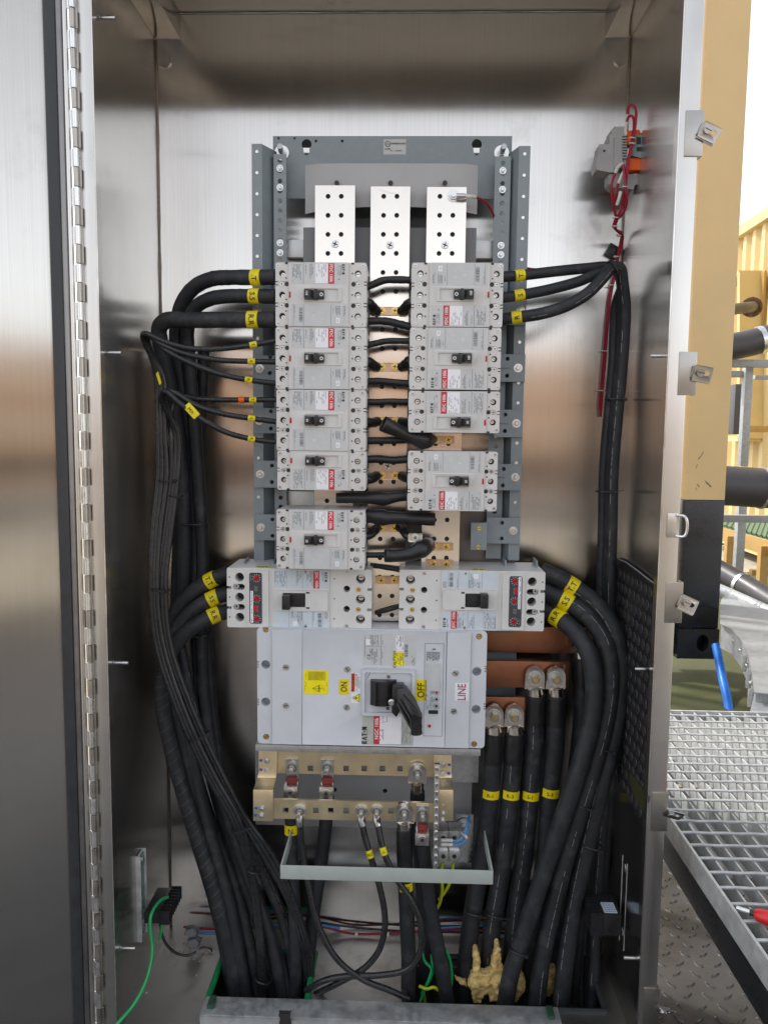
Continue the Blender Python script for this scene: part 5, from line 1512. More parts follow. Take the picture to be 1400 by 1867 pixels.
# ================================================================ NEUTRAL BARS
neu = thing('neutral_bar_assembly', 'two pale brass coloured neutral bars with square holes under the main switch', 'neutral bar', (P(645, 1500, 1.40).x, 1.40, P(645, 1500, 1.40).z))
def sqbar(x0, y0, x1, y1, Y, hx_, hy, hs_):
    X0, X1, Z0, Z1 = rect(x0, y0, x1, y1, Y)
    hh = []
    for px in hx_:
        q = P(px, hy + (px - 640) * .004, Y); hh.append([(q.x - hs_, q.z - hs_), (q.x + hs_, q.z - hs_), (q.x + hs_, q.z + hs_), (q.x - hs_, q.z + hs_)])
    b = B(); b.plate([(X0, Z0), (X1, Z0), (X1, Z1), (X0, Z1)], hh, Y, Y + .006); return b.build('neutral_bar', 'brassy', neu, ang=20)
YU, YL = 1.41, 1.365
ub = sqbar(500, 1369, 796, 1413, YU, (566, 631, 664, 697, 729), 1401, .0052)
lb_ = sqbar(486, 1461, 806, 1496, YL, (521, 576, 603, 631, 713), 1478, .0052)
def bracketS(xu0, xu1, xl0, xl1, sgn):
    """strip that steps forward from the upper bar to the lower bar"""
    pts = [(1366, YU - .006), (1408, YU - .006), (1418, YU - .008), (1430, YL + .012), (1440, YL - .004), (1452, YL - .006), (1497, YL - .006)]
    vs = []
    for py, Y in pts:
        t = min(1, max(0, (py - 1410) / 30))
        a, c = xu0 + (xl0 - xu0) * t, xu1 + (xl1 - xu1) * t
        for dy in (0, .005):
            vs += [P(a, py, Y) + V((0, dy, 0)), P(c, py, Y) + V((0, dy, 0))]
    fs = []
    for k in range(len(pts) - 1):
        o_ = 4 * k
        fs += [(o_, o_ + 1, o_ + 5, o_ + 4), (o_ + 2, o_ + 6, o_ + 7, o_ + 3), (o_, o_ + 4, o_ + 6, o_ + 2), (o_ + 1, o_ + 3, o_ + 7, o_ + 5)]
    fs += [(0, 2, 3, 1), tuple(4 * (len(pts) - 1) + i for i in (0, 1, 3, 2))]
    b = B(); b.add(vs, fs); return b.build('bar_bracket', 'brassy', neu, bevel=.0012, ang=50)
L_ = bracketS(472, 505, 462, 498, -1)
R_ = bracketS(791, 823, 796, 826, 1)
for o_, pts in ((L_, ((487, 1387, YU), (487, 1404, YU), (478, 1474, YL), (477, 1487, YL))), (R_, ((808, 1395, YU), (807, 1411, YU - .002), (808, 1484, YL), (807, 1496, YL)))):
    for px, py, Y in pts:
        q = P(px, py, Y - .006)
        hw('bolt', o_, (q.x, Y - .006, q.z), sc=.72)
        d_ = -11 if px < 600 else 11
        if not (px > 600 and py > 1470):
            b = B(); qq = P(px + d_, py - 1, Y - .0064); b.poly([(qq.x - .0035, qq.z - .002), (qq.x + .002, qq.z - .003), (qq.x + .0032, qq.z + .001), (qq.x - .002, qq.z + .0025)], qq.y - .0005, qq.y); b.build('torque_mark', 'bluem', o_, smooth=False)
q = P(808, 1470, YL - .006); b = B(); b.cyl((q.x, YL - .006, q.z), (q.x, YL - .0072, q.z), .0035, n=12); b.build('rivet', 'brassy', R_)
# red standoff insulators peeping out above the brackets
for px in (489, 807):
    X0, X1, Z0, Z1 = rect(px - 9, 1354, px + 12, 1364, YU + .006); b = B(); b.box(X0, X1, YU + .006, YU + .03, Z0, Z1); b.build('standoff', mat('dark red standoff %d' % px, rgb('7A1030'), .4), neu, bevel=.001)
# mechanical lugs with red sealing wax
def mlug(px, py, Y, label=None):
    s_ = Y / FPX
    c = P(px, py, Y)
    b = B(); b.box(c.x - 12 * s_, c.x + 12 * s_, Y - .003, Y - .0004, c.z - 27 * s_, c.z + 21 * s_); b.box(c.x - 12 * s_, c.x + 12 * s_, Y - .0055, Y - .003, c.z + 18 * s_, c.z + 21 * s_)
    o = b.build('mechanical_lug', 'zinc', neu, bevel=.0005)
    b = B(); b.box(c.x - 13.5 * s_, c.x + 12.5 * s_, Y - .020, Y + .012, c.z - 50 * s_, c.z - 27 * s_); blk = b.build('lug_block', 'alu', o, bevel=.001)
    q = V((c.x - .5 * s_, Y - .020, c.z - 38.5 * s_)); hw('allen', o, q, sc=1.05)
    hw('stud', o, (c.x, Y - .003, c.z + 3 * s_), sc=.95)
    b = B(); rnd = random.Random(int(px)); vs = []
    b.box(c.x - 10 * s_, c.x + 11 * s_, Y - .010, Y - .0032, c.z - 27 * s_, c.z - 14 * s_); w_ = b.build('sealing_wax', 'wax', o, bevel=.003, seg=2)
    return o
mlug(533, 1401, YU); mlug(597, 1402, YU); mlug(770, 1486, YL)
# aluminium ground strip with clamping screws
gs = thing('ground_strip', 'upright aluminium ground strip studded with screws right of the neutral bars', 'ground bar', P(795, 1585, 1.35), None)
Yg = 1.345
X0, X1, Z0, Z1 = rect(790.5, 1394, 799.5, 1585, Yg)
b = B(); b.box(X0, X1, Yg, Yg + .009, Z0, Z1); b.build('strip', 'alu', gs, bevel=.0006)
for k in range(13):
    yy = 1402 + k * 14.6
    q = P(795.3 - (yy - 1490) * .008, yy, Yg)
    b = B(); b.cyl((q.x, Yg, q.z), (q.x, Yg - .003, q.z), .0040, n=12); b.m = 1; b.x = Matrix.Translation((q.x, Yg - .003, q.z)) @ Matrix.Rotation(random.uniform(0, 3), 4, 'Y'); b.box(-.003, .003, -.0003, .0002, -.0005, .0005); b.build('screw', ('alu', 'ink'), gs)
# grey double lug block
lbk = thing('lug_block', 'grey four screw terminal lug block beside the ground strip', 'terminal', P(822, 1570, 1.40))
for px0, px1 in ((799, 817), (818, 838)):
    for py0, py1 in ((1516, 1551), (1552, 1572)):
        X0, X1, Z0, Z1 = rect(px0, py0, px1, py1, 1.395 if py0 < 1530 else 1.39)
        Yk = 1.395 if py0 < 1530 else 1.39
        b = B(); b.box(X0, X1, Yk, 1.43, Z0, Z1); bk = b.build('block', 'alu', lbk, bevel=.0008)
        q = P((px0 + px1) / 2, py0 + 11 if py0 < 1530 else py0 + 9, Yk)
        b = B(); b.cyl((q.x, Yk - .001, q.z), (q.x, Yk + .0005, q.z), .0075, n=18); b.m = 1; b.cyl((q.x, Yk - .0014, q.z), (q.x, Yk, q.z), .0045, n=6); b.build('screw', ('galv', 'hole'), bk)
q = P(846, 1506, 1.45); b = B(); b.x = Matrix.Translation((q.x, 1.452, q.z)); b.cyl((0, 0, 0), (0, -.0025, 0), .0145, n=20); b.cyl((0, -.0025, 0), (0, -.010, 0), .0085, n=6); b.cyl((0, -.010, 0), (0, -.028, .001), .0048, n=12); b.build('mounting_nut', 'galv', pan)
# control wires: light blue with white sleeves
for i_, (yy, lab_) in enumerate(((1532, 'upper light blue wire with a white sleeve at the grey lug block'), (1540, 'lower light blue wire with a white sleeve at the grey lug block'))):
    o = cable('control_wire', lab_, [(806, yy, 1.38), (822, yy, 1.38), (834, yy + 1, 1.38), (845, yy - 8 if i_ == 0 else yy - 5, 1.385), (852, 1500 + i_ * 8, 1.40), (855, 1488, 1.43)], .0042, 'bluew', cat='wire', group='light blue wires at the lug block', n=8)
    b = B(); b.tube(path3([(804, yy, 1.38), (814, yy, 1.38), (825, yy + .3, 1.38)]), .0033, 10); b.build('white_sleeve', 'tag', o)
tie('small white tie holding the light blue wires', 846, 1522, 1.386, 12, 30, False, 'tag', .002, .01)
# grey bail frame in front of the lower cables
bail = thing('cable_support_frame', 'pale grey U shaped strip frame across the lower cables', 'bracket', P(705, 1610, 1.29))
Y0 = 1.275
X0, X1, Z0, Z1 = rect(511, 1583, 899, 1608, Y0)
zt0 = P(512, 1582, Y0).z
b = B(); b.box(X0, X1, Y0, Y0 + .0028, Z0, Z1); b.build('front_strip', 'bail', bail, bevel=.0012)
for X, s_ in ((X0, 1), (X1, -1)):
    b = B(); xa, xb = (X, X + .0028) if s_ > 0 else (X - .0028, X); b.box(xa, xb, Y0 + .0031, 1.498, Z0 + .0005, Z1 - .0005); b.build('side_arm', 'bail', bail, bevel=.0008)
# ---- neutral cables
g7 = 'neutral cables under the brass coloured bars'
cable('neutral_cable', 'thick neutral cable marked N under the left mechanical lug', [(531, 1450, 1.405), (531, 1500, 1.405), (533, 1580, 1.40), (538, 1680, 1.40), (540, 1850, 1.40)], .0245, 'cable', [(531, 1510, .0190, 'N.', 1.0, 1.405)], g7, seed=41, wob=.012)
cable('neutral_cable', 'thick unmarked neutral cable slanting left below the second mechanical lug', [(597, 1450, 1.41), (593, 1510, 1.42), (583, 1590, 1.43), (568, 1690, 1.43), (556, 1850, 1.42)], .0260, 'cable', (), g7, seed=42, wob=.012)
cable('neutral_cable', 'thick black cable below the lug block with red wax, slanting right', [(770, 1536, 1.372), (776, 1610, 1.375), (790, 1690, 1.38), (806, 1770, 1.385), (818, 1850, 1.39)], .0285, 'cable', (), g7, seed=43, wob=.012)
lugged('thick black cable marked N-2 on a wide lug at the lower neutral bar', 737, 1482, [(738, 1580, 1.365), (742, 1680, 1.37), (745, 1760, 1.38), (742, 1850, 1.385)], 'N-2', (741, 1613), 44, Y=YL - .001, dia=.0285, bolt='stud', lw=36, top=20, neck=28, group=g7)
lugged('short black cable hanging from the lug at the right end of the upper neutral bar', 761, 1410, [(761, 1470, 1.415), (764, 1540, 1.425), (772, 1660, 1.44), (780, 1850, 1.44)], '', None, 45, Y=YU - .001, dia=.0265, bolt='stud', lw=34, top=19, neck=30, group=g7)
for lab_, pts, tx, mk, sd_ in (
    ('thin neutral wire crossing to the lower right from the left lug', [(547, 1486, 1.36), (550, 1540, 1.358), (562, 1610, 1.345), (582, 1690, 1.335), (614, 1748, 1.33), (660, 1785, 1.33), (712, 1806, 1.335), (745, 1822, 1.34)], '', None, 46),
    ('thin neutral wire with a yellow tag curving back to the left floor', [(659, 1486, 1.36), (664, 1520, 1.355), (678, 1570, 1.345), (694, 1625, 1.335), (702, 1680, 1.33), (693, 1728, 1.33), (668, 1762, 1.335), (625, 1788, 1.345), (570, 1815, 1.365)], 'NO', (674, 1556), 47),
    ('thin neutral wire with a yellow tag looping over the N-2 cable before turning left', [(687, 1486, 1.36), (692, 1520, 1.352), (702, 1560, 1.342), (725, 1605, 1.33), (752, 1645, 1.322), (768, 1690, 1.318), (764, 1740, 1.32), (740, 1768, 1.325), (690, 1778, 1.33), (630, 1780, 1.335), (590, 1788, 1.345), (558, 1806, 1.36)], '.L', (699, 1550), 48)):
    o = cable('neutral_wire', lab_, pts, .0115, 'cable2', [(mk[0], mk[1], .0140, tx, .72, 1.35)] if mk else (), 'thin neutral wires', cat='wire', seed=sd_)
    c = P(pts[0][0], 1482 - 4, YL)
    b = B(); n_ = 10; hw_ = .0118
    b.poly([(c.x + hw_ * math.cos(R(360 * k / 20)), c.z + hw_ * math.sin(R(360 * k / 20))) for k in range(20)], YL - .004, YL - .0004)
    b.tube([V((c.x, YL - .004, c.z - .006)), V((c.x, YL - .006, c.z - .016)), at(ALLC[lab_][0], .02)[0]], [.0075, .0070, .0068], 12)
    l_ = b.build('ring_lug', 'zinc', o, bevel=.0004); hw('stud', l_, (c.x, YL - .004, c.z), sc=.85)
# ---- short links between the breakers
g8 = 'short black links across the centre busbar'
def link(label, pts, dia=.0125, matn='sleeve', ends=True):
    o = cable('link_wire', label, pts, dia, matn, (), g8, cat='wire', wob=.05, seed=len(label), n=12)
    return o
YLK = 1.352
link('black link running up to the right, topmost across the centre busbar', [(664, 525, YLK), (682, 518, YLK), (700, 511, YLK), (725, 510, YLK), (752, 511, YLK)])
link('black link sloping down right between the two topmost breakers', [(664, 586, YLK), (690, 585, YLK), (712, 587, YLK), (732, 592, YLK), (752, 597, YLK)], .0135)
link('slim black link at the top of the second pair of breakers', [(664, 630, YLK), (685, 626, YLK), (705, 622, YLK), (750, 622, YLK)], .011)
link('black link at the foot of the second pair of breakers', [(664, 696, YLK), (690, 695, YLK), (715, 697, YLK), (750, 700, YLK)], .0125)
link('level black link at the top of the third pair of breakers', [(664, 733, YLK), (690, 733, YLK), (710, 732, YLK), (748, 733, YLK)], .0115)
link('black link passing under the slanting open sleeve', [(664, 804, YLK), (700, 803, YLK), (740, 802, YLK), (785, 800, YLK + .02)], .0125)
link('black link level with the round screw of the centre busbar', [(664, 838, YLK), (690, 837, YLK), (715, 839, YLK), (748, 837, YLK)], .0135)
link('black link ending in the lowest open sleeve', [(664, 1012, YLK), (690, 1012, YLK), (712, 1011, YLK)], .0105)
link('bare looking link low under the last strap, right of the lowest left breaker', [(676, 1030, 1.40), (700, 1034, 1.395), (735, 1040, 1.39)], .0095)
link('thin black link slanting up above the main switch', [(684, 1118, 1.395), (708, 1112, 1.39), (734, 1104, 1.395)], .0075)
def elbow(label, pts, dia=.0175):
    o = cable('link_elbow', label, pts, dia, 'sleeve', (), 'black insulated elbows at the gold screw straps', cat='wire', wob=.06, seed=len(label), n=12)
names = ('topmost', 'second', 'third', 'fourth', 'fifth')
for nm, yc, yl, yr in (('topmost', 567, 551, 551), ('second', 669, 658, 656), ('third', 768, 768, 768), ('fourth', 867, 872, 870)):
    elbow('left black elbow on the %s gold screw strap' % nm, [(664, yl, YLK + .004), (674, yl + 2, YLK + .01), (681, (yl + yc) / 2 + 2, YLK + .022), (688, yc, YBUS - .008)], .016)
    elbow('right black elbow on the %s gold screw strap' % nm, [(754, yr, YLK + .004), (745, yr + 2, YLK + .01), (738, (yr + yc) / 2 + 2, YLK + .022), (731, yc, YBUS - .008)], .016)
elbow('left black elbow on the fifth gold screw strap, rising from below', [(664, 978, YLK + .004), (674, 976, YLK + .01), (682, 970, YLK + .02), (688, 962, YBUS - .006)], .0145)
o = elbow('black elbow ending in a small plated lug beside the fifth strap', [(727, 961, YBUS - .006), (735, 968, YLK + .02), (742, 977, YLK + .01), (752, 980, YLK + .006)], .0145)
o = COL.objects[-1]
X0, X1, Z0, Z1 = rect(744, 972, 770, 988, YLK); b = B(); b.poly(rrect(X0, X1, Z0, Z1, .003, 4), YLK - .003, YLK + .002); l_ = b.build('lug', 'zinc', o, bevel=.001); q = P(757, 980, YLK - .003); b = B(); b.cyl((q.x, YLK - .003, q.z), (q.x, YLK - .0055, q.z), .0055, n=16); b.m = 1; b.cyl((q.x, YLK - .0053, q.z), (q.x, YLK - .0058, q.z), .003, n=6); b.build('screw', ('alu', 'inkg'), l_)
# open heat shrink sleeves
def sleeve_(label, pts, radii, open_end=True, flat=None):
    path = path3(pts, 6)
    n_ = len(path)
    rr_ = []
    for i in range(n_):
        t = i / (n_ - 1) * (len(radii) - 1)
        k = min(int(t), len(radii) - 2)
        rr_.append(radii[k] + (radii[k + 1] - radii[k]) * (t - k))
    b = B(); b.tube(path, rr_, 16, cap=False, wob=.03, seed=3)
    o = b.build('heat_shrink_sleeve', 'sleeve', None)
    md = o.modifiers.new('wall', 'SOLIDIFY'); md.thickness = .0014; md.offset = -1
    tag(o, label, 'sleeve', 'open black heat shrink sleeves')
sleeve_('slanting black sleeve with an open end, above a gold screw strap', [(698, 772, 1.325), (716, 781, 1.33), (740, 792, 1.335), (765, 800, 1.34), (778, 802, 1.36), (793, 800, 1.385)], [.0135, .0125, .0105, .012, .0175, .014, .005])
sleeve_('straight black sleeve below the short two pole breaker, cut end left', [(613, 908, 1.345), (650, 908, 1.345), (690, 909, 1.345), (705, 909, 1.345), (722, 906, 1.345), (752, 903, 1.35)], [.0092, .0094, .0100, .0125, .0105, .009, .0085])
sleeve_('straight black sleeve with its cut end right, beside the lowest left breaker', [(660, 940, 1.35), (682, 942, 1.345), (702, 944, 1.345), (720, 944, 1.345), (760, 946, 1.345), (793, 947, 1.345)], [.0115, .012, .0145, .0115, .0110, .0110, .0112])
sleeve_('flat open black sleeve, lowest one above the main switch', [(702, 1013, 1.325), (724, 1013, 1.33), (750, 1009, 1.335), (768, 1001, 1.34), (780, 994, 1.37), (788, 998, 1.39)], [.0115, .0115, .0130, .0165, .0135, .005])
# ---- cable ties
for a in (('black tie round the thin wires at mid height, left of the column', 305, 877, 1.365, 34, 0), ('black tie lower on the thin left wires, wires strung apart below', 291, 1076, 1.345, 32, 8), ('short black tie beside the thin wires above the thick cables', 318, 904, 1.375, 28, 4),
          ('black tie round the thick left cables at the wide breaker', 352, 1160, 1.455, 60, -4), ('black tie round the two thick left cables half way down', 352, 956, 1.45, 54, 0), ('pale edged tie on the wires below the main switch level', 362, 1345, 1.345, 42, -20),
          ('tie where the left wires fan out beside the neutral bars', 437, 1513, 1.36, 34, -10), ('tie on the lower left wires beside the grey frame', 463, 1588, 1.37, 26, 8), ('lowest tie on the left wires near the floor opening', 480, 1788, 1.38, 34, 10),
          ('black tie at the bend of the right cables', 1118, 486, 1.375, 26, 60), ('black tie high on the right vertical cables', 1124, 728, 1.435, 40, 0), ('black tie lower on the right vertical cables', 1106, 897, 1.445, 38, 3),
          ('tie round the outer right cables in their curve', 1105, 1367, 1.365, 48, 14), ('tie round the inner right cables below the yellow tags', 1062, 1470, 1.36, 34, 14), ('tie on the outer right cables near the finned block', 1080, 1545, 1.375, 46, 12),
          ('tie round cable R-1 below the grey frame', 866, 1665, 1.415, 36, 8), ('tie round cable R-3 below the grey frame', 902, 1668, 1.415, 36, 8), ('tie on the S cables low beside the foam', 948, 1736, 1.36, 38, 12)):
    tie(*a[:6], tail=len(a[0]) % 2 == 0)
q = P(1116, 459, 1.54); b = B(); b.x = Matrix.Translation(q) @ Matrix.Rotation(R(28), 4, 'Y'); b.box(-.012, .012, -.005, .003, -.012, .012); b.box(-.004, .004, -.0075, -.005, -.008, .008)
o = b.build('tie_mount', 'black', None, bevel=.001); tag(o, 'small black square tie mount on the back wall above the right cables', 'tie mount')
# clear wrap round the lowest bundle end
# ================================================================ SMALL THINGS INSIDE THE CABINET
# red sense wire from the right busbar
cable('sense_wire', 'short dark red wire lugged to the top of the right busbar', [(834, 357, 1.385), (850, 357, 1.385), (868, 360, 1.40), (885, 368, 1.42), (896, 384, 1.44), (902, 402, 1.46), (906, 440, 1.475)], .0042, 'redw', cat='wire', n=8)
o = COL.objects[-1]
b = B(); b.tube(path3([(832, 357, 1.386), (842, 357, 1.385), (848, 357, 1.385)]), .0038, 10); b.build('crimp_lug', 'zinc', o)
b = B(); b.tube(path3([(848, 357, 1.385), (857, 358, 1.387), (866, 359.5, 1.398)]), .0032, 10); b.build('white_sleeve', 'tag', o)
cable('sense_wire', 'dark red wire between the right column and the right cables', [(918, 478, 1.47), (945, 486, 1.46), (975, 491, 1.45), (1010, 491, 1.43), (1040, 492, 1.42)], .0042, 'redw', cat='wire', n=8)
# ---- terminal block on the right wall corner
tb = thing('terminal_block', 'grey and orange terminal block with red wires high on the right', 'terminal block', P(1145, 345, 1.45))
def tpoly(name, pts, Y, th, matn, parent=tb, bevel=.0008):
    b = B(); b.poly([(P(x, y, Y).x, P(x, y, Y).z) for x, y in pts], Y, Y + th); return b.build(name, matn, parent, bevel=bevel)
body = tpoly('housing', [(1092, 263.5), (1110.5, 262), (1110.5, 245), (1114, 245), (1114, 236), (1119, 236), (1119, 231), (1141, 231), (1142, 246), (1142, 306), (1128, 306), (1128, 312), (1113, 314), (1087, 310), (1086, 300), (1092, 271)], 1.455, .035, 'greyl', bevel=.0004)
tpoly('housing', [(1119, 250), (1134, 247), (1134, 304), (1119, 306)], 1.4515, .0032, 'greyl', bevel=.0004)
for k in range(9):
    yy = 246 + k * 5
    X0, X1, Z0, Z1 = rect(1133, yy, 1142, yy + 2.4, 1.450); b = B(); b.box(X0, X1, 1.449, 1.4545, Z0, Z1); b.build('rib', 'greyl', body, smooth=False)
q = P(1101, 275, 1.4548); b = B(); b.cyl((q.x, 1.4546, q.z), (q.x, 1.4551, q.z), .0022, n=12); b.build('rivet_hole', 'hole', body)
tpoly('housing', [(1109, 318), (1145, 313), (1145, 318), (1163, 322), (1165, 335), (1157, 337), (1154, 345), (1119, 342), (1109, 335)], 1.462, .03, 'greyl', bevel=.0004)
tpoly('orange_cover', [(1143, 239), (1164, 237), (1168, 244), (1168, 262), (1143, 262)], 1.450, .02, 'orange')
tpoly('orange_cover', [(1144, 289), (1168, 289), (1172, 292), (1172, 308), (1146, 311)], 1.450, .02, 'orange')
cl = tpoly('end_clamp', [(1158, 246), (1172, 246), (1172, 276), (1180, 281), (1176, 290), (1152, 284), (1152, 268), (1158, 262)], 1.446, .012, 'grey')
for a in ((1160, 250, 1168, 263), (1160, 268, 1170, 276)):
    X0, X1, Z0, Z1 = rect(*a, 1.4457); b = B(); b.box(X0, X1, 1.4455, 1.4458, Z0, Z1); b.build('recess', 'hole', cl, smooth=False)
e_ = tpoly('end_bracket', [(1175, 250), (1187, 249), (1189, 262), (1186, 276), (1180, 282), (1174, 280)], 1.452, .05, 'black')
X0, X1, Z0, Z1 = rect(1166, 255, 1174, 300, 1.46); b = B(); b.box(X1 - .004, X1 + .012, 1.462, YB, Z0, Z1); b.build('rail', 'zinc', tb, smooth=False)
q = P(1180, 266, 1.451); hw('pscrew', e_, (q.x, 1.4515, q.z), sc=.8)
# red wire harness
hn = thing('wire_harness', 'dark red wires looping over the terminal block and down the back wall', 'wires', P(1120, 760, 1.5))
for i_, pts in enumerate((
    [(1144, 208, 1.452), (1145, 196, 1.448), (1151, 191, 1.445), (1158, 200, 1.442), (1158, 225, 1.44), (1153, 255, 1.438), (1146, 290, 1.438), (1141, 330, 1.44), (1138, 365, 1.45), (1128, 390, 1.46), (1122, 402, 1.47)],
    [(1142, 222, 1.452), (1146, 212, 1.448), (1152, 212, 1.446), (1155, 228, 1.443), (1151, 258, 1.440), (1143, 300, 1.440), (1139, 340, 1.442), (1133, 375, 1.455), (1124, 398, 1.468)],
    [(1120, 318, 1.448), (1115, 335, 1.445), (1115, 358, 1.45), (1120, 385, 1.46), (1124, 400, 1.47)],
    [(1127, 334, 1.448), (1122, 350, 1.445), (1119, 372, 1.455), (1122, 396, 1.466)],
    [(1136, 300, 1.44), (1140, 345, 1.437), (1142, 370, 1.447), (1136, 388, 1.458), (1127, 398, 1.468)],
    [(1122, 398, 1.468), (1118, 412, 1.48), (1124, 420, 1.49), (1132, 424, 1.50), (1131, 440, 1.52), (1126, 462, 1.53), (1121, 490, 1.535), (1112, 530, 1.538), (1106, 580, 1.538), (1100, 650, 1.538), (1094, 720, 1.538), (1092, 748, 1.538)],
    [(1125, 399, 1.466), (1121, 414, 1.478), (1127, 423, 1.488), (1134, 428, 1.498), (1133, 442, 1.518), (1128, 464, 1.528), (1123, 492, 1.533), (1114, 532, 1.536), (1108, 582, 1.536), (1103, 652, 1.536), (1097, 722, 1.536), (1094, 760, 1.536)])):
    b = B(); b.tube(path3(pts), .0024, 8); b.build('wire', 'redw', hn)
for pts in ([(1144, 209, 1.4515), (1142, 219, 1.453), (1142, 228, 1.4535)], [(1142, 223, 1.4515), (1140, 236, 1.453), (1141, 246, 1.453)], [(1135, 298, 1.446), (1126, 305, 1.447), (1121, 316, 1.448)], [(1139, 309, 1.444), (1133, 320, 1.446), (1127, 335, 1.448)], [(1131, 349, 1.443), (1128, 362, 1.445), (1124, 374, 1.45)]):
    b = B(); b.tube(path3(pts), .0031, 8); b.build('wire_sleeve', 'tag', hn)
for px, py, Y in ((1152, 252, 1.437), (1152, 262, 1.437), (1139, 341, 1.437), (1122, 397, 1.464), (1120, 413, 1.476), (1129, 429, 1.50), (1123, 468, 1.528), (1113, 520, 1.534), (1101, 640, 1.534), (1095, 712, 1.534)):
    c = P(px, py, Y); b = B(); b.tube([c + V((math.cos(k * R(30)) * .0052, math.sin(k * R(30)) * .0045, .0007 * math.cos(k))) for k in range(13)], .0011, 5); b.build('wire_tie', 'tag', hn)
# ---- DIN rails with finned heaters on the side walls
def heater(side, rail_px, lab_r, lab_h):
    X = XL if side > 0 else XR
    (rx0, ry0, rx1, ry1) = rail_px
    Y = 1.36 if side > 0 else 1.36
    rx = (rx0 + rx1) / 2
    c = P(rx, (ry0 + ry1) / 2, Y)
    z0, z1 = P(rx, ry1, Y).z, P(rx, ry0, Y).z
    rr_ = thing('mounting_rail', lab_r, 'rail', (c.x, Y, z0), 'upright rails on the side walls')
    b = B(); b.box(c.x - .006, c.x + .006, Y - .016, Y - .0135, z0, z1); b.box(c.x - .001, c.x + .001, Y - .0135, Y + .0135, z0, z1); b.box(c.x - .006, c.x + .006, Y + .0135, Y + .016, z0, z1); b.build('rail', 'gratem', rr_, bevel=.0005)
    b = B(); b.box(c.x + (.0013 if side > 0 else -.003), c.x + (.003 if side > 0 else -.0013), Y - .012, Y + .012, z0 + .004, z1 - .004); b.build('rail_web', 'glass', rr_, smooth=False)
    for zz in (z1 - .016, z0 + .028):
        b = B(); b.cyl((X, Y, zz), (c.x, Y, zz), .0055, n=10); b.cyl((c.x - side * .008, Y, zz), (c.x - side * .002, Y, zz), .0085, n=6); b.cyl((c.x + side * .001, Y, zz), (c.x + side * .006, Y, zz), .0075, n=6); b.build('standoff', 'zinc', rr_)
    return c, Y, rr_
c, Y, _ = heater(1, (250, 1554, 265, 1708), 'galvanized upright rail standing off the left wall, black heater at its foot', '')
h1 = thing('finned_heater', 'black finned heater block with a green wire, lower left', 'heater', P(292, 1688, 1.36), 'finned heaters on the rails')
def fins(root, px0, px1, py0, py1, Y0, Y1, side, nf=8):
    X0, X1, Z0, Z1 = rect(px0, py0, px1, py1, Y0)
    b = B(); b.box(X0, X1, Y0, Y1, Z0, Z1); b.build('heater_body', 'black', root, bevel=.0015)
    for k in range(nf):
        y = Y0 + (Y1 - Y0) * k / (nf - 1)
        xa, xb = (X1 + .0004, X1 + .019) if side > 0 else (X0 - .021, X0 - .0004)
        b = B(); b.box(xa, xb, y - .0011, y + .0011, Z0 - .001, Z1 + .003); b.build('fin', 'black', root, smooth=False)
    return X0, X1, Z0, Z1
fx = fins(h1, 263, 290, 1664, 1684, 1.33, 1.41, 1, 9)
cable('ground_wire', 'green wire running from the left heater down out of the cabinet', [(306, 1636, 1.37), (296, 1640, 1.35), (284, 1652, 1.325), (275, 1672, 1.305), (275, 1700, 1.30), (278, 1728, 1.295), (275, 1758, 1.28), (264, 1795, 1.26), (244, 1832, 1.235), (214, 1868, 1.205), (190, 1900, 1.19)], .0058, 'greenw', cat='wire', n=10)
cable('heater_lead', 'short black lead curling on the cabinet floor under the left heater', [(293, 1686, 1.35), (296, 1704, 1.37), (304, 1722, 1.38), (322, 1738, 1.395), (342, 1742, 1.405), (358, 1736, 1.415)], .0055, 'cable2', cat='wire', n=8)
cable('heater_lead', 'stub of green wire under the left heater', [(296, 1684, 1.345), (294, 1700, 1.35), (291, 1714, 1.355)], .0055, 'greenw', cat='wire', n=8)
c, Y, _ = heater(-1, (1134, 1567, 1148, 1724), 'galvanized upright rail standing off the right wall beside the cables', '')
h2 = thing('finned_heater', 'black finned heater block with a blue white label, lower right', 'heater', P(1108, 1722, 1.36), 'finned heaters on the rails')
X0, X1, Z0, Z1 = fins(h2, 1098, 1132, 1668, 1706, 1.335, 1.40, -1, 8)
b = B(); b.box(X0 + .004, X1 - .006, 1.340, 1.372, Z1 + .0001, Z1 + .0006); lb = b.build('type_label', 'labb', h2, smooth=False)
b = B()
rnd = random.Random(2)
for k in range(5):
    y = 1.343 + k * .0055
    x = X0 + .006
    while x < X1 - .009:
        l = rnd.uniform(.002, .005); b.add([(x, y, Z1 + .0009), (x + l, y, Z1 + .0009), (x + l, y + .0022, Z1 + .0009), (x, y + .0022, Z1 + .0009)], [(0, 1, 2, 3)]); x += l + .0015
b.build('fine_print', mat('blue print', rgb('3C78B8'), .5), lb, smooth=False)
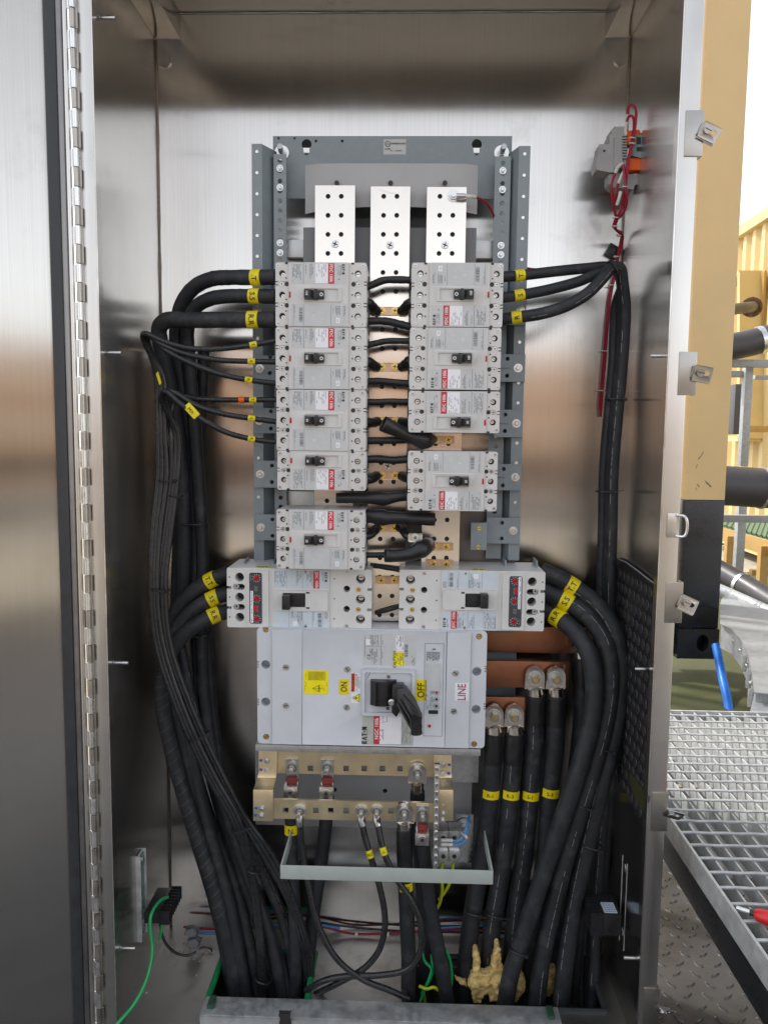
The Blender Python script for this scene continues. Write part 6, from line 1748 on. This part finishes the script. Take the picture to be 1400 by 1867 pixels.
# ---- wires lying along the back of the floor
for i_, (lab_, pts, mt, d_) in enumerate((
    ('dark red wire lying along the back of the floor', [(335, 1690, 1.52), (400, 1694, 1.52), (470, 1690, 1.525), (540, 1682, 1.53), (590, 1690, 1.53), (640, 1702, 1.53), (700, 1702, 1.53), (760, 1698, 1.53), (860, 1694, 1.53), (1000, 1694, 1.53)], 'redw', .0050),
    ('light blue wire lying at the back left of the floor', [(345, 1700, 1.50), (390, 1702, 1.50), (430, 1694, 1.51), (480, 1688, 1.52), (560, 1684, 1.53), (620, 1692, 1.53)], 'bluew', .0050),
    ('light blue wire lying at the back right of the floor', [(800, 1692, 1.53), (840, 1690, 1.53), (880, 1688, 1.53), (930, 1692, 1.53)], 'bluew', .0042),
    ('thin dark wire lying along the back of the floor', [(470, 1688, 1.535), (560, 1680, 1.535), (640, 1690, 1.535), (740, 1698, 1.535), (860, 1700, 1.535), (960, 1702, 1.535)], 'cable2', .0045))):
    cable('control_wire', lab_, pts, d_, mt, cat='wire', group='wires along the back of the floor', n=8)
for px, py, lab_ in ((350, 1698, 'upper grey wire connector on the floor at the left'), (354, 1717, 'lower grey wire connector on the floor at the left')):
    q = P(px, py, 1.46); b = B(); b.poly([(q.x - .012, q.z - .004), (q.x - .004, q.z - .008), (q.x + .010, q.z - .006), (q.x + .013, q.z + .003), (q.x + .004, q.z + .008), (q.x - .010, q.z + .006)], 1.455, 1.468); o = b.build('wire_connector', 'greyd', None, bevel=.002); tag(o, lab_, 'connector')
for px in (650, 707, 753):
    q = P(px, 1702, 1.528)
    b = B(); b.cyl(q + V((-.003, -.003, 0)), q + V((.003, -.003, 0)), .0045, n=8); o = b.build('wire_tie', 'tag', None); tag(o, {650: 'white tie on the floor wires below the looping neutral wire', 707: 'white tie on the floor wires left of the N-2 cable', 753: 'white tie on the floor wires at the N-2 cable'}[px], 'cable tie', 'white ties on the floor wires')
# scraps and dust on the floor
rnd = random.Random(12)
q = onz(360, 1740, ZF)
b = B()
for k in range(46):
    a, r_ = rnd.uniform(0, 6.3), abs(rnd.gauss(0, .05))
    x, y = q.x - .02 + r_ * math.cos(a) * 1.2, q.y + .0 + r_ * math.sin(a)
    if x < XL + .01 or y > YB - .02: continue
    s_ = rnd.uniform(.0008, .003); b.box(x - s_, x + s_, y - s_ * .7, y + s_ * .7, ZF + .0002, ZF + s_ * .8)
o = b.build('debris', mat('pale dust scraps', (.42, .39, .35), .9, 0, .3, 200), None); o['kind'] = 'stuff'
b = B(); q = onz(376, 1738, ZF); b.tube([q + V((.012 * math.cos(k * .5), .008 * math.sin(k * .5), .004 + .001 * k)) for k in range(8)], .0016, 6); o = b.build('wire_offcut', 'black', None); tag(o, 'curl of black wire offcut on the floor beside the left opening', 'offcut')
# green and yellow ground wires at the right opening
for i_, (lab_, pts, mt) in enumerate((
    ('yellow green wire curving under the grey lug block', [(807, 1572, 1.40), (804, 1592, 1.405), (806, 1620, 1.41), (800, 1650, 1.42), (784, 1672, 1.43), (772, 1700, 1.44), (770, 1760, 1.44), (776, 1850, 1.42)], 'ygw'),
    ('second yellow green wire under the grey lug block', [(826, 1572, 1.40), (824, 1592, 1.405), (816, 1618, 1.41), (800, 1640, 1.42)], 'ygw'),
    ('bright green wire looping beside the slanting neutral cable', [(812, 1730, 1.40), (820, 1752, 1.40), (823, 1784, 1.40), (818, 1812, 1.39), (804, 1828, 1.38)], 'greenw'),
    ('bright green wire low between the two thick neutral cables', [(768, 1720, 1.41), (774, 1752, 1.40), (786, 1766, 1.395), (780, 1790, 1.39), (768, 1812, 1.39)], 'greenw'),
    ('yellow green wire lying across the opening between the neutral cables', [(764, 1798, 1.385), (778, 1803, 1.38), (790, 1800, 1.38), (800, 1806, 1.385)], 'ygw'),
    ('green wire crossing low between the neutral cables', [(766, 1826, 1.385), (776, 1800, 1.39), (788, 1772, 1.395), (786, 1740, 1.41)], 'greenw'))):
    cable('ground_wire', lab_, pts, .0062, mt, cat='wire', group='green and yellow ground wires at the right opening', n=8, seed=i_)
# ---- expanding foam round the cables of the right opening
def foam(label, outline, Y, th, extra=()):
    """torn block of foam: photographed outline (crop of 3.5 px per pixel from 720, 1640), thick and lumpy"""
    pts = [P(720 + x / 3.5, 1640 + y / 3.5, Y) for x, y in outline]
    b = B(); b.poly([(p.x, p.z) for p in pts], Y, Y + th)
    for x, y, r_ in extra:
        c = P(720 + x / 3.5, 1640 + y / 3.5, Y); b.cyl(c + V((0, -r_ * .8, 0)), c + V((0, th * .8, 0)), r_ * .6, r_, n=9)
    o = b.build('expanding_foam', 'foam', None); tag(o, label, 'foam', 'yellow foam lumps sealing the right opening')
    md = o.modifiers.new('fuse', 'REMESH'); md.mode = 'VOXEL'; md.voxel_size = .0018; md.use_smooth_shade = True
    for sc_, st_ in ((.016, .009), (.005, .004)):
        tx = bpy.data.textures.new('foam', 'CLOUDS'); tx.noise_scale = sc_; tx.noise_depth = 2
        d_ = o.modifiers.new('lumps', 'DISPLACE'); d_.texture = tx; d_.texture_coords = 'GLOBAL'; d_.strength = st_; d_.mid_level = .5
    return o
foam('largest lump of yellow foam, forked round cable R-3 at the floor', [(504, 345), (520, 330), (536, 372), (542, 430), (548, 482), (612, 478), (622, 420), (636, 350), (652, 300), (676, 318), (680, 400), (690, 480), (690, 560), (690, 650), (606, 655), (605, 612), (570, 612), (555, 640), (545, 665), (500, 665), (492, 600), (470, 550), (485, 505), (500, 470)], 1.388, .022, ((520, 540, .008), (580, 535, .009), (640, 545, .009), (500, 560, .006), (655, 590, .007)))
foam('small yellow foam crumb on cable R-1 at the floor', [(372, 486), (412, 502), (452, 512), (458, 558), (436, 548), (412, 538), (384, 512)], 1.402, .008)
foam('yellow foam lump right of the S cables at the floor', [(796, 345), (812, 350), (808, 420), (800, 470), (838, 530), (826, 600), (780, 662), (744, 660), (758, 540), (774, 450)], 1.405, .022, ((790, 560, .008),))
foam('yellow foam lump behind the outer right cables', [(935, 500), (985, 462), (1020, 440), (1030, 560), (990, 628), (930, 625)], 1.425, .02, ((980, 540, .009),))
# ---- dimpled black mat against the right wall
Xm = XR - .006
cs = [onx(x, y, Xm) for x, y in ((1122, 1018), (1141, 1026), (1160, 1040), (1180, 1056), (1200, 1070))]
zb_ = ZF + .40
mt_ = thing('rubber_mat', 'black dimpled rubber mat leaning on the right wall behind the cables', 'mat', (Xm, 1.4, zb_))
b = B(); top = [(min(p.y, YB - .003), p.z) for p in cs]
ya = top[-1][0]
loop = [(ya, zb_)] + [(top[0][0], zb_ + .03)] + top
n_ = len(loop)
b.add([(Xm, y, z) for y, z in loop] + [(Xm + .004, y, z) for y, z in loop], [tuple(range(n_)), tuple(range(2 * n_ - 1, n_ - 1, -1))] + [(k, n_ + k, n_ + (k + 1) % n_, (k + 1) % n_) for k in range(n_)])
b.build('sheet', 'rubber', mt_, smooth=False)
b = B(); b.tube([V((Xm, y, z + .0008)) for y, z in top], .0014, 6); b.build('pale_edge', 'greyd', mt_)
b = B(); b.cyl((Xm - .0002, 0, 0), (Xm - .0011, 0, 0), .0095, .0088, n=16); dm = b.build('dimple', 'rubber2', mt_); dm.hide_render = False
first = True
r_ = 0
z = zb_ + .02
def ztop(y):
    for k in range(len(top) - 1):
        (y0, z0), (y1, z1) = top[k], top[k + 1]
        if y1 <= y <= y0: return z0 + (z1 - z0) * (y0 - y) / (y0 - y1)
    return top[0][1] if y > top[0][0] else top[-1][1]
while z < max(t[1] for t in top):
    y = ya + .014 + (.013 if r_ % 2 else 0)
    while y < top[0][0] - .01:
        if z < ztop(y) - .012:
            o = dm if first else share(dm, mt_)
            o.location = -mt_.location + V((0, y, z)); first = False
        y += .026
    z += .0235; r_ += 1
# small olive patch of loose sheet below the mat
p0 = [onx(x, y, Xm - .003) for x, y in ((1146, 1408), (1182, 1452), (1178, 1480), (1168, 1476), (1150, 1440))]
b = B(); b.add([tuple(p) for p in p0] + [(p.x + .002, p.y, p.z) for p in p0], [(0, 1, 2, 3, 4), (9, 8, 7, 6, 5)] + [(k, 5 + k, 5 + (k + 1) % 5, (k + 1) % 5) for k in range(5)])
o = b.build('olive_scrap', mat('dark olive film', (.05, .052, .02), .4), None, smooth=False); tag(o, 'small dark olive scrap on the right wall under the dimpled mat', 'scrap')

# ================================================================ OUTSIDE, RIGHT OF THE CABINET
# corner post of a container, beige above, black below, with its corner casting
Yc = 3.55
zc0 = P(1273, 1200, Yc).z; zc1 = P(1273, 1146, Yc).z; zmid = P(1284, 912, Yc).z
X0, X1 = P(1247, 912, Yc).x, P(1321, 912, Yc).x
con = thing('shipping_container', 'beige container corner post with a black lower half and corner casting', 'container', (X0, Yc, zc0))
b = B(); b.box(X0, X1, Yc, Yc + .16, zmid, 4.2); post = b.build('corner_post', 'sand', con, bevel=.006)
b = B(); b.box(X0 + .001, X1 - .001, Yc - .003, Yc + .16, zc1 + .0005, zmid); b.build('corner_post', 'bpaint', con, bevel=.006)
b = B(); cx_ = (X0 + X1) / 2; cz_ = (zc0 + zc1) / 2
slot = [(cx_ + (.028 * math.cos(t_)) + .02, cz_ + .005 + .040 * math.sin(t_) * 1.0) for t_ in [2 * math.pi * k / 20 for k in range(20)]]
b.plate([(X0 - .004, zc0), (X1 + .002, zc0), (X1 + .002, zc1), (X0 - .004, zc1)], [slot], Yc - .012, Yc + .165, hd=.09, floor=1); b.build('corner_casting', ('bpaint', 'hole'), con, ang=25)
b = B()
for k in range(10):
    xx = X0 - .02 - k * .28
    b.poly([(xx, 0), (xx, 0)], 0, 0) if False else b.box(xx - .14, xx, Yc + .06 + (.036 if k % 2 else 0), Yc + .063 + (.036 if k % 2 else 0), zc1, 4.2)
b.build('corrugated_wall', 'sand', con, smooth=False)
b = B(); b.box(X0 - 3, X0, Yc + .03, Yc + .12, zc0 + .01, zc1 + .03); b.build('bottom_rail', 'bpaint', con, smooth=False)
# pen marks scribbled on the post
b = B(); rnd = random.Random(8)
for (x, y, n_, lx, ly) in ((1272, 838, 5, 3, -6), (1268, 854, 1, 3, -9), (1284, 876, 4, 5, 10), (1288, 880, 3, 5, 9), (1270, 882, 3, 1, 5), (1267, 893, 2, 2, -4)):
    for k in range(n_):
        p = P(x + k * 1.8, y - k * 2.2 * (1 if n_ > 4 else -.6), Yc - .0006); q = P(x + k * 1.8 + lx, y - k * 2.2 * (1 if n_ > 4 else -.6) + ly * rnd.uniform(.6, 1.1), Yc - .0006)
        d_ = (q - p).normalized(); nn = V((-d_.z, 0, d_.x)) * rnd.uniform(.0008, .0016)
        b.add([p + nn, p - nn, q - nn, q + nn], [(0, 1, 2, 3)])
b.build('pen_scribble', 'inkg', post, smooth=False)
# yellow corrugated container farther back, its long side running toward us
A = P(1330, 428, 8.2); Bq = P(1470, 336, 6.6)
d_ = (Bq - A); d_.z = 0; Lw = d_.length; d_.normalize(); nn = V((-d_.y, d_.x, 0))
if nn.dot(A) > 0: nn = -nn
far = thing('far_container', 'yellow corrugated container beyond the pipes', 'container', (A.x, A.y, 0))
A0 = A - d_ * 3.0
Lw += 5.0
zt_ = A.z
b = B()
per_ = .28
k = 0
pts = []
s = 0
while s < Lw:
    pts += [(s, 0), (s + .07, 0), (s + .105, .036), (s + .175, .036), (s + .21, 0)]
    s += .28 * .75
vs = []
for s, dpt in pts:
    base = A0 + d_ * s - nn * dpt
    vs += [(base.x, base.y, .25), (base.x, base.y, zt_ - .10)]
b.add(vs, [(2 * i, 2 * i + 2, 2 * i + 3, 2 * i + 1) for i in range(len(pts) - 1)])
b.build('corrugated_wall', 'sandy', far, smooth=False)
b = B(); c_ = A0 + d_ * (Lw / 2); b.obox(V((c_.x, c_.y, zt_ - .05)), d_ * (Lw / 2), nn * .045, V((0, 0, .05))); b.obox(V((c_.x, c_.y, .17)), d_ * (Lw / 2), nn * .045, V((0, 0, .09))); b.build('rail', 'sandy', far, smooth=False)
b = B(); c2_ = c_ - nn * 1.2; b.obox(V((c2_.x, c2_.y, zt_ * .5)), d_ * (Lw / 2), nn * 1.0, V((0, 0, zt_ * .5 - .02))); b.build('body', 'sandy', far, smooth=False)
# recessed junction frame and small pipe on that wall
def onwall(px, py, off=.05):
    d2 = ray(px, py); o_ = V((0, 0, CAMZ)); base = A + nn * off
    t_ = (base - o_).dot(nn) / d2.dot(nn); return o_ + d2 * t_
fr = thing('junction_frame', 'yellow box frame round a small pipe on the far container', 'frame', onwall(1360, 640))
q = [onwall(1336, 518), onwall(1378, 498), onwall(1378, 800), onwall(1336, 800)]
b = B()
for p_, q_ in ((q[0], q[1]), (q[1], q[2]), (q[2], q[3])):
    b.obox((p_ + q_) / 2, (q_ - p_) / 2, nn * .16, (q_ - p_).cross(nn).normalized() * .025)
b.build('frame', 'sandy', fr, smooth=False)
b = B(); b.obox((q[0] + q[2]) / 2 - nn * .04, (q[1] - q[0]) / 2, nn * .01, V((0, 0, (q[0].z - q[3].z) / 2))); b.build('back_plate', 'yframe', fr, smooth=False)
def ptube(name, label, pts, r, matn, cat, n=18, group=None, bands=()):
    path = catmull([P(*p) for p in pts], 6) if len(pts) > 2 else [P(*p) for p in pts]
    b = B(); b.tube(path, r, n); o = b.build(name, matn, None); tag(o, label, cat, group)
    for (px, py, Y, wd, mt) in bands:
        s = nearest_s(path, P(px, py, Y)); c, t = at(path, s)
        b = B(); b.tube([c - t * wd / 2, c, c + t * wd / 2], r * 1.05, n); b.build('pipe_strap', mt, o)
    return o
gp = 'dark pipes beyond the container post'
o = ptube('pipe', 'small dark pipe stub with a rusty flange on the far container', [(1320, 566, 6.4), (1366, 560, 6.7), (1376, 559, 7.0)], .045, 'pipe', 'pipe', group=gp)
c = P(1370, 560, 6.85); b = B(); t_ = (P(1376, 559, 7.0) - P(1366, 560, 6.7)).normalized(); b.cyl(c - t_ * .02, c + t_ * .02, .085, n=16)
for k in range(8):
    a = R(45 * k); u_ = V((0, 0, 1)); v_ = t_.cross(u_).normalized()
    p = c + (u_ * math.sin(a) + v_ * math.cos(a)) * .075; b.cyl(p - t_ * .045, p + t_ * .03, .012, n=6)
b.build('pipe_flange', mat('rusty flange', (.16, .085, .05), .7, .3, .3, 30), o)
ptube('pipe', 'dark pipe with a pale strap, uppermost of the large ones', [(1290, 640, 4.6), (1345, 630, 4.6), (1420, 612, 4.6)], .077, 'pipe', 'pipe', group=gp, bands=((1386, 622, 4.6, .03, 'zinc'),))
ptube('pipe', 'largest dark pipe, level with the black end of the post', [(1290, 884, 4.4), (1360, 888, 4.4), (1440, 894, 4.4)], .112, 'pipe', 'pipe', 22, group=gp, bands=((1388, 890, 4.4, .016, mat('mauve strap', (.30, .26, .28), .5)),))
ptube('pipe', 'dark slanting pipe with a pale strap, low on the right', [(1290, 1030, 4.2), (1350, 1064, 4.0), (1440, 1120, 3.7)], .058, 'pipe', 'pipe', group=gp, bands=((1352, 1066, 4.0, .02, 'zinc'),))
o = ptube('pipe', 'pale grey slanting pipe with a clamp, lowest on the right', [(1285, 1066, 3.9), (1345, 1092, 3.8), (1440, 1136, 3.6)], .034, 'galv', 'pipe', bands=((1380, 1108, 3.72, .03, 'zinc'),))
# galvanized support frame
sf = thing('pipe_support', 'galvanized steel pipe support frame right of the container post', 'frame', P(1360, 1050, 4.7))
def beam(x0, y0, x1, y1, Y, dep, parent, name, matn):
    X0, X1, Z0, Z1 = rect(x0, y0, x1, y1, Y); b = B(); b.box(X0, X1, Y, Y + dep, Z0, Z1); return b.build(name, matn, parent, bevel=.003)
beam(1300, 655, 1440, 669, 4.75, .06, sf, 'cross_beam', 'galvd'); beam(1318, 676, 1366, 687, 4.85, .06, sf, 'cross_beam', 'galvd'); beam(1376, 684, 1440, 692, 4.95, .04, sf, 'cross_beam', 'galvd')
beam(1354, 669, 1368, 850, 4.82, .05, sf, 'upright', 'galvd'); beam(1343, 920, 1358, 1050, 4.82, .05, sf, 'upright', 'galvd'); beam(1300, 940, 1440, 953, 4.55, .06, sf, 'cross_beam', 'galvd')
# dark access panel behind the upright
X0, X1, Z0, Z1 = rect(1338, 700, 1362, 792, 5.4); b = B(); b.box(X0, X1, 5.4, 5.5, Z0, Z1); o = b.build('equipment_box', mat('dark box', (.07, .065, .07), .5), None, bevel=.01); tag(o, 'dark grey box behind the galvanized upright', 'box')
# ochre walkway with green grating
wk = thing('walkway', 'ochre framed walkway with green grating behind the pipes', 'walkway', P(1360, 1080, 5.2))
def bq(pts, z0, z1, parent, name, matn):
    b = B(); v0 = [onz(x, y, z1) for x, y in pts]; n_ = len(v0)
    b.add([tuple(p) for p in v0] + [(p.x, p.y, z0) for p in v0], [tuple(range(n_)), tuple(range(2 * n_ - 1, n_ - 1, -1))] + [(k, n_ + k, n_ + (k + 1) % n_, (k + 1) % n_) for k in range(n_)]); return b.build(name, matn, parent, smooth=False)
zw = P(1360, 975, 5.2).z
bq([(1316, 956), (1440, 990), (1440, 952), (1325, 944)], zw - .02, zw, wk, 'green_grating', 'greengr')
for k in range(14):
    a, c2 = onz(1312 + k * 9, 956 + k * 2.6, zw + .004), onz(1322 + k * 9, 944 + k * .8, zw + .004)
    b = B(); b.tube([a, (a + c2) / 2, c2], .006, 5); b.build('grating_bar', 'greengr', wk)
a, c2 = onz(1300, 955, zw), onz(1450, 999, zw)
b = B(); dx_ = (c2 - a) / 2; b.obox((a + c2) / 2 + V((0, 0, -.055)), dx_, V((.0, .03, 0)), V((0, 0, .05))); b.build('edge_beam', 'yframe', wk, smooth=False)
for px, yt, yb_, Y in ((1331, 978, 1045, 5.25), (1392, 996, 1072, 4.95)):
    X0, X1, Z0, Z1 = rect(px - 7, yt, px + 7, yb_, Y); b = B(); b.box(X0, X1, Y, Y + .05, -.01, Z1); b.build('post', 'yframe', wk, smooth=False)
beam(1318, 995, 1330, 1003, 5.6, .05, wk, 'brace', 'yframe'); beam(1310, 776, 1440, 788, 6.0, .05, wk, 'hand_rail', 'yframe'); beam(1370, 1040, 1450, 1050, 5.6, .05, wk, 'brace', 'yframe')
# silver cable tray
tr = thing('cable_tray', 'silver galvanized covered cable tray bending down beside the container', 'cable tray', onz(1370, 1290, 0.0))
zt2 = .34
lidp = [(1312, 1100), (1318, 1086), (1345, 1092), (1400, 1112), (1500, 1150), (1500, 1262), (1440, 1268), (1374, 1262), (1371, 1230), (1364, 1196), (1350, 1166), (1332, 1146), (1312, 1136)]
bq(lidp, zt2 - .004, zt2, tr, 'lid', 'galvd')
b = B(); edge = [onz(x, y, zt2 - .005) for x, y in lidp[6:]] + [onz(1312, 1100, zt2 - .005)]
vs = []
for p in edge[:-1]:
    vs += [(p.x + .012, p.y + .01, p.z), (p.x + .012, p.y + .01, p.z - .11)]
b.add(vs, [(2 * i, 2 * i + 2, 2 * i + 3, 2 * i + 1) for i in range(len(vs) // 2 - 1)])
sd_ = b.build('side_wall', 'galvd', tr, smooth=False)
md = sd_.modifiers.new('t', 'SOLIDIFY'); md.thickness = .003
for x, y in ((1318, 1144), (1328, 1150), (1338, 1159), (1350, 1176), (1362, 1204), (1369, 1236)):
    p = onz(x, y + 9, zt2 - .05); b = B(); b.cyl(p + V((0, -.01, 0)), p + V((0, .004, 0)), .008, n=8); b.build('bolt', 'zinc', tr)
for x, y in ((1366, 1184), (1372, 1212), (1376, 1244)):
    p = onz(x - 6, y + 12, zt2 - .03); b = B(); b.box(p.x - .012, p.x + .012, p.y - .004, p.y + .004, p.z - .06, p.z); b.build('joint_tab', 'zinc', tr, bevel=.001)
bq([(1374, 1266), (1500, 1262), (1500, 1310), (1366, 1300)], .24, .30, tr, 'lower_section', 'galvd')
b = B(); p, q = onz(1344, 1092, zt2 + .002), onz(1372, 1262, zt2 + .002)
p2, q2 = onz(1400, 1190, zt2 + .0012), onz(1500, 1198, zt2 + .0012)
b.tube([p2, (p2 + q2) / 2, q2], .003, 5); b.build('lid_seam', 'hole', tr)
# blue hose
ptube('hose', 'blue hose hanging below the container corner', [(1304, 1176, 3.45), (1309, 1200, 3.40), (1317, 1240, 3.3), (1325, 1275, 3.2), (1330, 1310, 3.1), (1336, 1340, 3.0)], .0185, 'blueh', 'hose', 14)
# ---- galvanized grating platform
ZG = .42
gxa = onz(1222, 1497, ZG).x
far_y = onz(1300, 1298, ZG).y
gr = thing('grating_platform', 'bright galvanized grating platform on black beams beside the cabinet', 'grating', (gxa + .5, 1.3, ZG - .1))
near_y = .72
gxb = gxa + 1.05
b = B(); b.box(0, .003, near_y, far_y, ZG - .030, ZG - .002); bar = b.build('bearing_bar', 'gratem', gr, smooth=False)
k = 0
x = gxa + .03
bar.location = -gr.location + V((x, 0, 0)); x += .032
while x < gxb:
    share(bar, gr, -gr.location + V((x, 0, 0))); x += .032
b = B(); b.tube([V((gxa + (gxb - gxa) * k / 40, 0, ZG + .001 * (k % 2))) for k in range(41)], .0027, 6); cb = b.build('cross_bar', 'gratem', gr)
y = near_y + .02
cb.location = -gr.location + V((0, y, 0)); y += .0425
while y < far_y:
    share(cb, gr, -gr.location + V((0, y, 0))); y += .0425
b = B(); b.box(gxa, gxa + .005, near_y, far_y, ZG - .038, ZG + .003); b.build('edge_band', 'gratem', gr, bevel=.0008)
b = B(); b.box(gxa + .001, gxb, far_y + .001, far_y + .006, ZG - .03, ZG + .001); b.build('edge_band', 'gratem', gr, smooth=False)
b = B(); b.box(gxa + .002, gxa + .05, near_y, far_y, ZG - .095, ZG - .040); b.build('support_beam', 'bpaint', gr, bevel=.003)
for yy in (1.05, 1.75):
    b = B(); b.box(gxa + .052, gxb, yy, yy + .05, ZG - .10, ZG - .04); b.build('support_beam', 'galv', gr, bevel=.002)
for yy in (near_y + .2, far_y - .2):
    b = B(); b.box(gxa + .01, gxa + .05, yy, yy + .05, 0, ZG - .096); b.build('leg', 'bpaint', gr, smooth=False)
    b = B(); b.box(gxb - .06, gxb - .01, yy, yy + .05, 0, ZG - .04); b.build('leg', 'bpaint', gr, smooth=False)
# pale sheets lying under the grating
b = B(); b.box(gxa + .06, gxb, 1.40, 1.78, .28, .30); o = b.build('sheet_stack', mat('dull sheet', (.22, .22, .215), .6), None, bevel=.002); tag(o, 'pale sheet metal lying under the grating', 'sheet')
# red marker pen on the grating
p, q = onz(1366, 1663, ZG + .012), onz(1412, 1678, ZG + .012)
mp = thing('screwdriver', 'red handled screwdriver tip resting on the grating at the right edge', 'screwdriver', p)
d_ = (q - p).normalized()
b = B(); b.cyl(p - d_ * .018, p + d_ * .006, .0035, n=10); b.build('shaft', 'zinc', mp)
b = B(); b.tube([p + d_ * .006, p + d_ * .010, p + d_ * .03, p + d_ * .09, p + d_ * .11], [.006, .009, .0115, .0115, .010], 12); b.build('handle', 'redpen', mp)
b = B(); b.tube([p + d_ * .000, p + d_ * .006], .0048, 10); b.build('collar', 'black', mp)
# ---- behind the camera: the yard that the steel mirrors
def yard_box(label, name, x0, x1, y0, y1, z1, matn, cat, cor=True):
    t_ = thing(name, label, cat, ((x0 + x1) / 2, y1, 0))
    b = B(); b.box(x0, x1, y0, y1 - .05, .15, z1); b.build('body', matn, t_, smooth=False)
    b = B(); x = x0
    while x < x1 - .1:
        b.box(x, x + .14, y1 - .05, y1 - .012, .2, z1 - .1); x += .28
    b.build('corrugated_wall', matn, t_, smooth=False)
yard_box('tan container facing the open cabinet across the yard', 'yard_container', -7, 9.5, -10.4, -8.0, 2.25, 'container2', 'container')
M['rust'] = mat('rust brown paint', (.30, .17, .10), .6, 0, .2, 3)
M['pinkish'] = mat('faded pink tan paint', (.50, .40, .36), .5, 0, .1, 3)
yard_box('long rust brown skid in front of the facing container', 'mirror_band_skid', -6.5, 2.2, -7.7, -7.0, .95, 'rust', 'skid')  # unseen block, put in for a brown band in the steel reflections
yard_box('faded pink tan container farther off behind the facing one', 'yard_container', -12, 9, -15.5, -13.0, 2.95, 'pinkish', 'container')  # out of view, added so the steel mirrors a pinkish band
rk = thing('mirror_band_rack', 'long pipe rack of brown, black and pale level bars across the yard', 'rack', (0, -6.3, 0))  # invented rack behind the camera; its bars make level bands in the reflections
for z0, z1, mt in ((.30, .42, 'galvd'), (.62, .86, 'bpaint'), (1.18, 1.24, 'gratem'), (1.42, 1.60, 'rust'), (1.86, 1.90, 'bpaint')):
    b = B(); b.box(-6, 8.5, -6.4, -6.3, z0, z1); b.build('level_bar', mt, rk, smooth=False)
for x in (-5.5, -2.2, 3.3, 8.0):
    b = B(); b.box(x - .05, x + .05, -6.55, -6.41, 0, 1.95); b.build('upright', 'galvd', rk, smooth=False)
for k, (x, lab_) in enumerate(((-3.6, 'grey steel post across the yard, farther left'), (1.1, 'grey steel post across the yard, nearer the middle'), (4.9, 'grey steel post across the yard, farthest right'))):
    b = B(); b.box(x - .06, x + .06, -6.9, -6.78, 0, 2.6); b.box(x - .14, x + .14, -6.98, -6.70, 0, .015); o = b.build('steel_post', 'galv', None, bevel=.004); tag(o, lab_, 'post', 'posts across the yard')
for o in list(bpy.data.objects):
    if o.name.startswith(('fine_print', 'dial_scale')): o['kind'] = 'stuff'
    if '_w' in o: del o['_w']
SC.render.film_transparent = False
